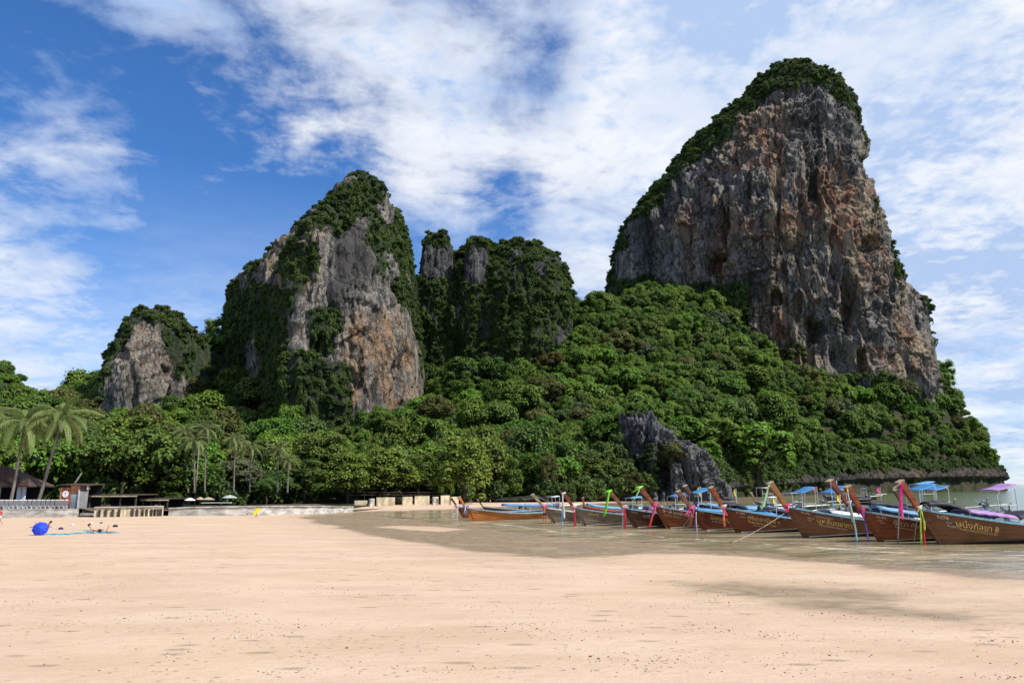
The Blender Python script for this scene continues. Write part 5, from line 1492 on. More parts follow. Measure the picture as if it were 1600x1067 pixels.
# ================================================================== long-tail boats
def wood_mat(name, col, rough=0.5, var=0.35, spec=0.4, under=False):
    m, nt, b = new_mat(name, rough, spec)
    P = nt.mapping(nt.obj(), scale=(0.35, 1.0, 2.6))
    n = nt.noise(P, 2.2, 8, 0.65, 0.4); n2 = nt.noise(nt.obj(), 0.9, 4, 0.6)
    lo = tuple(a * (1 - var) for a in col); hi = tuple(min(1, a * (1 + var)) for a in col)
    c = nt.mix(nt.mapr(n, 0.32, 0.68), lo, hi)
    c = nt.mix(nt.mapr(n2, 0.5, 0.75, 0, 0.35), c, tuple(a * 0.45 for a in col))
    sp = nt.n.new('ShaderNodeSeparateXYZ'); nt.set(sp.inputs[0], nt.obj())
    sc = nt.math('MULTIPLY', nt.mapr(nt.math('ADD', sp.outputs[2], nt.math('MULTIPLY', n2, 0.35)), 0.55, 0.2), 0.55)
    c = nt.mix(sc, c, tuple(a * 0.35 + 0.012 for a in col))           # darker towards the waterline
    if under:
        lim = nt.math('MULTIPLY_ADD', sp.outputs[0], 0.045, 0.02)
        c = nt.mix(nt.math('LESS_THAN', sp.outputs[2], lim), c, (0.016, 0.014, 0.014))
    pk = nt.noise(nt.obj(), 14, 4, 0.7)
    c = nt.mix(nt.mapr(pk, 0.62, 0.72, 0, 0.35), c, tuple(min(1, a * 1.3 + 0.06) for a in col))
    nt.set(b.inputs['Base Color'], c); nt.set(b.inputs['Roughness'], nt.mapr(n, 0.3, 0.7, rough - 0.12, rough + 0.15))
    bn = nt.node('ShaderNodeBump', inp={'Strength': 0.35, 'Distance': 0.03, 'Height': n}); nt.set(b.inputs['Normal'], bn.outputs[0])
    return m
W_RED = wood_mat('varnished_red_brown_wood', (0.21, 0.055, 0.018), 0.38, under=True)
W_RED2 = wood_mat('varnished_dark_red_wood', (0.155, 0.036, 0.018), 0.36, under=True)
W_BRN = wood_mat('varnished_brown_wood', (0.165, 0.066, 0.028), 0.45, under=True)
W_DRK = wood_mat('dark_brown_wood', (0.105, 0.045, 0.024), 0.45, under=True)
W_ORG = wood_mat('orange_varnished_wood', (0.42, 0.145, 0.030), 0.4, 0.25)
W_GRY = wood_mat('weathered_grey_wood', (0.21, 0.165, 0.115), 0.8, 0.3, 0.2)
W_GRY2 = wood_mat('weathered_tan_wood', (0.25, 0.18, 0.11), 0.75, 0.3, 0.2)
W_POST = wood_mat('varnished_post_wood', (0.26, 0.115, 0.040), 0.45, 0.25)
W_CAP = simple_mat('lit_post_top', (0.34, 0.27, 0.17), 0.8, 0.2, 0.25, 6)  # light falling on the prow tops is put into this paler colour
P_BLUE = simple_mat('light_blue_rail_paint', (0.16, 0.34, 0.42), 0.45, 0.4, 0.2, 4)
P_BLUE2 = simple_mat('grey_blue_rail_paint', (0.20, 0.27, 0.33), 0.5, 0.4, 0.25, 4)
P_WHITE = simple_mat('boat_white_paint', (0.62, 0.60, 0.55), 0.5, 0.4, 0.2, 4)
P_IN_BLUE = simple_mat('deck_blue_paint', (0.10, 0.27, 0.50), 0.6, 0.3, 0.2, 2)
P_IN_GREEN = simple_mat('deck_green_paint', (0.05, 0.36, 0.16), 0.6, 0.3, 0.2, 2)
P_IN_RED = simple_mat('deck_red_paint', (0.55, 0.05, 0.045), 0.6, 0.3, 0.2, 2)
T_BLUE = simple_mat('blue_tarpaulin', (0.05, 0.23, 0.48), 0.5, 0.35, 0.15, 1.5, 0.3, trans=0.2)
T_LBLUE = simple_mat('light_blue_tarpaulin', (0.17, 0.36, 0.56), 0.5, 0.35, 0.15, 1.5, 0.3, trans=0.2)
T_PURP = simple_mat('lilac_tarpaulin', (0.42, 0.24, 0.50), 0.5, 0.35, 0.15, 1.5, 0.3, trans=0.2)
T_DARK = simple_mat('dark_tarpaulin', (0.022, 0.020, 0.028), 0.6, 0.3, 0.2, 2)
T_WHITE = simple_mat('white_tarpaulin', (0.62, 0.64, 0.68), 0.5, 0.3, 0.12, 2)
T_RED = simple_mat('red_canvas', (0.6, 0.05, 0.06), 0.6, 0.3, 0.12, 2)
M_ENG = simple_mat('engine_metal', (0.10, 0.10, 0.105), 0.45, 0.5, 0.5, 6, metal=0.5)
M_ENG2 = simple_mat('engine_pale_metal', (0.45, 0.43, 0.40), 0.45, 0.5, 0.3, 6, metal=0.4)
M_PIPE = simple_mat('white_pipe', (0.62, 0.62, 0.60), 0.45, 0.4, 0.15, 4)
C_YEL = simple_mat('yellow_lettering', (0.85, 0.58, 0.20), 0.5, 0.3, 0.1, 3)
C_CREAM = simple_mat('cream_lettering', (0.80, 0.62, 0.46), 0.5, 0.3, 0.1, 3)
C_PALE = simple_mat('pale_lettering', (0.75, 0.69, 0.58), 0.5, 0.3, 0.1, 3)
CLOTH = {k: simple_mat(k + '_cloth', c, 0.8, 0.2, 0.15, 6, trans=0.25) for k, c in {
    'pink': (0.85, 0.10, 0.32), 'magenta': (0.75, 0.03, 0.28), 'lime': (0.28, 0.85, 0.05), 'pale_green': (0.42, 0.75, 0.42), 'orange': (0.90, 0.22, 0.10),
    'yellow': (0.80, 0.62, 0.08), 'white': (0.75, 0.72, 0.72), 'red': (0.65, 0.04, 0.06), 'blue': (0.08, 0.30, 0.62), 'purple': (0.20, 0.10, 0.42), 'light_blue': (0.30, 0.55, 0.70), 'yellowgreen': (0.50, 0.72, 0.10)}.items()}
ROPE = simple_mat('pale_rope', (0.42, 0.37, 0.30), 0.9, 0.1, 0.2, 10)

class Hull:
    def __init__(s, L=9.0, B=1.05, gb=1.9, gm=1.05, gs=1.15, rake=1.05):
        s.L, s.B, s.gb, s.gm, s.gs, s.rake = L, B, gb, gm, gs, rake
    def half(s, t):
        return s.B * (0.05 + 0.95 * math.sin(math.pi * min(1.0, 0.02 + t * 0.98) ** 0.72) ** 0.85 if t < 0.5 else (0.62 + 0.38 * math.cos(math.pi * (t - 0.5) * 1.0) ** 1.0)) if t > 0 else s.B * 0.05
    def gz(s, t):
        a = s.gm + (s.gb - s.gm) * (1 - min(t / 0.62, 1)) ** 1.7
        return a + (s.gs - s.gm) * max(0, (t - 0.6) / 0.4) ** 2
    def pt(s, t, v, side=-1, off=0.0):
        """t bow..stern, v keel..rail"""
        z0 = -0.35
        z = z0 + (s.gz(t) - z0) * v
        hb = s.half(t)
        y = hb * (v ** 0.55) * (0.72 + 0.28 * v)
        x = t * s.L - s.rake * (1 - t) ** 3 * max(z, z0) / s.gb
        return Vector((x, side * (y + off), z))
def text_mesh(txt, size):
    cu = bpy.data.curves.new('lettering', 'FONT'); cu.body = txt; cu.size = size; cu.resolution_u = 2
    ob = bpy.data.objects.new('lettering', cu); COL.objects.link(ob)
    dg = bpy.context.evaluated_depsgraph_get(); dg.update()
    me = bpy.data.meshes.new_from_object(ob.evaluated_get(dg))
    COL.objects.unlink(ob); bpy.data.objects.remove(ob)
    return me
def letters_on(h, txt, size, t0, vtop, mat, parent, sx=1.0, name='lettering', slope=None):
    me = text_mesh(txt, size)
    bm = bmesh.new(); bm.from_mesh(me)
    bmesh.ops.triangulate(bm, faces=bm.faces)
    co0 = None
    for v in bm.verts:
        x = t0 + v.co.x * sx; tt = max(0.0, min(1, x / h.L))
        ztop = h.gz(tt) - vtop; z = ztop + v.co.y
        # find v parameter for this height
        vv = (z + 0.35) / (h.gz(tt) + 0.35)
        p = h.pt(tt, max(0.05, min(1, vv)), -1, 0.03)
        v.co = (x - h.rake * (1 - tt) ** 3 * z / h.gb, p.y, z)
    bm.to_mesh(me); bm.free()
    me.materials.clear(); me.materials.append(mat); me.name = name
    o = mesh_obj(name, me, parent)
    if ' ' in txt: o['kind'] = 'stuff'
    return o
def boat(keel_px, tip_px, yaw, L, hullmat, label, rail=P_BLUE, inner=P_IN_BLUE, post=W_POST, texts=(), roof=None, stern=None, engine=True, prow_fwd=None, stripe=True, B=1.0, group='long tail boats moored side by side along the shore',
         name='longtail_boat', zoff=0.0, cap=W_CAP, wide=1.0, posth=1.0, Yfix=None, heel=0.0, extras=()):
    """keel_px: where stem meets water; tip_px: top of prow post; yaw in degrees turns the stern away"""
    kp = on_plane(*keel_px, 0.0) if Yfix is None else Vector((at_depth(keel_px[0], keel_px[1], Yfix).x, Yfix, 0))
    vt = ray(*tip_px); c = math.cos(R(yaw)); sn = math.sin(R(yaw))
    # prow tip: the post leans forward, tip at ratio fwd/height from the keel point
    tz = CAMZ + vt[2] / vt[1] * (kp.y - 1.0)
    txw = vt[0] / vt[1] * (kp.y - 1.0)
    fwd = (kp.x - txw) / max(c, 0.3)
    S = tz / 3.45
    t = empty(name, (kp.x, kp.y, zoff), R(yaw), label, 'boat', group); t.rotation_euler = (R(heel), 0, R(yaw))
    t.scale = (1, 1, 1)
    h = Hull(L, B * min(S, 1.15), 1.95 * S, 0.98 * S, 1.15 * S, min(fwd * 0.55, 1.15 * S))
    nx = 44; strakes = 7
    V = []; Fc = []; vsn = []
    for k in range(strakes):
        vsn += [(k / strakes, 0.018 if k else 0.0), ((k + 1) / strakes - 0.004, 0.0)]
    ns = len(vsn)
    for side in (-1, 1):
        k0 = len(V)
        for i in range(nx + 1):
            tt = i / nx
            for v, off in vsn: V.append(h.pt(tt, v, side, off))
        for i in range(nx):
            for j in range(ns - 1):
                a = k0 + i * ns + j; q = (a, a + 1, a + ns + 1, a + ns)
                Fc.append(q if side > 0 else q[::-1])
    # transom
    kA = nx * ns; kB = (nx + 1) * ns + nx * ns
    for j in range(ns - 1): Fc.append((kA + j, kA + j + 1, kB + j + 1, kB + j))
    m = MB(); m.add(V, Fc); m.build('hull', hullmat, t, False)
    # inside skin and deck
    V = []; Fc = []
    lev = [1.0, 0.75, 0.5]
    for i in range(nx + 1):
        tt = i / nx
        for side in (-1, 1):
            for v in lev if side < 0 else lev[::-1]:
                p = h.pt(tt, v, side, -0.06); V.append(p)
    n6 = 6
    for i in range(nx):
        for j in range(5):
            a = i * n6 + j; Fc.append((a, a + 1, a + n6 + 1, a + n6))
    m = MB(); m.add(V, Fc); m.build('inner_deck', inner, t, False)
    # rails
    for side in (-1, 1):
        pts = [h.pt(i / nx, 1.0, side, 0.02) for i in range(nx + 1)]
        m = MB(); V = []
        w, d = 0.055, 0.085
        for p in pts: V += [p + Vector((0, -w, 0.02)), p + Vector((0, w, 0.02)), p + Vector((0, w, -d)), p + Vector((0, -w, -d))]
        Fc = []
        for i in range(nx):
            for j in range(4): a = i * 4; Fc.append((a + j, a + (j + 1) % 4, a + 4 + (j + 1) % 4, a + 4 + j))
        m.add(V, Fc); m.build('rail', rail, t, False)
    m = MB()                                                            # foredeck
    n0 = 7; V = []
    for i in range(n0 + 1):
        for side in (-1, 1): V.append(h.pt(i / nx, 0.97, side, -0.03))
    m.add(V, [(2 * i, 2 * i + 2, 2 * i + 3, 2 * i + 1) for i in range(n0)]); m.build('foredeck', rail, t, False)
    if stripe:
        m = MB(); V = []
        for i in range(1, nx + 1):
            tt = i / nx; v = (0.37 + 0.045 * h.L * tt) / (h.gz(tt) + 0.35)
            for dv in (0.0, 0.025): V.append(h.pt(tt, v + dv, -1, 0.022))
        m.add(V, [(2 * i, 2 * i + 2, 2 * i + 3, 2 * i + 1) for i in range(nx - 1)]); m.build('waterline_stripe', P_WHITE, t)
    # stem and prow post
    stem_b = h.pt(0, 0.0, -1); stem_t = h.pt(0, 1.0, -1); stem_b.y = stem_t.y = 0
    tip = Vector((-fwd, 0, tz)); w0 = 0.10 * S * wide
    def slab(pts, widths, depths, mat, nm):
        m = MB(); V = []; Fc = []
        for p, w, d in zip(pts, widths, depths):
            # section across the post; d measured fore-aft
            V += [p + Vector((-d / 2, -w, -d * 0.22)), p + Vector((d / 2, -w, d * 0.22)), p + Vector((d / 2, w, d * 0.22)), p + Vector((-d / 2, w, -d * 0.22))]
        for i in range(len(pts) - 1):
            for j in range(4): a = i * 4; Fc.append((a + j, a + 4 + j, a + 4 + (j + 1) % 4, a + (j + 1) % 4))
        Fc.append((0, 1, 2, 3)); k = len(V) - 4; Fc.append((k + 3, k + 2, k + 1, k))
        m.add(V, Fc); return m.build(nm, mat, t, False, bevel=0.012)
    slab([stem_b + Vector((-0.02, 0, 0)), (stem_b + stem_t) / 2 + Vector((-0.03, 0, 0)), stem_t + Vector((-0.06, 0, 0.02))], [w0 * 0.7] * 3, [0.16 * S, 0.17 * S, 0.22 * S], hullmat, 'stem')
    mid_ = stem_t.lerp(tip, 0.45) + Vector((0.05 * S, 0, -0.03))
    slab([stem_t + Vector((0.02, 0, -0.12)), mid_, tip], [w0 * 0.9, w0 * 1.1, w0 * 1.7], [0.26 * S, 0.28 * S, 0.38 * S * posth], post, 'prow_post')
    m = MB(); m.box(tip + Vector((0, 0, 0.035)), (0.42 * S * posth, w0 * 3.9, 0.08), (0, R(-24), 0)); m.build('post_cap', cap, t, bevel=0.01)
    # thwarts
    for k in range(5):
        tt = 0.22 + 0.14 * k; p = h.pt(tt, 0.8, -1); MB().box((p.x, 0, p.z), (0.28, abs(p.y) * 2 - 0.12, 0.05)).build('seat', inner, t)
    # roof: tarpaulin slung over low frames
    if roof:
        t0, t1, hz, spec = roof
        for tt in np.linspace(t0 + 0.01, t1 - 0.01, 5):
            p = h.pt(tt, 1.0, -1); w = abs(p.y) * 0.85
            zc = p.z + hz
            MB().tube([(p.x, -w, p.z), (p.x, -w, zc - 0.1), (p.x, -w * 0.5, zc), (p.x, w * 0.5, zc), (p.x, w, zc - 0.1), (p.x, w, p.z)], 0.022, 6).build('roof_frame', M_PIPE, t)
        for (a, b_, mat, arch) in spec:
            V = []; nn = 14; mcr = 9
            zref = max(h.gz(t0 + (t1 - t0) * a), h.gz(0.5)) + hz
            for i in range(nn + 1):
                f = i / nn; tt = t0 + (t1 - t0) * (a + (b_ - a) * f)
                p = h.pt(tt, 1.0, -1); w = abs(p.y) * 0.93; z = p.z + hz + arch * math.sin(math.pi * f) + 0.02 * math.sin(i * 2.1)
                for j in range(mcr):
                    g = -1 + 2 * j / (mcr - 1); V.append((p.x, w * g, z + 0.10 * (1 - g * g) - (0.16 if abs(g) > 0.95 else 0)))
            m = MB(); m.add(V, [(i * mcr + j, (i + 1) * mcr + j, (i + 1) * mcr + j + 1, i * mcr + j + 1) for i in range(nn) for j in range(mcr - 1)])
            o = m.build('roof_cover', mat, t, True); so_ = o.modifiers.new('thick', 'SOLIDIFY'); so_.thickness = 0.025
    # stern canopy on pipes
    if stern:
        sx0, sh, sl, smat, tilt = stern; sh *= 0.86; sl *= 0.85; tilt *= 0.8
        x0 = sx0 * h.L; z0 = h.gz(sx0)
        for dx in (0.0, sl * 0.75):
            pz = z0 + sh + tilt * dx / max(sl, .1)
            MB().tube([(x0 + dx, -0.6, z0 - 0.3), (x0 + dx, -0.6, pz - 0.12), (x0 + dx, -0.45, pz), (x0 + dx, 0.45, pz), (x0 + dx, 0.6, pz - 0.12), (x0 + dx, 0.6, z0 - 0.3)], 0.028, 6).build('canopy_frame', M_PIPE, t)
        V = []; n_ = 8
        for i in range(n_ + 1):
            f = i / n_; x = x0 - 0.15 + sl * 0.85 * f
            for j in range(5):
                g = -1 + j / 2; V.append((x, 0.75 * g, z0 + sh + 0.03 + tilt * f - 0.05 * math.sin(math.pi * f) + 0.05 * (1 - g * g)))
        m = MB(); m.add(V, [(i * 5 + j, (i + 1) * 5 + j, (i + 1) * 5 + j + 1, i * 5 + j + 1) for i in range(n_) for j in range(4)])
        o = m.build('stern_canopy', smat, t, True); so_ = o.modifiers.new('thick', 'SOLIDIFY'); so_.thickness = 0.03
        MB().tube([(x0, -0.6, z0 + sh * 0.55), (x0 + sl * 0.75, -0.6, z0 + sh * 0.55)], 0.02, 6).build('canopy_brace', M_PIPE, t)
    if engine:
        x = h.L * 0.97; z = h.gz(1.0) + 0.12
        e = MB(); e.box((x, 0, z + 0.25), (0.55, 0.4, 0.36)); e.box((x + 0.05, 0, z + 0.48), (0.38, 0.26, 0.12)); e.lathe([(0.05, -0.2), (0.22, -0.18), (0.22, 0.18), (0.05, 0.2)], (x - 0.38, 0, z + 0.28), 12, (0, R(90), 0))
        en = e.build('engine', M_ENG, t, bevel=0.015)
        MB().tube([(x + 0.1, -0.14, z + 0.5), (x + 0.12, -0.14, z + 0.85), (x + 0.3, -0.14, z + 0.95)], 0.04, 6).build('exhaust_pipe', M_ENG, en)
        MB().lathe([(0.03, 0), (0.12, 0.02), (0.12, 0.18), (0.03, 0.2)], (x - 0.1, 0.12, z + 0.55), 10).build('air_filter', M_ENG2, en)
        MB().tube([(x - 0.2, 0.1, z + 0.3), (x - 1.2, 0.05, z + 0.75)], 0.025, 6).build('tiller', M_ENG2, en)
        MB().tube([(x + 0.3, 0, z + 0.2), (x + 3.2, 0.1, z + 0.35)], 0.035, 6).build('propeller_shaft', M_ENG2, en)
        MB().box((x, 0, z - 0.12), (0.3, 0.12, 0.5)).build('engine_mount', M_ENG2, t)
    for (txt, size, x, vt_, mat) in texts:
        letters_on(h, txt, size * S * 0.82, (0.36 + (x - 0.6) * 0.60) * S, vt_ * S * 0.8, mat, t)
    for ex in extras: ex(t, h, S)
    M = Matrix.Translation((kp.x, kp.y, zoff)) @ Euler(t.rotation_euler).to_matrix().to_4x4()
    return dict(root=t, h=h, S=S, M=M, knot=M @ (stem_t + Vector((-0.02, 0, 0.06))), tip=M @ tip, w0=w0, cheek=M @ (stem_t + Vector((0, -w0 * 1.6, 0.0))))
# ---- strips of cloth tied round the prow
def strips(at, cols, lens, label, spread=0.10, wd=0.07, wrap=True, wr=0.16, lean=-0.06, name='prow_ribbon', yaw=0.2):
    t = empty(name, at, 0, label, 'ribbon')
    if wrap:
        m = MB()
        for k in range(3):
            n = 14; V = []
            for i in range(n + 1):
                a = 2 * math.pi * i / n; r_ = wr * (1 + 0.10 * math.sin(3 * a + k))
                for dz in (-0.035, 0.035): V.append((r_ * 1.35 * math.cos(a), r_ * math.sin(a), 0.03 + (k - 1) * 0.05 + dz + 0.05 * math.cos(a)))
            m.mi = k % len(cols[:2]); m.add(V, [(2 * i, 2 * i + 2, 2 * i + 3, 2 * i + 1) for i in range(n)])
        o = m.build('knot', [CLOTH[c] for c in cols[:2]], t, True); s_ = o.modifiers.new('thick', 'SOLIDIFY'); s_.thickness = 0.025
    rs = random.Random(int(abs(at.x) * 100))
    for k, (c, L) in enumerate(zip(cols, lens)):
        n = 14; V = []; ox = (k - (len(cols) - 1) / 2) * spread; oy = -wr - 0.03 - 0.025 * (k % 2)
        ph = rs.uniform(0, 6)
        for i in range(n + 1):
            f = i / n; w = wd * (0.55 + 0.55 * f + 0.12 * math.sin(5 * f + ph))
            w *= 0.62; x = ox * (0.3 + 0.7 * f) + lean * f + 0.03 * math.sin(4 * f + ph); y = oy - 0.05 * math.sin(3 * f + ph) * f
            for g in (-1, 0, 1): V.append((x + g * w, y + (0.02 if g == 0 else 0) + 0.015 * g * math.sin(7 * f), -L * f))
        m = MB(); m.add(V, [(3 * i + j, 3 * i + 3 + j, 3 * i + 4 + j, 3 * i + 1 + j) for i in range(n) for j in range(2)])
        o = m.build('streamer', CLOTH[c], t, True); s_ = o.modifiers.new('thick', 'SOLIDIFY'); s_.thickness = 0.012
    return t
def rope(a, b_, label, sag=0.25, r=0.016, mat=None, name='mooring_rope'):
    a = Vector(a); b_ = Vector(b_); pts = [a.lerp(b_, i / 12) - Vector((0, 0, sag * math.sin(math.pi * i / 12))) for i in range(13)]
    o = MB().tube([p - a for p in pts], r, 6).build(name, mat or ROPE, None, True, loc=a); tag(o, label, 'rope'); return o
def rail_flag(b, t, hgt, col, label, wh=(0.22, 0.5)):
    h = b['h']; p = h.pt(t, 1.0, -1)
    base = b['M'] @ p
    o = empty('flag_pole', base, 0, label, 'flag')
    MB().tube([(0, 0, -0.2), (0.02, 0, hgt)], 0.022, 6).build('pole', M_PIPE, o)
    n = 8; V = []
    for i in range(n + 1):
        f = i / n
        for g in (0, 1): V.append((0.02 - g * wh[0] * (0.4 + 0.6 * math.sin(math.pi * min(1, f + 0.1))), 0.05 * math.sin(4 * f + 2 * g), hgt - 0.05 - wh[1] * f))
    m = MB(); m.add(V, [(2 * i, 2 * i + 2, 2 * i + 3, 2 * i + 1) for i in range(n)]); m.build('flag', CLOTH[col], o, True)

BOATS = {}
BL = [('blue', T_BLUE)]
# farthest first, left to right
BOATS[2] = boat((738, 813.5), (717, 777), 30, 9.5, W_ORG, 'orange varnished long-tail boat with green inside, second prow from the left', P_BLUE2, P_IN_GREEN, W_ORG, [('ชลธี', 0.62, 0.7, 0.62, C_PALE)], roof=None, engine=False, stripe=False, B=0.95)
BOATS[1] = boat((724, 809), (704, 778), 26, 8.5, W_RED, 'dark red brown long-tail boat behind the orange one, leftmost prow', P_BLUE2, P_IN_BLUE, W_DRK, engine=False, stripe=False)
BOATS[3] = boat((762, 804), (746, 781), 22, 9.5, W_DRK, 'dark long-tail boat with a blue roof partly hidden by the orange boat', P_BLUE2, P_IN_GREEN, W_DRK, roof=(0.22, 0.92, 0.45, [(0, 1, T_BLUE, 0.1)]), engine=True, stripe=False, stern=(0.86, 1.7, 1.6, T_WHITE, 0.1))
BOATS[4] = boat((864, 817.5), (832, 773), 24, 9.0, W_GRY, 'weathered grey brown long-tail boat with a pale cream prow post, beside a person in blue', P_WHITE, P_IN_BLUE, W_GRY2, [('ปลาทอง', 0.42, 1.2, 0.55, C_PALE)], stern=(0.90, 1.55, 1.6, T_LBLUE, 0.15))
BOATS[5] = boat((912, 821.5), (881, 771), 24, 9.6, W_GRY, 'grey brown weathered long-tail boat with dark prow post, white capped, and red inside', P_BLUE2, P_IN_RED, W_RED2, [('ศรีวารี', 0.50, 1.5, 0.72, C_YEL)], roof=None, cap=P_WHITE, stern=(0.93, 1.7, 1.7, T_BLUE, 0.3))
BOATS[6] = boat((992, 824.5), (953, 769), 22, 9.5, W_DRK, 'dark brown long-tail boat with a lime green cloth over its prow top', P_BLUE, P_IN_BLUE, W_BRN, [('N 61', 0.28, 0.5, 0.5, C_PALE), ('นารี', 0.55, 1.9, 0.85, C_PALE)], roof=(0.16, 0.5, 0.3, [(0, 1, T_BLUE, 0.1)]), stern=(0.60, 2.1, 1.9, T_BLUE, 0.5))
BOATS[7] = boat((1043, 825.5), (1001, 763), 20, 9.5, W_RED, 'red brown long-tail boat lettered in cream right of the lime clothed prow', P_BLUE2, P_IN_BLUE, W_RED, [('ห้าห้องพันธุ์ไทยทัวร์', 0.50, 0.35, 0.62, C_CREAM), ('ล่องเรือ เที่ยวเกาะ', 0.22, 0.35, 0.95, C_CREAM)], roof=(0.24, 0.8, 0.28, [(0, 1, T_BLUE, 0.1)]))
BOATS[9] = boat((1108, 821), (1071, 759.5), 20, 9.5, W_DRK, 'dark long-tail boat whose dark prow rises just behind a browner one', P_BLUE2, P_IN_BLUE, W_DRK, roof=(0.2, 0.85, 0.35, [(0, 0.25, T_DARK, 0.15), (0.25, 1, T_LBLUE, 0.08)]), stern=(0.86, 1.8, 1.6, T_WHITE, 0.1))
BOATS[8] = boat((1100, 829), (1061, 768), 18, 9.0, W_RED2, 'red brown long-tail boat with bright pink cloth tied to its prow', P_BLUE, P_IN_BLUE, W_BRN, [('N.65', 0.20, 0.45, 0.35, C_CREAM), ('น้องอัญชลี', 0.62, 1.5, 0.88, C_YEL), ('ล่องเรือท่องเที่ยว', 0.22, 1.6, 1.15, C_CREAM)], roof=(0.28, 0.82, 0.3, [(0, 0.22, T_DARK, 0.15), (0.22, 0.8, T_BLUE, 0.06), (0.8, 1, T_DARK, 0.12)]), stern=(0.93, 2.0, 1.9, T_BLUE, 0.55))
BOATS[10] = boat((1153, 832.5), (1113, 762), 16, 9.4, W_RED2, 'dark red long-tail boat with yellow lettering and orange cloth on its red prow', P_BLUE, P_IN_BLUE, W_RED,
                 [('M.085', 0.26, 0.75, 0.42, C_CREAM), ('เกาะไก่', 0.17, 0.95, 0.74, C_CREAM), ('ศรีราชาธุ์ไทย ๖', 0.50, 1.75, 0.78, C_YEL), ('Kanoknaree Tour', 0.36, 1.75, 1.12, C_YEL), ('รับเหมาท่องเที่ยว', 0.17, 2.2, 1.34, C_CREAM)],
                 roof=(0.25, 0.9, 0.32, [(0, 0.27, T_DARK, 0.18), (0.27, 0.7, T_PURP, 0.05), (0.7, 1, T_DARK, 0.2)]), stern=(0.80, 2.0, 1.9, T_BLUE, 0.6))
BOATS[12] = boat((1350, 833), (1296, 751.5), 22, 9.0, W_DRK, 'dark long-tail boat with near black prow post tied in white, behind the brown boat', P_BLUE2, P_IN_BLUE, W_RED2, roof=(0.10, 0.5, 0.38, [(0, 1, T_DARK, 0.2)]), stern=(0.72, 2.1, 2.0, T_BLUE, 0.35), cap=W_CAP)
BOATS[11] = boat((1258, 839.5), (1207, 755), 13, 9.6, W_BRN, 'brown long-tail boat with golden brown prow post and pale green scarf', P_BLUE, P_WHITE, W_POST,
                 [('N.42', 0.24, 0.62, 0.38, C_CREAM), ('บริการ', 0.17, 0.95, 0.72, C_PALE), ('เลขะ', 0.14, 0.95, 0.90, C_PALE), ('บริการนำเที่ยว', 0.20, 1.7, 0.48, C_CREAM), ('บุหลันตยาภา', 0.52, 1.7, 0.90, C_YEL), ('รับเหมาทัวร์ท่องเที่ยว โทร 3', 0.20, 1.8, 1.13, C_CREAM)],
                 roof=(0.20, 0.55, 0.22, [(0, 1, T_WHITE, 0.02)]), stern=(0.86, 2.1, 2.0, T_BLUE, 0.5))
BOATS[13] = boat((1375, 846), (1331, 761), 12, 9.2, W_RED, 'red brown long-tail boat lettered N.82 with orange brown prow post', P_BLUE2, P_IN_BLUE, W_RED,
                 [('N.82', 0.28, 0.62, 0.42, C_CREAM), ('ลำที่', 0.17, 0.62, 0.66, C_CREAM), ('กระบี่', 0.15, 0.7, 0.84, C_CREAM), ('อัศวา ทัวร์', 0.50, 1.85, 0.72, C_CREAM), ('เรือนำเที่ยว โทรสั่งได้', 0.17, 1.9, 0.96, C_CREAM)],
                 roof=(0.06, 0.62, 0.36, [(0, 0.8, T_LBLUE, 0.05), (0.8, 1, T_DARK, 0.2)]), stern=(0.85, 2.2, 2.1, T_PURP, 0.45))
BOATS[14] = boat((1470, 850.5), (1414, 753), 11, 11.0, W_BRN, 'large brown long-tail boat lettered N78 with turquoise rail, nearest at the right edge', P_BLUE, P_IN_BLUE, W_RED,
                 [('N78', 0.33, 0.66, 0.50, C_CREAM), ('เรือท่องเที่ยว', 0.15, 0.65, 0.19, C_YEL), ('๔๓๕๖', 0.15, 1.15, 0.74, C_PALE), ('บ้านอ่าว', 0.19, 1.15, 0.98, C_PALE), ('ษนึ่งกัลยา 8', 0.58, 1.85, 0.85, C_YEL), ('รับเหมาท่องเที่ยวทั่วไป โทร 081', 0.21, 2.05, 1.06, C_YEL)],
                 roof=(0.02, 0.62, 0.34, [(0, 0.26, T_DARK, 0.22), (0.26, 0.66, T_PURP, 0.06), (0.66, 1, T_DARK, 0.32)]), stern=None, stripe=False, cap=W_CAP)
# boats farther out, seen between the prows
G2 = 'long tail boats lying farther out behind the front row'
boat((914, 797), (912, 778), 14, 7.0, W_RED, 'small boat under a long blue roof farther out, above the grey boat with red inside', P_IN_RED, P_IN_RED, W_RED, roof=(0.05, 0.95, 0.3, [(0, 1, T_LBLUE, 0.05)]), engine=False, stripe=False, group=G2, Yfix=82)
boat((1096, 796), (1086, 777), 14, 9.0, W_DRK, 'dark boat with blue and green covers farther out, behind the red prow with orange cloth', P_BLUE2, P_IN_GREEN, W_DRK, roof=(0.1, 0.95, 0.3, [(0, 1, T_LBLUE, 0.05)]), stern=(0.9, 1.5, 1.6, T_WHITE, 0.05), group=G2, Yfix=84, stripe=False)
boat((1188, 788), (1176, 770), 16, 10.0, W_GRY, 'pale boat with white pipe frame farther out, left of the golden brown prow', P_WHITE, P_WHITE, W_GRY2, stern=(0.0, 1.9, 2.4, T_WHITE, 0.05), group=G2, Yfix=96, stripe=False)
boat((1292, 781), (1284, 764), 12, 9.0, W_DRK, 'dark boat with frames and hats hung up, moored under the headland', P_BLUE2, P_IN_RED, W_DRK, stern=(0.25, 1.6, 3.0, T_WHITE, 0.05), group=G2, Yfix=140, stripe=False)
boat((1318, 776), (1312, 764), 10, 8.0, W_RED2, 'low red brown boat moored farthest out under the headland', P_BLUE2, P_IN_RED, W_DRK, stern=(0.5, 2.0, 2.2, T_BLUE, 0.1), group=G2, Yfix=170, stripe=False)
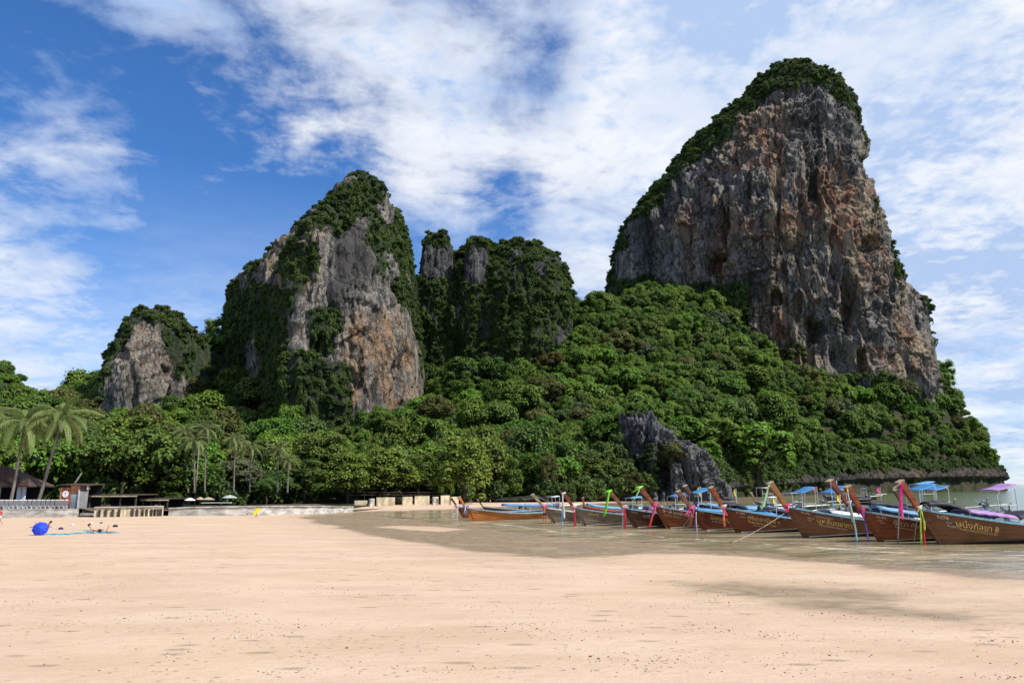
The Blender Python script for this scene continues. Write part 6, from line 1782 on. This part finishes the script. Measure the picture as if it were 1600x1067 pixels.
boat((1418, 786), (1404, 766), 14, 9.0, W_DRK, 'dark boat with engine and pale frames behind the large N78 boat', P_BLUE2, P_IN_BLUE, W_DRK, stern=(0.10, 2.2, 2.6, T_LBLUE, 0.3), group=G2, Yfix=70, stripe=False)

# ---- cloths, flags and ropes
def mix_(a, b_, f): return Vector(a).lerp(Vector(b_), f)
B_ = BOATS
strips(B_[14]['knot'], ['white', 'yellowgreen', 'red', 'yellowgreen'], [0.25, 1.95, 2.25, 1.2], 'long yellow green and red streamers hanging from the neck of the N78 prow', 0.10, 0.075, wr=0.15)
strips(B_[14]['tip'] + Vector((-0.05, -0.1, -0.05)), ['white', 'magenta', 'pink', 'magenta'], [0.3, 1.55, 1.95, 0.6], 'magenta streamers hanging from the top of the N78 prow', 0.12, 0.09, wr=0.2, wrap=False, lean=-0.25)
strips(B_[13]['knot'], ['red', 'purple', 'magenta', 'orange', 'purple'], [0.3, 0.25, 0.5, 0.3, 1.75], 'red, purple and white cloth knotted on the neck of the N.82 prow', 0.10, 0.06, wr=0.17)
strips(B_[13]['tip'] + Vector((-0.12, -0.15, -0.1)), ['light_blue', 'yellow', 'light_blue'], [1.9, 2.3, 3.0], 'pale blue and yellow streamer hanging from the top of the N.82 prow', 0.05, 0.07, wr=0.12, wrap=False, lean=0.22)
strips(B_[12]['knot'], ['white', 'pink'], [0.6, 0.35], 'white cloth knotted on the near black prow', 0.1, 0.10, wr=0.18)
strips(B_[12]['tip'] + Vector((0, -0.1, -0.1)), ['light_blue'], [1.7], 'thin blue strip hanging from the near black prow', 0.05, 0.045, wr=0.12, wrap=False, lean=0.0)
strips(B_[11]['knot'], ['pink', 'red', 'white'], [0.28, 0.35, 0.2], 'pink and white cloth on the neck of the golden brown prow', 0.12, 0.08, wr=0.17)
strips(B_[11]['tip'] + Vector((-0.12, -0.1, -0.1)), ['pale_green', 'pale_green'], [1.5, 1.35], 'pale green scarf hanging from the top of the golden brown prow', 0.10, 0.11, wr=0.12, wrap=False, lean=-0.55)
strips(B_[10]['knot'], ['white', 'orange', 'orange', 'pink'], [0.3, 1.0, 1.35, 0.6], 'orange and white cloth knotted on the red prow', 0.12, 0.09, wr=0.19)
strips(B_[8]['knot'], ['pink', 'pink', 'orange', 'pink'], [0.5, 0.6, 1.35, 0.7], 'bright pink cloth with loose ends on the neck of the brown prow', 0.2, 0.08, wr=0.2, lean=-0.25)
strips(B_[8]['knot'] + Vector((0.22, -0.2, -0.3)), ['purple', 'white'], [1.4, 1.75], 'purple and white strips hanging beside the pink clothed prow', 0.16, 0.06, wrap=False)
strips(B_[9]['knot'], ['purple', 'white'], [0.3, 0.25], 'lilac cloth knotted on the dark prow behind the pink clothed one', 0.1, 0.08, wr=0.18)
strips(B_[7]['knot'], ['pink', 'red', 'yellow', 'pink'], [0.5, 1.7, 1.4, 0.9], 'pink cloth with orange and yellow tail on the prow with a lime top', 0.14, 0.12, wr=0.2, lean=-0.5)
strips(B_[7]['tip'] + Vector((-0.1, -0.1, 0.05)), ['lime', 'pale_green'], [0.35, 0.9], 'lime green cloth tied to the top of the prow left of centre row', 0.12, 0.09, wr=0.22, lean=-0.5)
strips(B_[6]['tip'] + Vector((-0.1, -0.05, 0.05)), ['lime', 'lime'], [1.9, 1.75], 'long lime green cloth hanging from the top of the dark brown prow', 0.10, 0.10, wr=0.2, lean=-0.35)
strips(B_[6]['knot'], ['white', 'red', 'red'], [1.8, 2.6, 2.2], 'red and white streamer hanging from the neck of the dark brown prow', 0.12, 0.08, wr=0.2)
strips(B_[5]['knot'], ['white', 'red', 'red'], [0.4, 2.9, 2.7], 'red streamer reaching the water from the white capped prow', 0.10, 0.09, wr=0.2, lean=0.1)
strips(B_[5]['tip'] + Vector((-0.1, -0.1, -0.1)), ['light_blue', 'white'], [2.6, 1.9], 'pale blue strip hanging from the white capped prow', 0.12, 0.11, wr=0.2, wrap=False, lean=0.0)
strips(B_[4]['knot'], ['pink', 'orange'], [0.4, 0.5], 'faded pink cloth on the neck of the pale cream prow', 0.12, 0.09, wr=0.2)
strips(B_[2]['knot'], ['purple', 'white', 'blue'], [0.5, 0.6, 0.7], 'blue and white cloth on the neck of the orange prow', 0.12, 0.09, wr=0.24)
strips(B_[1]['knot'], ['white', 'pink', 'white'], [1.5, 0.6, 1.7], 'white cloths hanging from the leftmost prow', 0.25, 0.12, wr=0.24, lean=-0.3)
rope(mix_(B_[10]['M'] @ Vector((3.2, -0.9, 1.3)), (0, 0, 0), 0), on_plane(1137, 851, 0.0), 'long pale mooring rope running from the dark red boat to the wet sand', 0.12, 0.013)
rope(B_[8]['knot'] + Vector((0, -0.1, -0.4)), on_plane(1057, 829, 0.0), 'thin rope from the pink clothed prow into the shallows', 0.2)
rope(B_[8]['knot'] + Vector((0.05, -0.1, -0.4)), on_plane(1070, 829, 0.0), 'second thin rope from the pink clothed prow, nearer the hull', 0.15)
rope(B_[14]['tip'] + Vector((0.0, -0.25, -0.1)), on_plane(1403, 848, 0.0), 'thick pale rope hanging from the top of the N78 prow', -0.35, 0.035)
rope(B_[14]['knot'] + Vector((-0.05, -0.2, 0)), on_plane(1428, 850, 0.0), 'thin rope from the neck of the N78 prow to the water', -0.15, 0.016)
rope(B_[5]['knot'] + Vector((0.5, -0.5, 0)), on_plane(901, 819, 0.0), 'short rope hanging at the bow of the boat with red inside', -0.05)
rope(B_[4]['tip'], B_[4]['M'] @ Vector((1.0, -3.0, 0.9)), 'pale line from the cream prow top', 0.0)
for (bi, tt, hg, cl_, lab) in [(10, 0.3, 1.3, 'yellow', 'yellow flag on a thin pole left of the red prow with orange cloth'), (11, 0.25, 1.3, 'yellow', 'small yellow flag on a thin pole behind the pale green scarf')]:
    rail_flag(B_[bi], tt, hg, cl_, lab)
def flag_at(px, py_top, py_b, Y, col, label, wh):
    b0 = at_depth(px, py_b, Y); z = at_depth(px, py_top, Y).z - b0.z
    o = empty('flag_pole', b0, 0, label, 'flag'); MB().tube([(0, 0, -0.3), (0.0, 0, z)], 0.03, 6).build('pole', M_PIPE, o)
    n = 8; V = []
    for i in range(n + 1):
        f = i / n
        for g in (0, 1): V.append((-g * wh[0] * (0.35 + 0.65 * math.sin(math.pi * min(1, f + 0.12))), 0.06 * math.sin(4 * f + 2 * g), z - 0.05 - wh[1] * f))
    MB().add(V, [(2 * i, 2 * i + 2, 2 * i + 3, 2 * i + 1) for i in range(n)]).build('flag', CLOTH[col], o, True)
flag_at(1096, 760, 786, 72, 'yellow', 'yellow pennant on a pole between the dark prow and the red prow', (0.35, 0.9))
flag_at(1151, 763, 784, 80, 'yellow', 'pale pole with a folded yellow flag right of the red prow', (0.25, 0.9))
flag_at(1377, 761, 782, 110, 'pink', 'pink and yellow flag on a pole left of the N78 prow', (0.5, 1.0))
flag_at(1309, 750, 770, 120, 'white', 'thin white mast with a rag behind the near black prow', (0.15, 0.5))
flag_at(1278, 760, 784, 100, 'red', 'red rag on a pole left of the near black prow', (0.5, 0.5))
# ================================================================== people and small things
SKIN = simple_mat('skin_tanned', (0.42, 0.22, 0.14), 0.55, 0.3, 0.1, 3)
SKIN_L = simple_mat('skin_fair', (0.55, 0.32, 0.22), 0.55, 0.3, 0.1, 3)  # lighter skin tone for the child and one sunbather
HAIR = simple_mat('dark_hair', (0.03, 0.02, 0.015), 0.6, 0.3)
CL = {k: simple_mat('clothes_' + k, c, 0.85, 0.15, 0.15, 6) for k, c in {'dark': (0.03, 0.03, 0.04), 'blue': (0.10, 0.22, 0.55), 'red': (0.5, 0.04, 0.06), 'white': (0.7, 0.7, 0.7), 'green': (0.05, 0.2, 0.15), 'navy': (0.03, 0.04, 0.12)}.items()}
def skin_mesh(name, pts, edges, radii, root=0, sub=1):
    me = bpy.data.meshes.new(name); me.from_pydata([tuple(p) for p in pts], edges, [])
    o = bpy.data.objects.new(name, me); COL.objects.link(o)
    o.modifiers.new('skin', 'SKIN')
    sv = me.skin_vertices[0].data if me.skin_vertices else None
    if sv is None:
        me.skin_vertices.new() if hasattr(me.skin_vertices, 'new') else None
        bm = bmesh.new(); bm.from_mesh(me); bm.verts.layers.skin.verify(); bm.to_mesh(me); bm.free(); sv = me.skin_vertices[0].data
    for i, r in enumerate(radii):
        sv[i].radius = (r, r) if not isinstance(r, tuple) else r; sv[i].use_root = (i == root)
    s = o.modifiers.new('sub', 'SUBSURF'); s.levels = sub; s.render_levels = sub
    dg = bpy.context.evaluated_depsgraph_get(); dg.update()
    out = bpy.data.meshes.new_from_object(o.evaluated_get(dg)); out.name = name
    COL.objects.unlink(o); bpy.data.objects.remove(o)
    out.polygons.foreach_set('use_smooth', [True] * len(out.polygons))
    return out
# joints for a 1.72 m figure; pose gives positions by name
STAND = dict(pel=(0, 0, 0.93), waist=(0, 0, 1.08), chest=(0, 0, 1.30), neck=(0, 0, 1.47), head=(0, 0.01, 1.60), crown=(0, 0.0, 1.68),
             shl=(-0.19, 0, 1.42), ell=(-0.24, 0.02, 1.13), wrl=(-0.25, -0.06, 0.90), hal=(-0.25, -0.08, 0.82),
             shr=(0.19, 0, 1.42), elr=(0.24, 0.02, 1.13), wrr=(0.25, -0.06, 0.90), har=(0.25, -0.08, 0.82),
             hpl=(-0.10, 0, 0.88), knl=(-0.11, -0.02, 0.48), anl=(-0.11, 0.02, 0.08), tol=(-0.12, -0.15, 0.03),
             hpr=(0.10, 0, 0.88), knr=(0.11, -0.02, 0.48), anr=(0.11, 0.02, 0.08), tor=(0.12, -0.15, 0.03))
ORD = ['pel', 'waist', 'chest', 'neck', 'head', 'crown', 'shl', 'ell', 'wrl', 'hal', 'shr', 'elr', 'wrr', 'har', 'hpl', 'knl', 'anl', 'tol', 'hpr', 'knr', 'anr', 'tor']
RAD = dict(pel=(0.16, 0.11), waist=(0.13, 0.095), chest=(0.16, 0.11), neck=0.055, head=0.095, crown=0.07, shl=0.065, ell=0.042, wrl=0.030, hal=0.028, shr=0.065, elr=0.042, wrr=0.030, har=0.028,
           hpl=0.095, knl=0.06, anl=0.04, tol=0.032, hpr=0.095, knr=0.06, anr=0.04, tor=0.032)
EDG = [('pel', 'waist'), ('waist', 'chest'), ('chest', 'neck'), ('neck', 'head'), ('head', 'crown'), ('chest', 'shl'), ('shl', 'ell'), ('ell', 'wrl'), ('wrl', 'hal'), ('chest', 'shr'), ('shr', 'elr'), ('elr', 'wrr'), ('wrr', 'har'),
       ('pel', 'hpl'), ('hpl', 'knl'), ('knl', 'anl'), ('anl', 'tol'), ('pel', 'hpr'), ('hpr', 'knr'), ('knr', 'anr'), ('anr', 'tor')]
def person(loc, rz, label, pose=None, scale=1.0, skin=SKIN, top=None, shorts=CL['dark'], hair=HAIR, rot=None, group=None):
    J = dict(STAND); J.update(pose or {})
    names = list(ORD); pts = [Vector(J[n]) for n in names]; rad = [RAD[n] for n in names]
    edges = [(names.index(a), names.index(b_)) for a, b_ in EDG]
    for s in ('l', 'r'):       # five fingers on each hand
        h = Vector(J['ha' + s]); w = Vector(J['wr' + s]); d = (h - w).normalized(); side = d.cross(Vector((0, 1, 0.1)))
        side = side.normalized() if side.length > 0.1 else Vector((1, 0, 0))
        for k in range(5):
            a = h + side * (k - 2) * 0.017; L = [0.045, 0.075, 0.082, 0.075, 0.058][k]
            dd = (d + side * (k - 2) * 0.10).normalized() if k else (d * 0.6 + side * -0.8).normalized()
            i0 = len(pts); pts += [a + dd * L * 0.55, a + dd * L]; rad += [0.010, 0.008]; edges += [(names.index('ha' + s), i0), (i0, i0 + 1)]
    me = skin_mesh('body', pts, edges, rad)
    t = empty('person', loc, rz, label, 'person', group); t.scale = (scale,) * 3
    if rot is not None: t.rotation_euler = rot
    me.materials.append(skin)
    body = mesh_obj('body', me, t)
    co = np.array([v.co[:] for v in me.vertices])
    P = {n: np.array(J[n], dtype=float) for n in J}
    def segd(a, b_):
        a = P[a]; b_ = P[b_]; d = b_ - a; q = np.clip(((co - a) @ d) / (d @ d), 0, 1); return np.linalg.norm(co - a - q[:, None] * d, axis=1), q
    def shell(nm, segs, mat):
        D = []; allb = [segd(a, b_) for a, b_ in EDG]; dmin = np.min([d for d, _ in allb], axis=0); keep = np.zeros(len(co), bool)
        for (a, b_, q0, q1) in segs:
            d, q = segd(a, b_); keep |= (d <= dmin + 1e-4) & (q >= q0) & (q <= q1)
        bm = bmesh.new(); bm.from_mesh(me); bm.verts.ensure_lookup_table(); bm.normal_update()
        dl = [v for v in bm.verts if not keep[v.index]]
        for v in bm.verts: v.co = v.co + v.normal * 0.014
        bmesh.ops.delete(bm, geom=dl, context='VERTS'); m2 = bpy.data.meshes.new(nm); bm.to_mesh(m2); bm.free()
        m2.materials.clear(); m2.materials.append(mat); o = mesh_obj(nm, m2, t); s_ = o.modifiers.new('thick', 'SOLIDIFY'); s_.thickness = 0.012; return o
    if top: shell('shirt', [('pel', 'waist', 0.2, 1), ('waist', 'chest', 0, 1), ('chest', 'neck', 0, 0.6), ('chest', 'shl', 0, 1), ('chest', 'shr', 0, 1), ('shl', 'ell', 0, 0.7), ('shr', 'elr', 0, 0.7)], top)
    if shorts: shell('shorts', [('pel', 'waist', 0, 0.35), ('pel', 'hpl', 0, 1), ('pel', 'hpr', 0, 1), ('hpl', 'knl', 0, 0.55), ('hpr', 'knr', 0, 0.55)], shorts)
    hd = (P['head'] * 0.5 + P['crown'] * 0.5); up = Vector(P['crown'] - P['head']).normalized()
    m = MB(); v = ICOV * np.array((0.105, 0.115, 0.10)) + hd + np.array(up) * 0.02 + np.array((0, 0.018, 0.01))
    m.add([tuple(a) for a in v], [tuple(int(i) for i in f) for f in ICOF]); m.build('hair', hair, t, True)
    f = MB(); c = Vector(P['head']) + Vector((0, -0.10, 0.01))
    f.box(c + Vector((0, -0.012, -0.01)), (0.022, 0.035, 0.04), taper=0.5); f.build('nose', skin, t)
    e = MB(); e.box(c + Vector((-0.032, 0.004, 0.018)), (0.022, 0.012, 0.010)); e.box(c + Vector((0.032, 0.004, 0.018)), (0.022, 0.012, 0.010)); e.box(c + Vector((0, 0.004, -0.045)), (0.04, 0.01, 0.008)); e.build('eyes_and_mouth', HAIR, t)
    e = MB(); e.box(Vector(P['head']) + Vector((-0.098, 0, 0)), (0.02, 0.03, 0.05)); e.box(Vector(P['head']) + Vector((0.098, 0, 0)), (0.02, 0.03, 0.05)); e.build('ears', skin, t)
    return t
def at_ground(px, py, z=0.2):
    p = on_plane(px, py, z); g = ground_z(p.x, p.y); p = on_plane(px, py, g); return Vector((p.x, p.y, ground_z(p.x, p.y)))
def scale_for(px, py0, py1, p, H=1.72):
    return (py0 - py1) * p.y / F / H
WALK = dict(knl=(-0.11, -0.20, 0.50), anl=(-0.11, -0.22, 0.10), tol=(-0.11, -0.38, 0.05), knr=(0.11, 0.10, 0.49), anr=(0.11, 0.33, 0.14), tor=(0.11, 0.22, 0.03))
# the bather with the yellow board
p = at_ground(400.5, 809); s = scale_for(400, 809, 792.5, p)
person(p, R(70), 'person in dark shorts walking along the beach with a bright yellow board', dict(WALK, elr=(0.30, -0.06, 1.18), wrr=(0.26, -0.22, 1.05), har=(0.22, -0.28, 1.02), ell=(-0.28, -0.02, 1.15), wrl=(-0.24, -0.2, 1.0), hal=(-0.2, -0.26, 0.98)), s, SKIN, None, CL['dark'])
t = empty('bodyboard', (p.x + 0.12 * s, p.y - 0.42 * s, p.z + 1.02 * s), 0, 'bright yellow board held by the walking person', 'board'); t.scale = (s, s, s)
m = MB(); V = []; n = 20
for i in range(n):
    a = 2 * math.pi * i / n; x = 0.62 * math.copysign(abs(math.cos(a)) ** 0.7, math.cos(a)); z = 0.30 * math.copysign(abs(math.sin(a)) ** 0.6, math.sin(a))
    for y in (-0.03, 0.03): V.append(Matrix.Rotation(R(-48), 3, 'Y') @ Vector((x, y, z)))
m.add(V, [(2 * i, 2 * i + 1, (2 * i + 3) % (2 * n), (2 * i + 2) % (2 * n)) for i in range(n)] + [tuple(2 * i for i in range(n))[::-1], tuple(2 * i + 1 for i in range(n))])
m.build('foam_body', simple_mat('bright_yellow_foam', (0.85, 0.78, 0.02), 0.5, 0.3, 0.05), t)
p = at_ground(386, 808); person(p, R(-60), 'small child in white shirt standing left of the person with the yellow board', WALK, scale_for(386, 808, 798, p), SKIN_L, CL['white'], CL['navy'])
p = at_ground(-1, 820); person(p, R(-80), 'person in red swimwear walking in at the left edge of the beach', WALK, scale_for(0, 820, 796, p), SKIN, CL['red'], CL['white'])
# sunbather on the towel: lies on the front, propped on the elbows, shins raised
p = at_ground(155, 832)
LIE = dict(pel=(0, 0, 0.12), waist=(-0.17, 0, 0.15), chest=(-0.38, 0, 0.24), neck=(-0.52, 0, 0.34), head=(-0.62, 0, 0.43), crown=(-0.68, 0, 0.49),
           shl=(-0.42, -0.18, 0.26), ell=(-0.46, -0.22, 0.05), wrl=(-0.66, -0.12, 0.05), hal=(-0.74, -0.06, 0.06), shr=(-0.42, 0.18, 0.26), elr=(-0.46, 0.22, 0.05), wrr=(-0.66, 0.12, 0.05), har=(-0.74, 0.06, 0.06),
           hpl=(0.06, -0.10, 0.11), knl=(0.48, -0.13, 0.07), anl=(0.62, -0.13, 0.40), tol=(0.60, -0.13, 0.54), hpr=(0.06, 0.10, 0.11), knr=(0.48, 0.12, 0.07), anr=(0.88, 0.12, 0.06), tor=(1.0, 0.12, 0.05))
person(p, R(4), 'sunbather lying on the front on a turquoise towel with one shin raised', LIE, 1.05, SKIN_L, None, CL['dark'])
def towel(px, py, w, d, mat, label, rz=0.0):
    p = at_ground(px, py); m = MB(); n = 12; V = []
    for i in range(n + 1):
        for j in range(5):
            V.append((w * (i / n - 0.5), d * (j / 4 - 0.5), 0.02 + 0.025 * math.sin(i * 1.9 + j) + (0.03 if (i + j) % 5 == 0 else 0)))
    m.add(V, [(i * 5 + j, (i + 1) * 5 + j, (i + 1) * 5 + j + 1, i * 5 + j + 1) for i in range(n) for j in range(4)])
    o = m.build('beach_towel', mat, None, True, loc=p); o.rotation_euler = (0, 0, rz); tag(o, label, 'towel')
    s_ = o.modifiers.new('thick', 'SOLIDIFY'); s_.thickness = 0.02
towel(156, 832.5, 2.1, 0.8, TOWEL, 'turquoise towel under the sunbather', 0.05)
towel(125, 833, 0.8, 0.9, TOWEL, 'small turquoise towel left of the sunbather')
towel(95, 834.5, 1.7, 0.9, TOWEL, 'long blue towel right of the blue umbrella', 0.03)
towel(136, 829, 0.45, 0.5, TOWEL2, 'crumpled teal towel by the sunbather\'s head', 0.3)
# blue umbrella lying tilted on the sand
p = at_ground(62, 836)
t = empty('beach_umbrella', p + Vector((0, 0, 0.40)), 0, 'bright blue umbrella lying tilted on the sand', 'umbrella')
t.rotation_euler = (R(62), R(30), R(8)); t.scale = (0.8,) * 3; m = MB(); n = 8; V = [(0, 0, 0.30)]
for k in range(1, 4):
    for i in range(n):
        a = 2 * math.pi * i / n; r_ = 0.60 * k / 3; V.append((r_ * math.cos(a), r_ * math.sin(a), 0.30 - 0.30 * (k / 3) ** 1.8))
Fc = [(0, 1 + i, 1 + (i + 1) % n) for i in range(n)]
for k in range(2):
    for i in range(n): Fc.append((1 + k * n + i, 1 + (k + 1) * n + i, 1 + (k + 1) * n + (i + 1) % n, 1 + k * n + (i + 1) % n))
o = MB().add(V, Fc).build('canopy', BLUEU, t, False); s_ = o.modifiers.new('thick', 'SOLIDIFY'); s_.thickness = 0.01
MB().tube([(0, 0, 0.42), (0, 0, -0.65)], 0.014, 6).build('shaft', STEEL, t); MB().tube([(0, 0, -0.65), (0, 0, -0.78), (0.06, 0, -0.80)], 0.02, 6).build('handle', DARKW, t)
for i in range(n):
    a = 2 * math.pi * i / n; MB().tube([(0, 0, 0.27), (0.38 * math.cos(a), 0.38 * math.sin(a), 0.17), (0.59 * math.cos(a), 0.59 * math.sin(a), -0.01)], 0.006, 4).build('rib', STEEL, t)
# person half hidden behind the umbrella
p = at_ground(66, 824)
SIT = dict(pel=(0, 0, 0.13), waist=(0, 0.05, 0.28), chest=(0, 0.06, 0.50), neck=(0, 0.03, 0.67), head=(0, 0.0, 0.80), crown=(0, 0, 0.88), shl=(-0.19, 0.04, 0.62), ell=(-0.25, -0.1, 0.38), wrl=(-0.18, -0.32, 0.36), hal=(-0.15, -0.38, 0.35),
           shr=(0.19, 0.04, 0.62), elr=(0.25, -0.1, 0.38), wrr=(0.18, -0.32, 0.36), har=(0.15, -0.38, 0.35), hpl=(-0.1, -0.03, 0.12), knl=(-0.14, -0.40, 0.45), anl=(-0.12, -0.62, 0.08), tol=(-0.12, -0.78, 0.03), hpr=(0.1, -0.03, 0.12), knr=(0.14, -0.40, 0.45), anr=(0.12, -0.62, 0.08), tor=(0.12, -0.78, 0.03))
LOWSIT = dict(LIE)
person(p, R(185), 'sunbather lying behind the blue umbrella', LIE, 0.9, SKIN, None, CL['red'])
def bag(px, py, mat, label, s=1.0):
    p = at_ground(px, py); t = empty('beach_bag', p, 0, label, 'bag')
    MB().lathe([(0.02, 0), (0.20, 0.01), (0.24, 0.10), (0.20, 0.22), (0.10, 0.27), (0.02, 0.26)], n=10).build('bag_body', mat, t, True); t.scale = (s * 0.8, s * 0.55, s * 0.55)
    MB().tube([(-0.1, 0, 0.24), (-0.05, 0, 0.36), (0.05, 0, 0.36), (0.1, 0, 0.24)], 0.012, 5).build('strap', mat, t)
bag(95, 827, CL['navy'], 'dark blue bag on the sand between umbrella and sunbather')
bag(180, 823, CL['dark'], 'dark bag on the sand right of the sunbather\'s feet', 1.1)
bag(113, 820.5, CL['white'], 'pale bag on the sand behind the small towel', 0.8)
bag(143, 817.5, CL['white'], 'pale heap of clothes near the steps', 0.7)
bag(158, 817.5, CL['dark'], 'dark heap of clothes near the yellowish wall', 0.7)
# crew on the boats
B4 = BOATS[4]; q = B4['M'] @ Vector((-0.4 + 0.2, 2.3, 0.1))
pp = at_depth(851, 795, B4['M'].translation.y + 1.5)
person((pp.x, pp.y, 0.0), R(20), 'person in a blue shirt bending beside the cream prow', dict(chest=(0, -0.18, 1.27), neck=(0, -0.3, 1.40), head=(0, -0.38, 1.50), crown=(0, -0.42, 1.57), shl=(-0.19, -0.24, 1.36), shr=(0.19, -0.24, 1.36), ell=(-0.26, -0.3, 1.1), elr=(0.26, -0.3, 1.1), wrl=(-0.18, -0.45, 0.98), wrr=(0.18, -0.45, 0.98), hal=(-0.15, -0.52, 0.96), har=(0.15, -0.52, 0.96)),
       max(0.9, (795 - 781 + 9) * pp.y / F / 1.6), SKIN, CL['blue'], CL['navy'])
for (px, py0, py1, Y, c, lab) in [(735, 786, 780, 134, 'dark', 'tiny person on the far beach left of the dark prows'), (766, 785, 780, 140, 'white', 'tiny person in white on the far strand'), (683, 788, 779, 128, 'dark', 'tiny person by the end of the beige wall')]:
    b0 = at_depth(px, py0 + 1, Y); z = max(ground_z(b0.x, Y), 0)
    person((b0.x, Y, z), R(40), lab, WALK, (py0 - py1) * 1.25 * Y / F / 1.72, SKIN, CL[c], CL['navy'])
b3 = BOATS[3]; h3 = b3['h']
for k, (xx, c) in enumerate([(4.2, 'dark'), (4.9, 'white')]):
    pw = b3['M'] @ Vector((xx, 0, h3.gz(0.5) - 0.25)); person(pw, R(20 + 60 * k), ['seated passenger in dark shirt above the blue roofed boat', 'seated passenger in white shirt above the blue roofed boat'][k], SIT, 0.95, SKIN, CL[c], CL['navy'])
# ---- pellets that crabs leave, pebbles and bits of shell on the sand
rs = np.random.RandomState(12)
n = 9000
u = rs.uniform(-60, 1660, n); v = 838 + (1085 - 838) * rs.rand(n) ** 1.0
V3 = np.stack([(u - 800) / F, (533.5 - v) / F, -np.ones(n)], 1) @ CR.T
tt = (0.15 - CAMZ) / V3[:, 2]; x = V3[:, 0] * tt; y = V3[:, 1] * tt
z, dw, _ = sand_height(x[:, None], y[:, None]); z = z[:, 0]; dw = dw[:, 0]
cl_ = fbm(np.stack([x * 0.6, y, x * 0], -1), 3.0, 3, 44, 0.6)
k = (dw < -0.5) & (rs.rand(n) < np.clip(0.04 + 1.5 * smooth(0.02, 0.45, cl_), 0, 1))
x, y, z = x[k], y[k], z[k]; n = len(x)
pm = MB(); pm.add([tuple(a) for a in (ICOV * np.array((1, 0.8, 0.6)) * (1 + 0.25 * perlin(ICOV[:, 0] * 2, ICOV[:, 1] * 2, ICOV[:, 2] * 2))[:, None])], [tuple(int(i) for i in f) for f in ICOF])
PEB = []
for nm, c in (('sand_pellet', (0.36, 0.26, 0.17)), ('dark_pebble', (0.17, 0.125, 0.09)), ('shell_bit', (0.55, 0.47, 0.38))):
    me = bpy.data.meshes.new(nm); me.from_pydata(pm.v, [], pm.f); me.materials.append(simple_mat(nm, c, 0.9, 0.1)); PEB.append(me)
s = rs.uniform(0.009, 0.020, n) * (1 + 0.6 * (rs.rand(n) < 0.05))
scatter_stuff('sand_pellets', 'small sand pellets, pebbles and bits of shell strewn over the beach', 'pebbles', np.stack([x, y, z + s * 0.2], -1), np.stack([x * 0, x * 0, rs.uniform(0, 6.28, n)], 1), s, [PEB[0], PEB[0], PEB[1]] if False else PEB, 3)
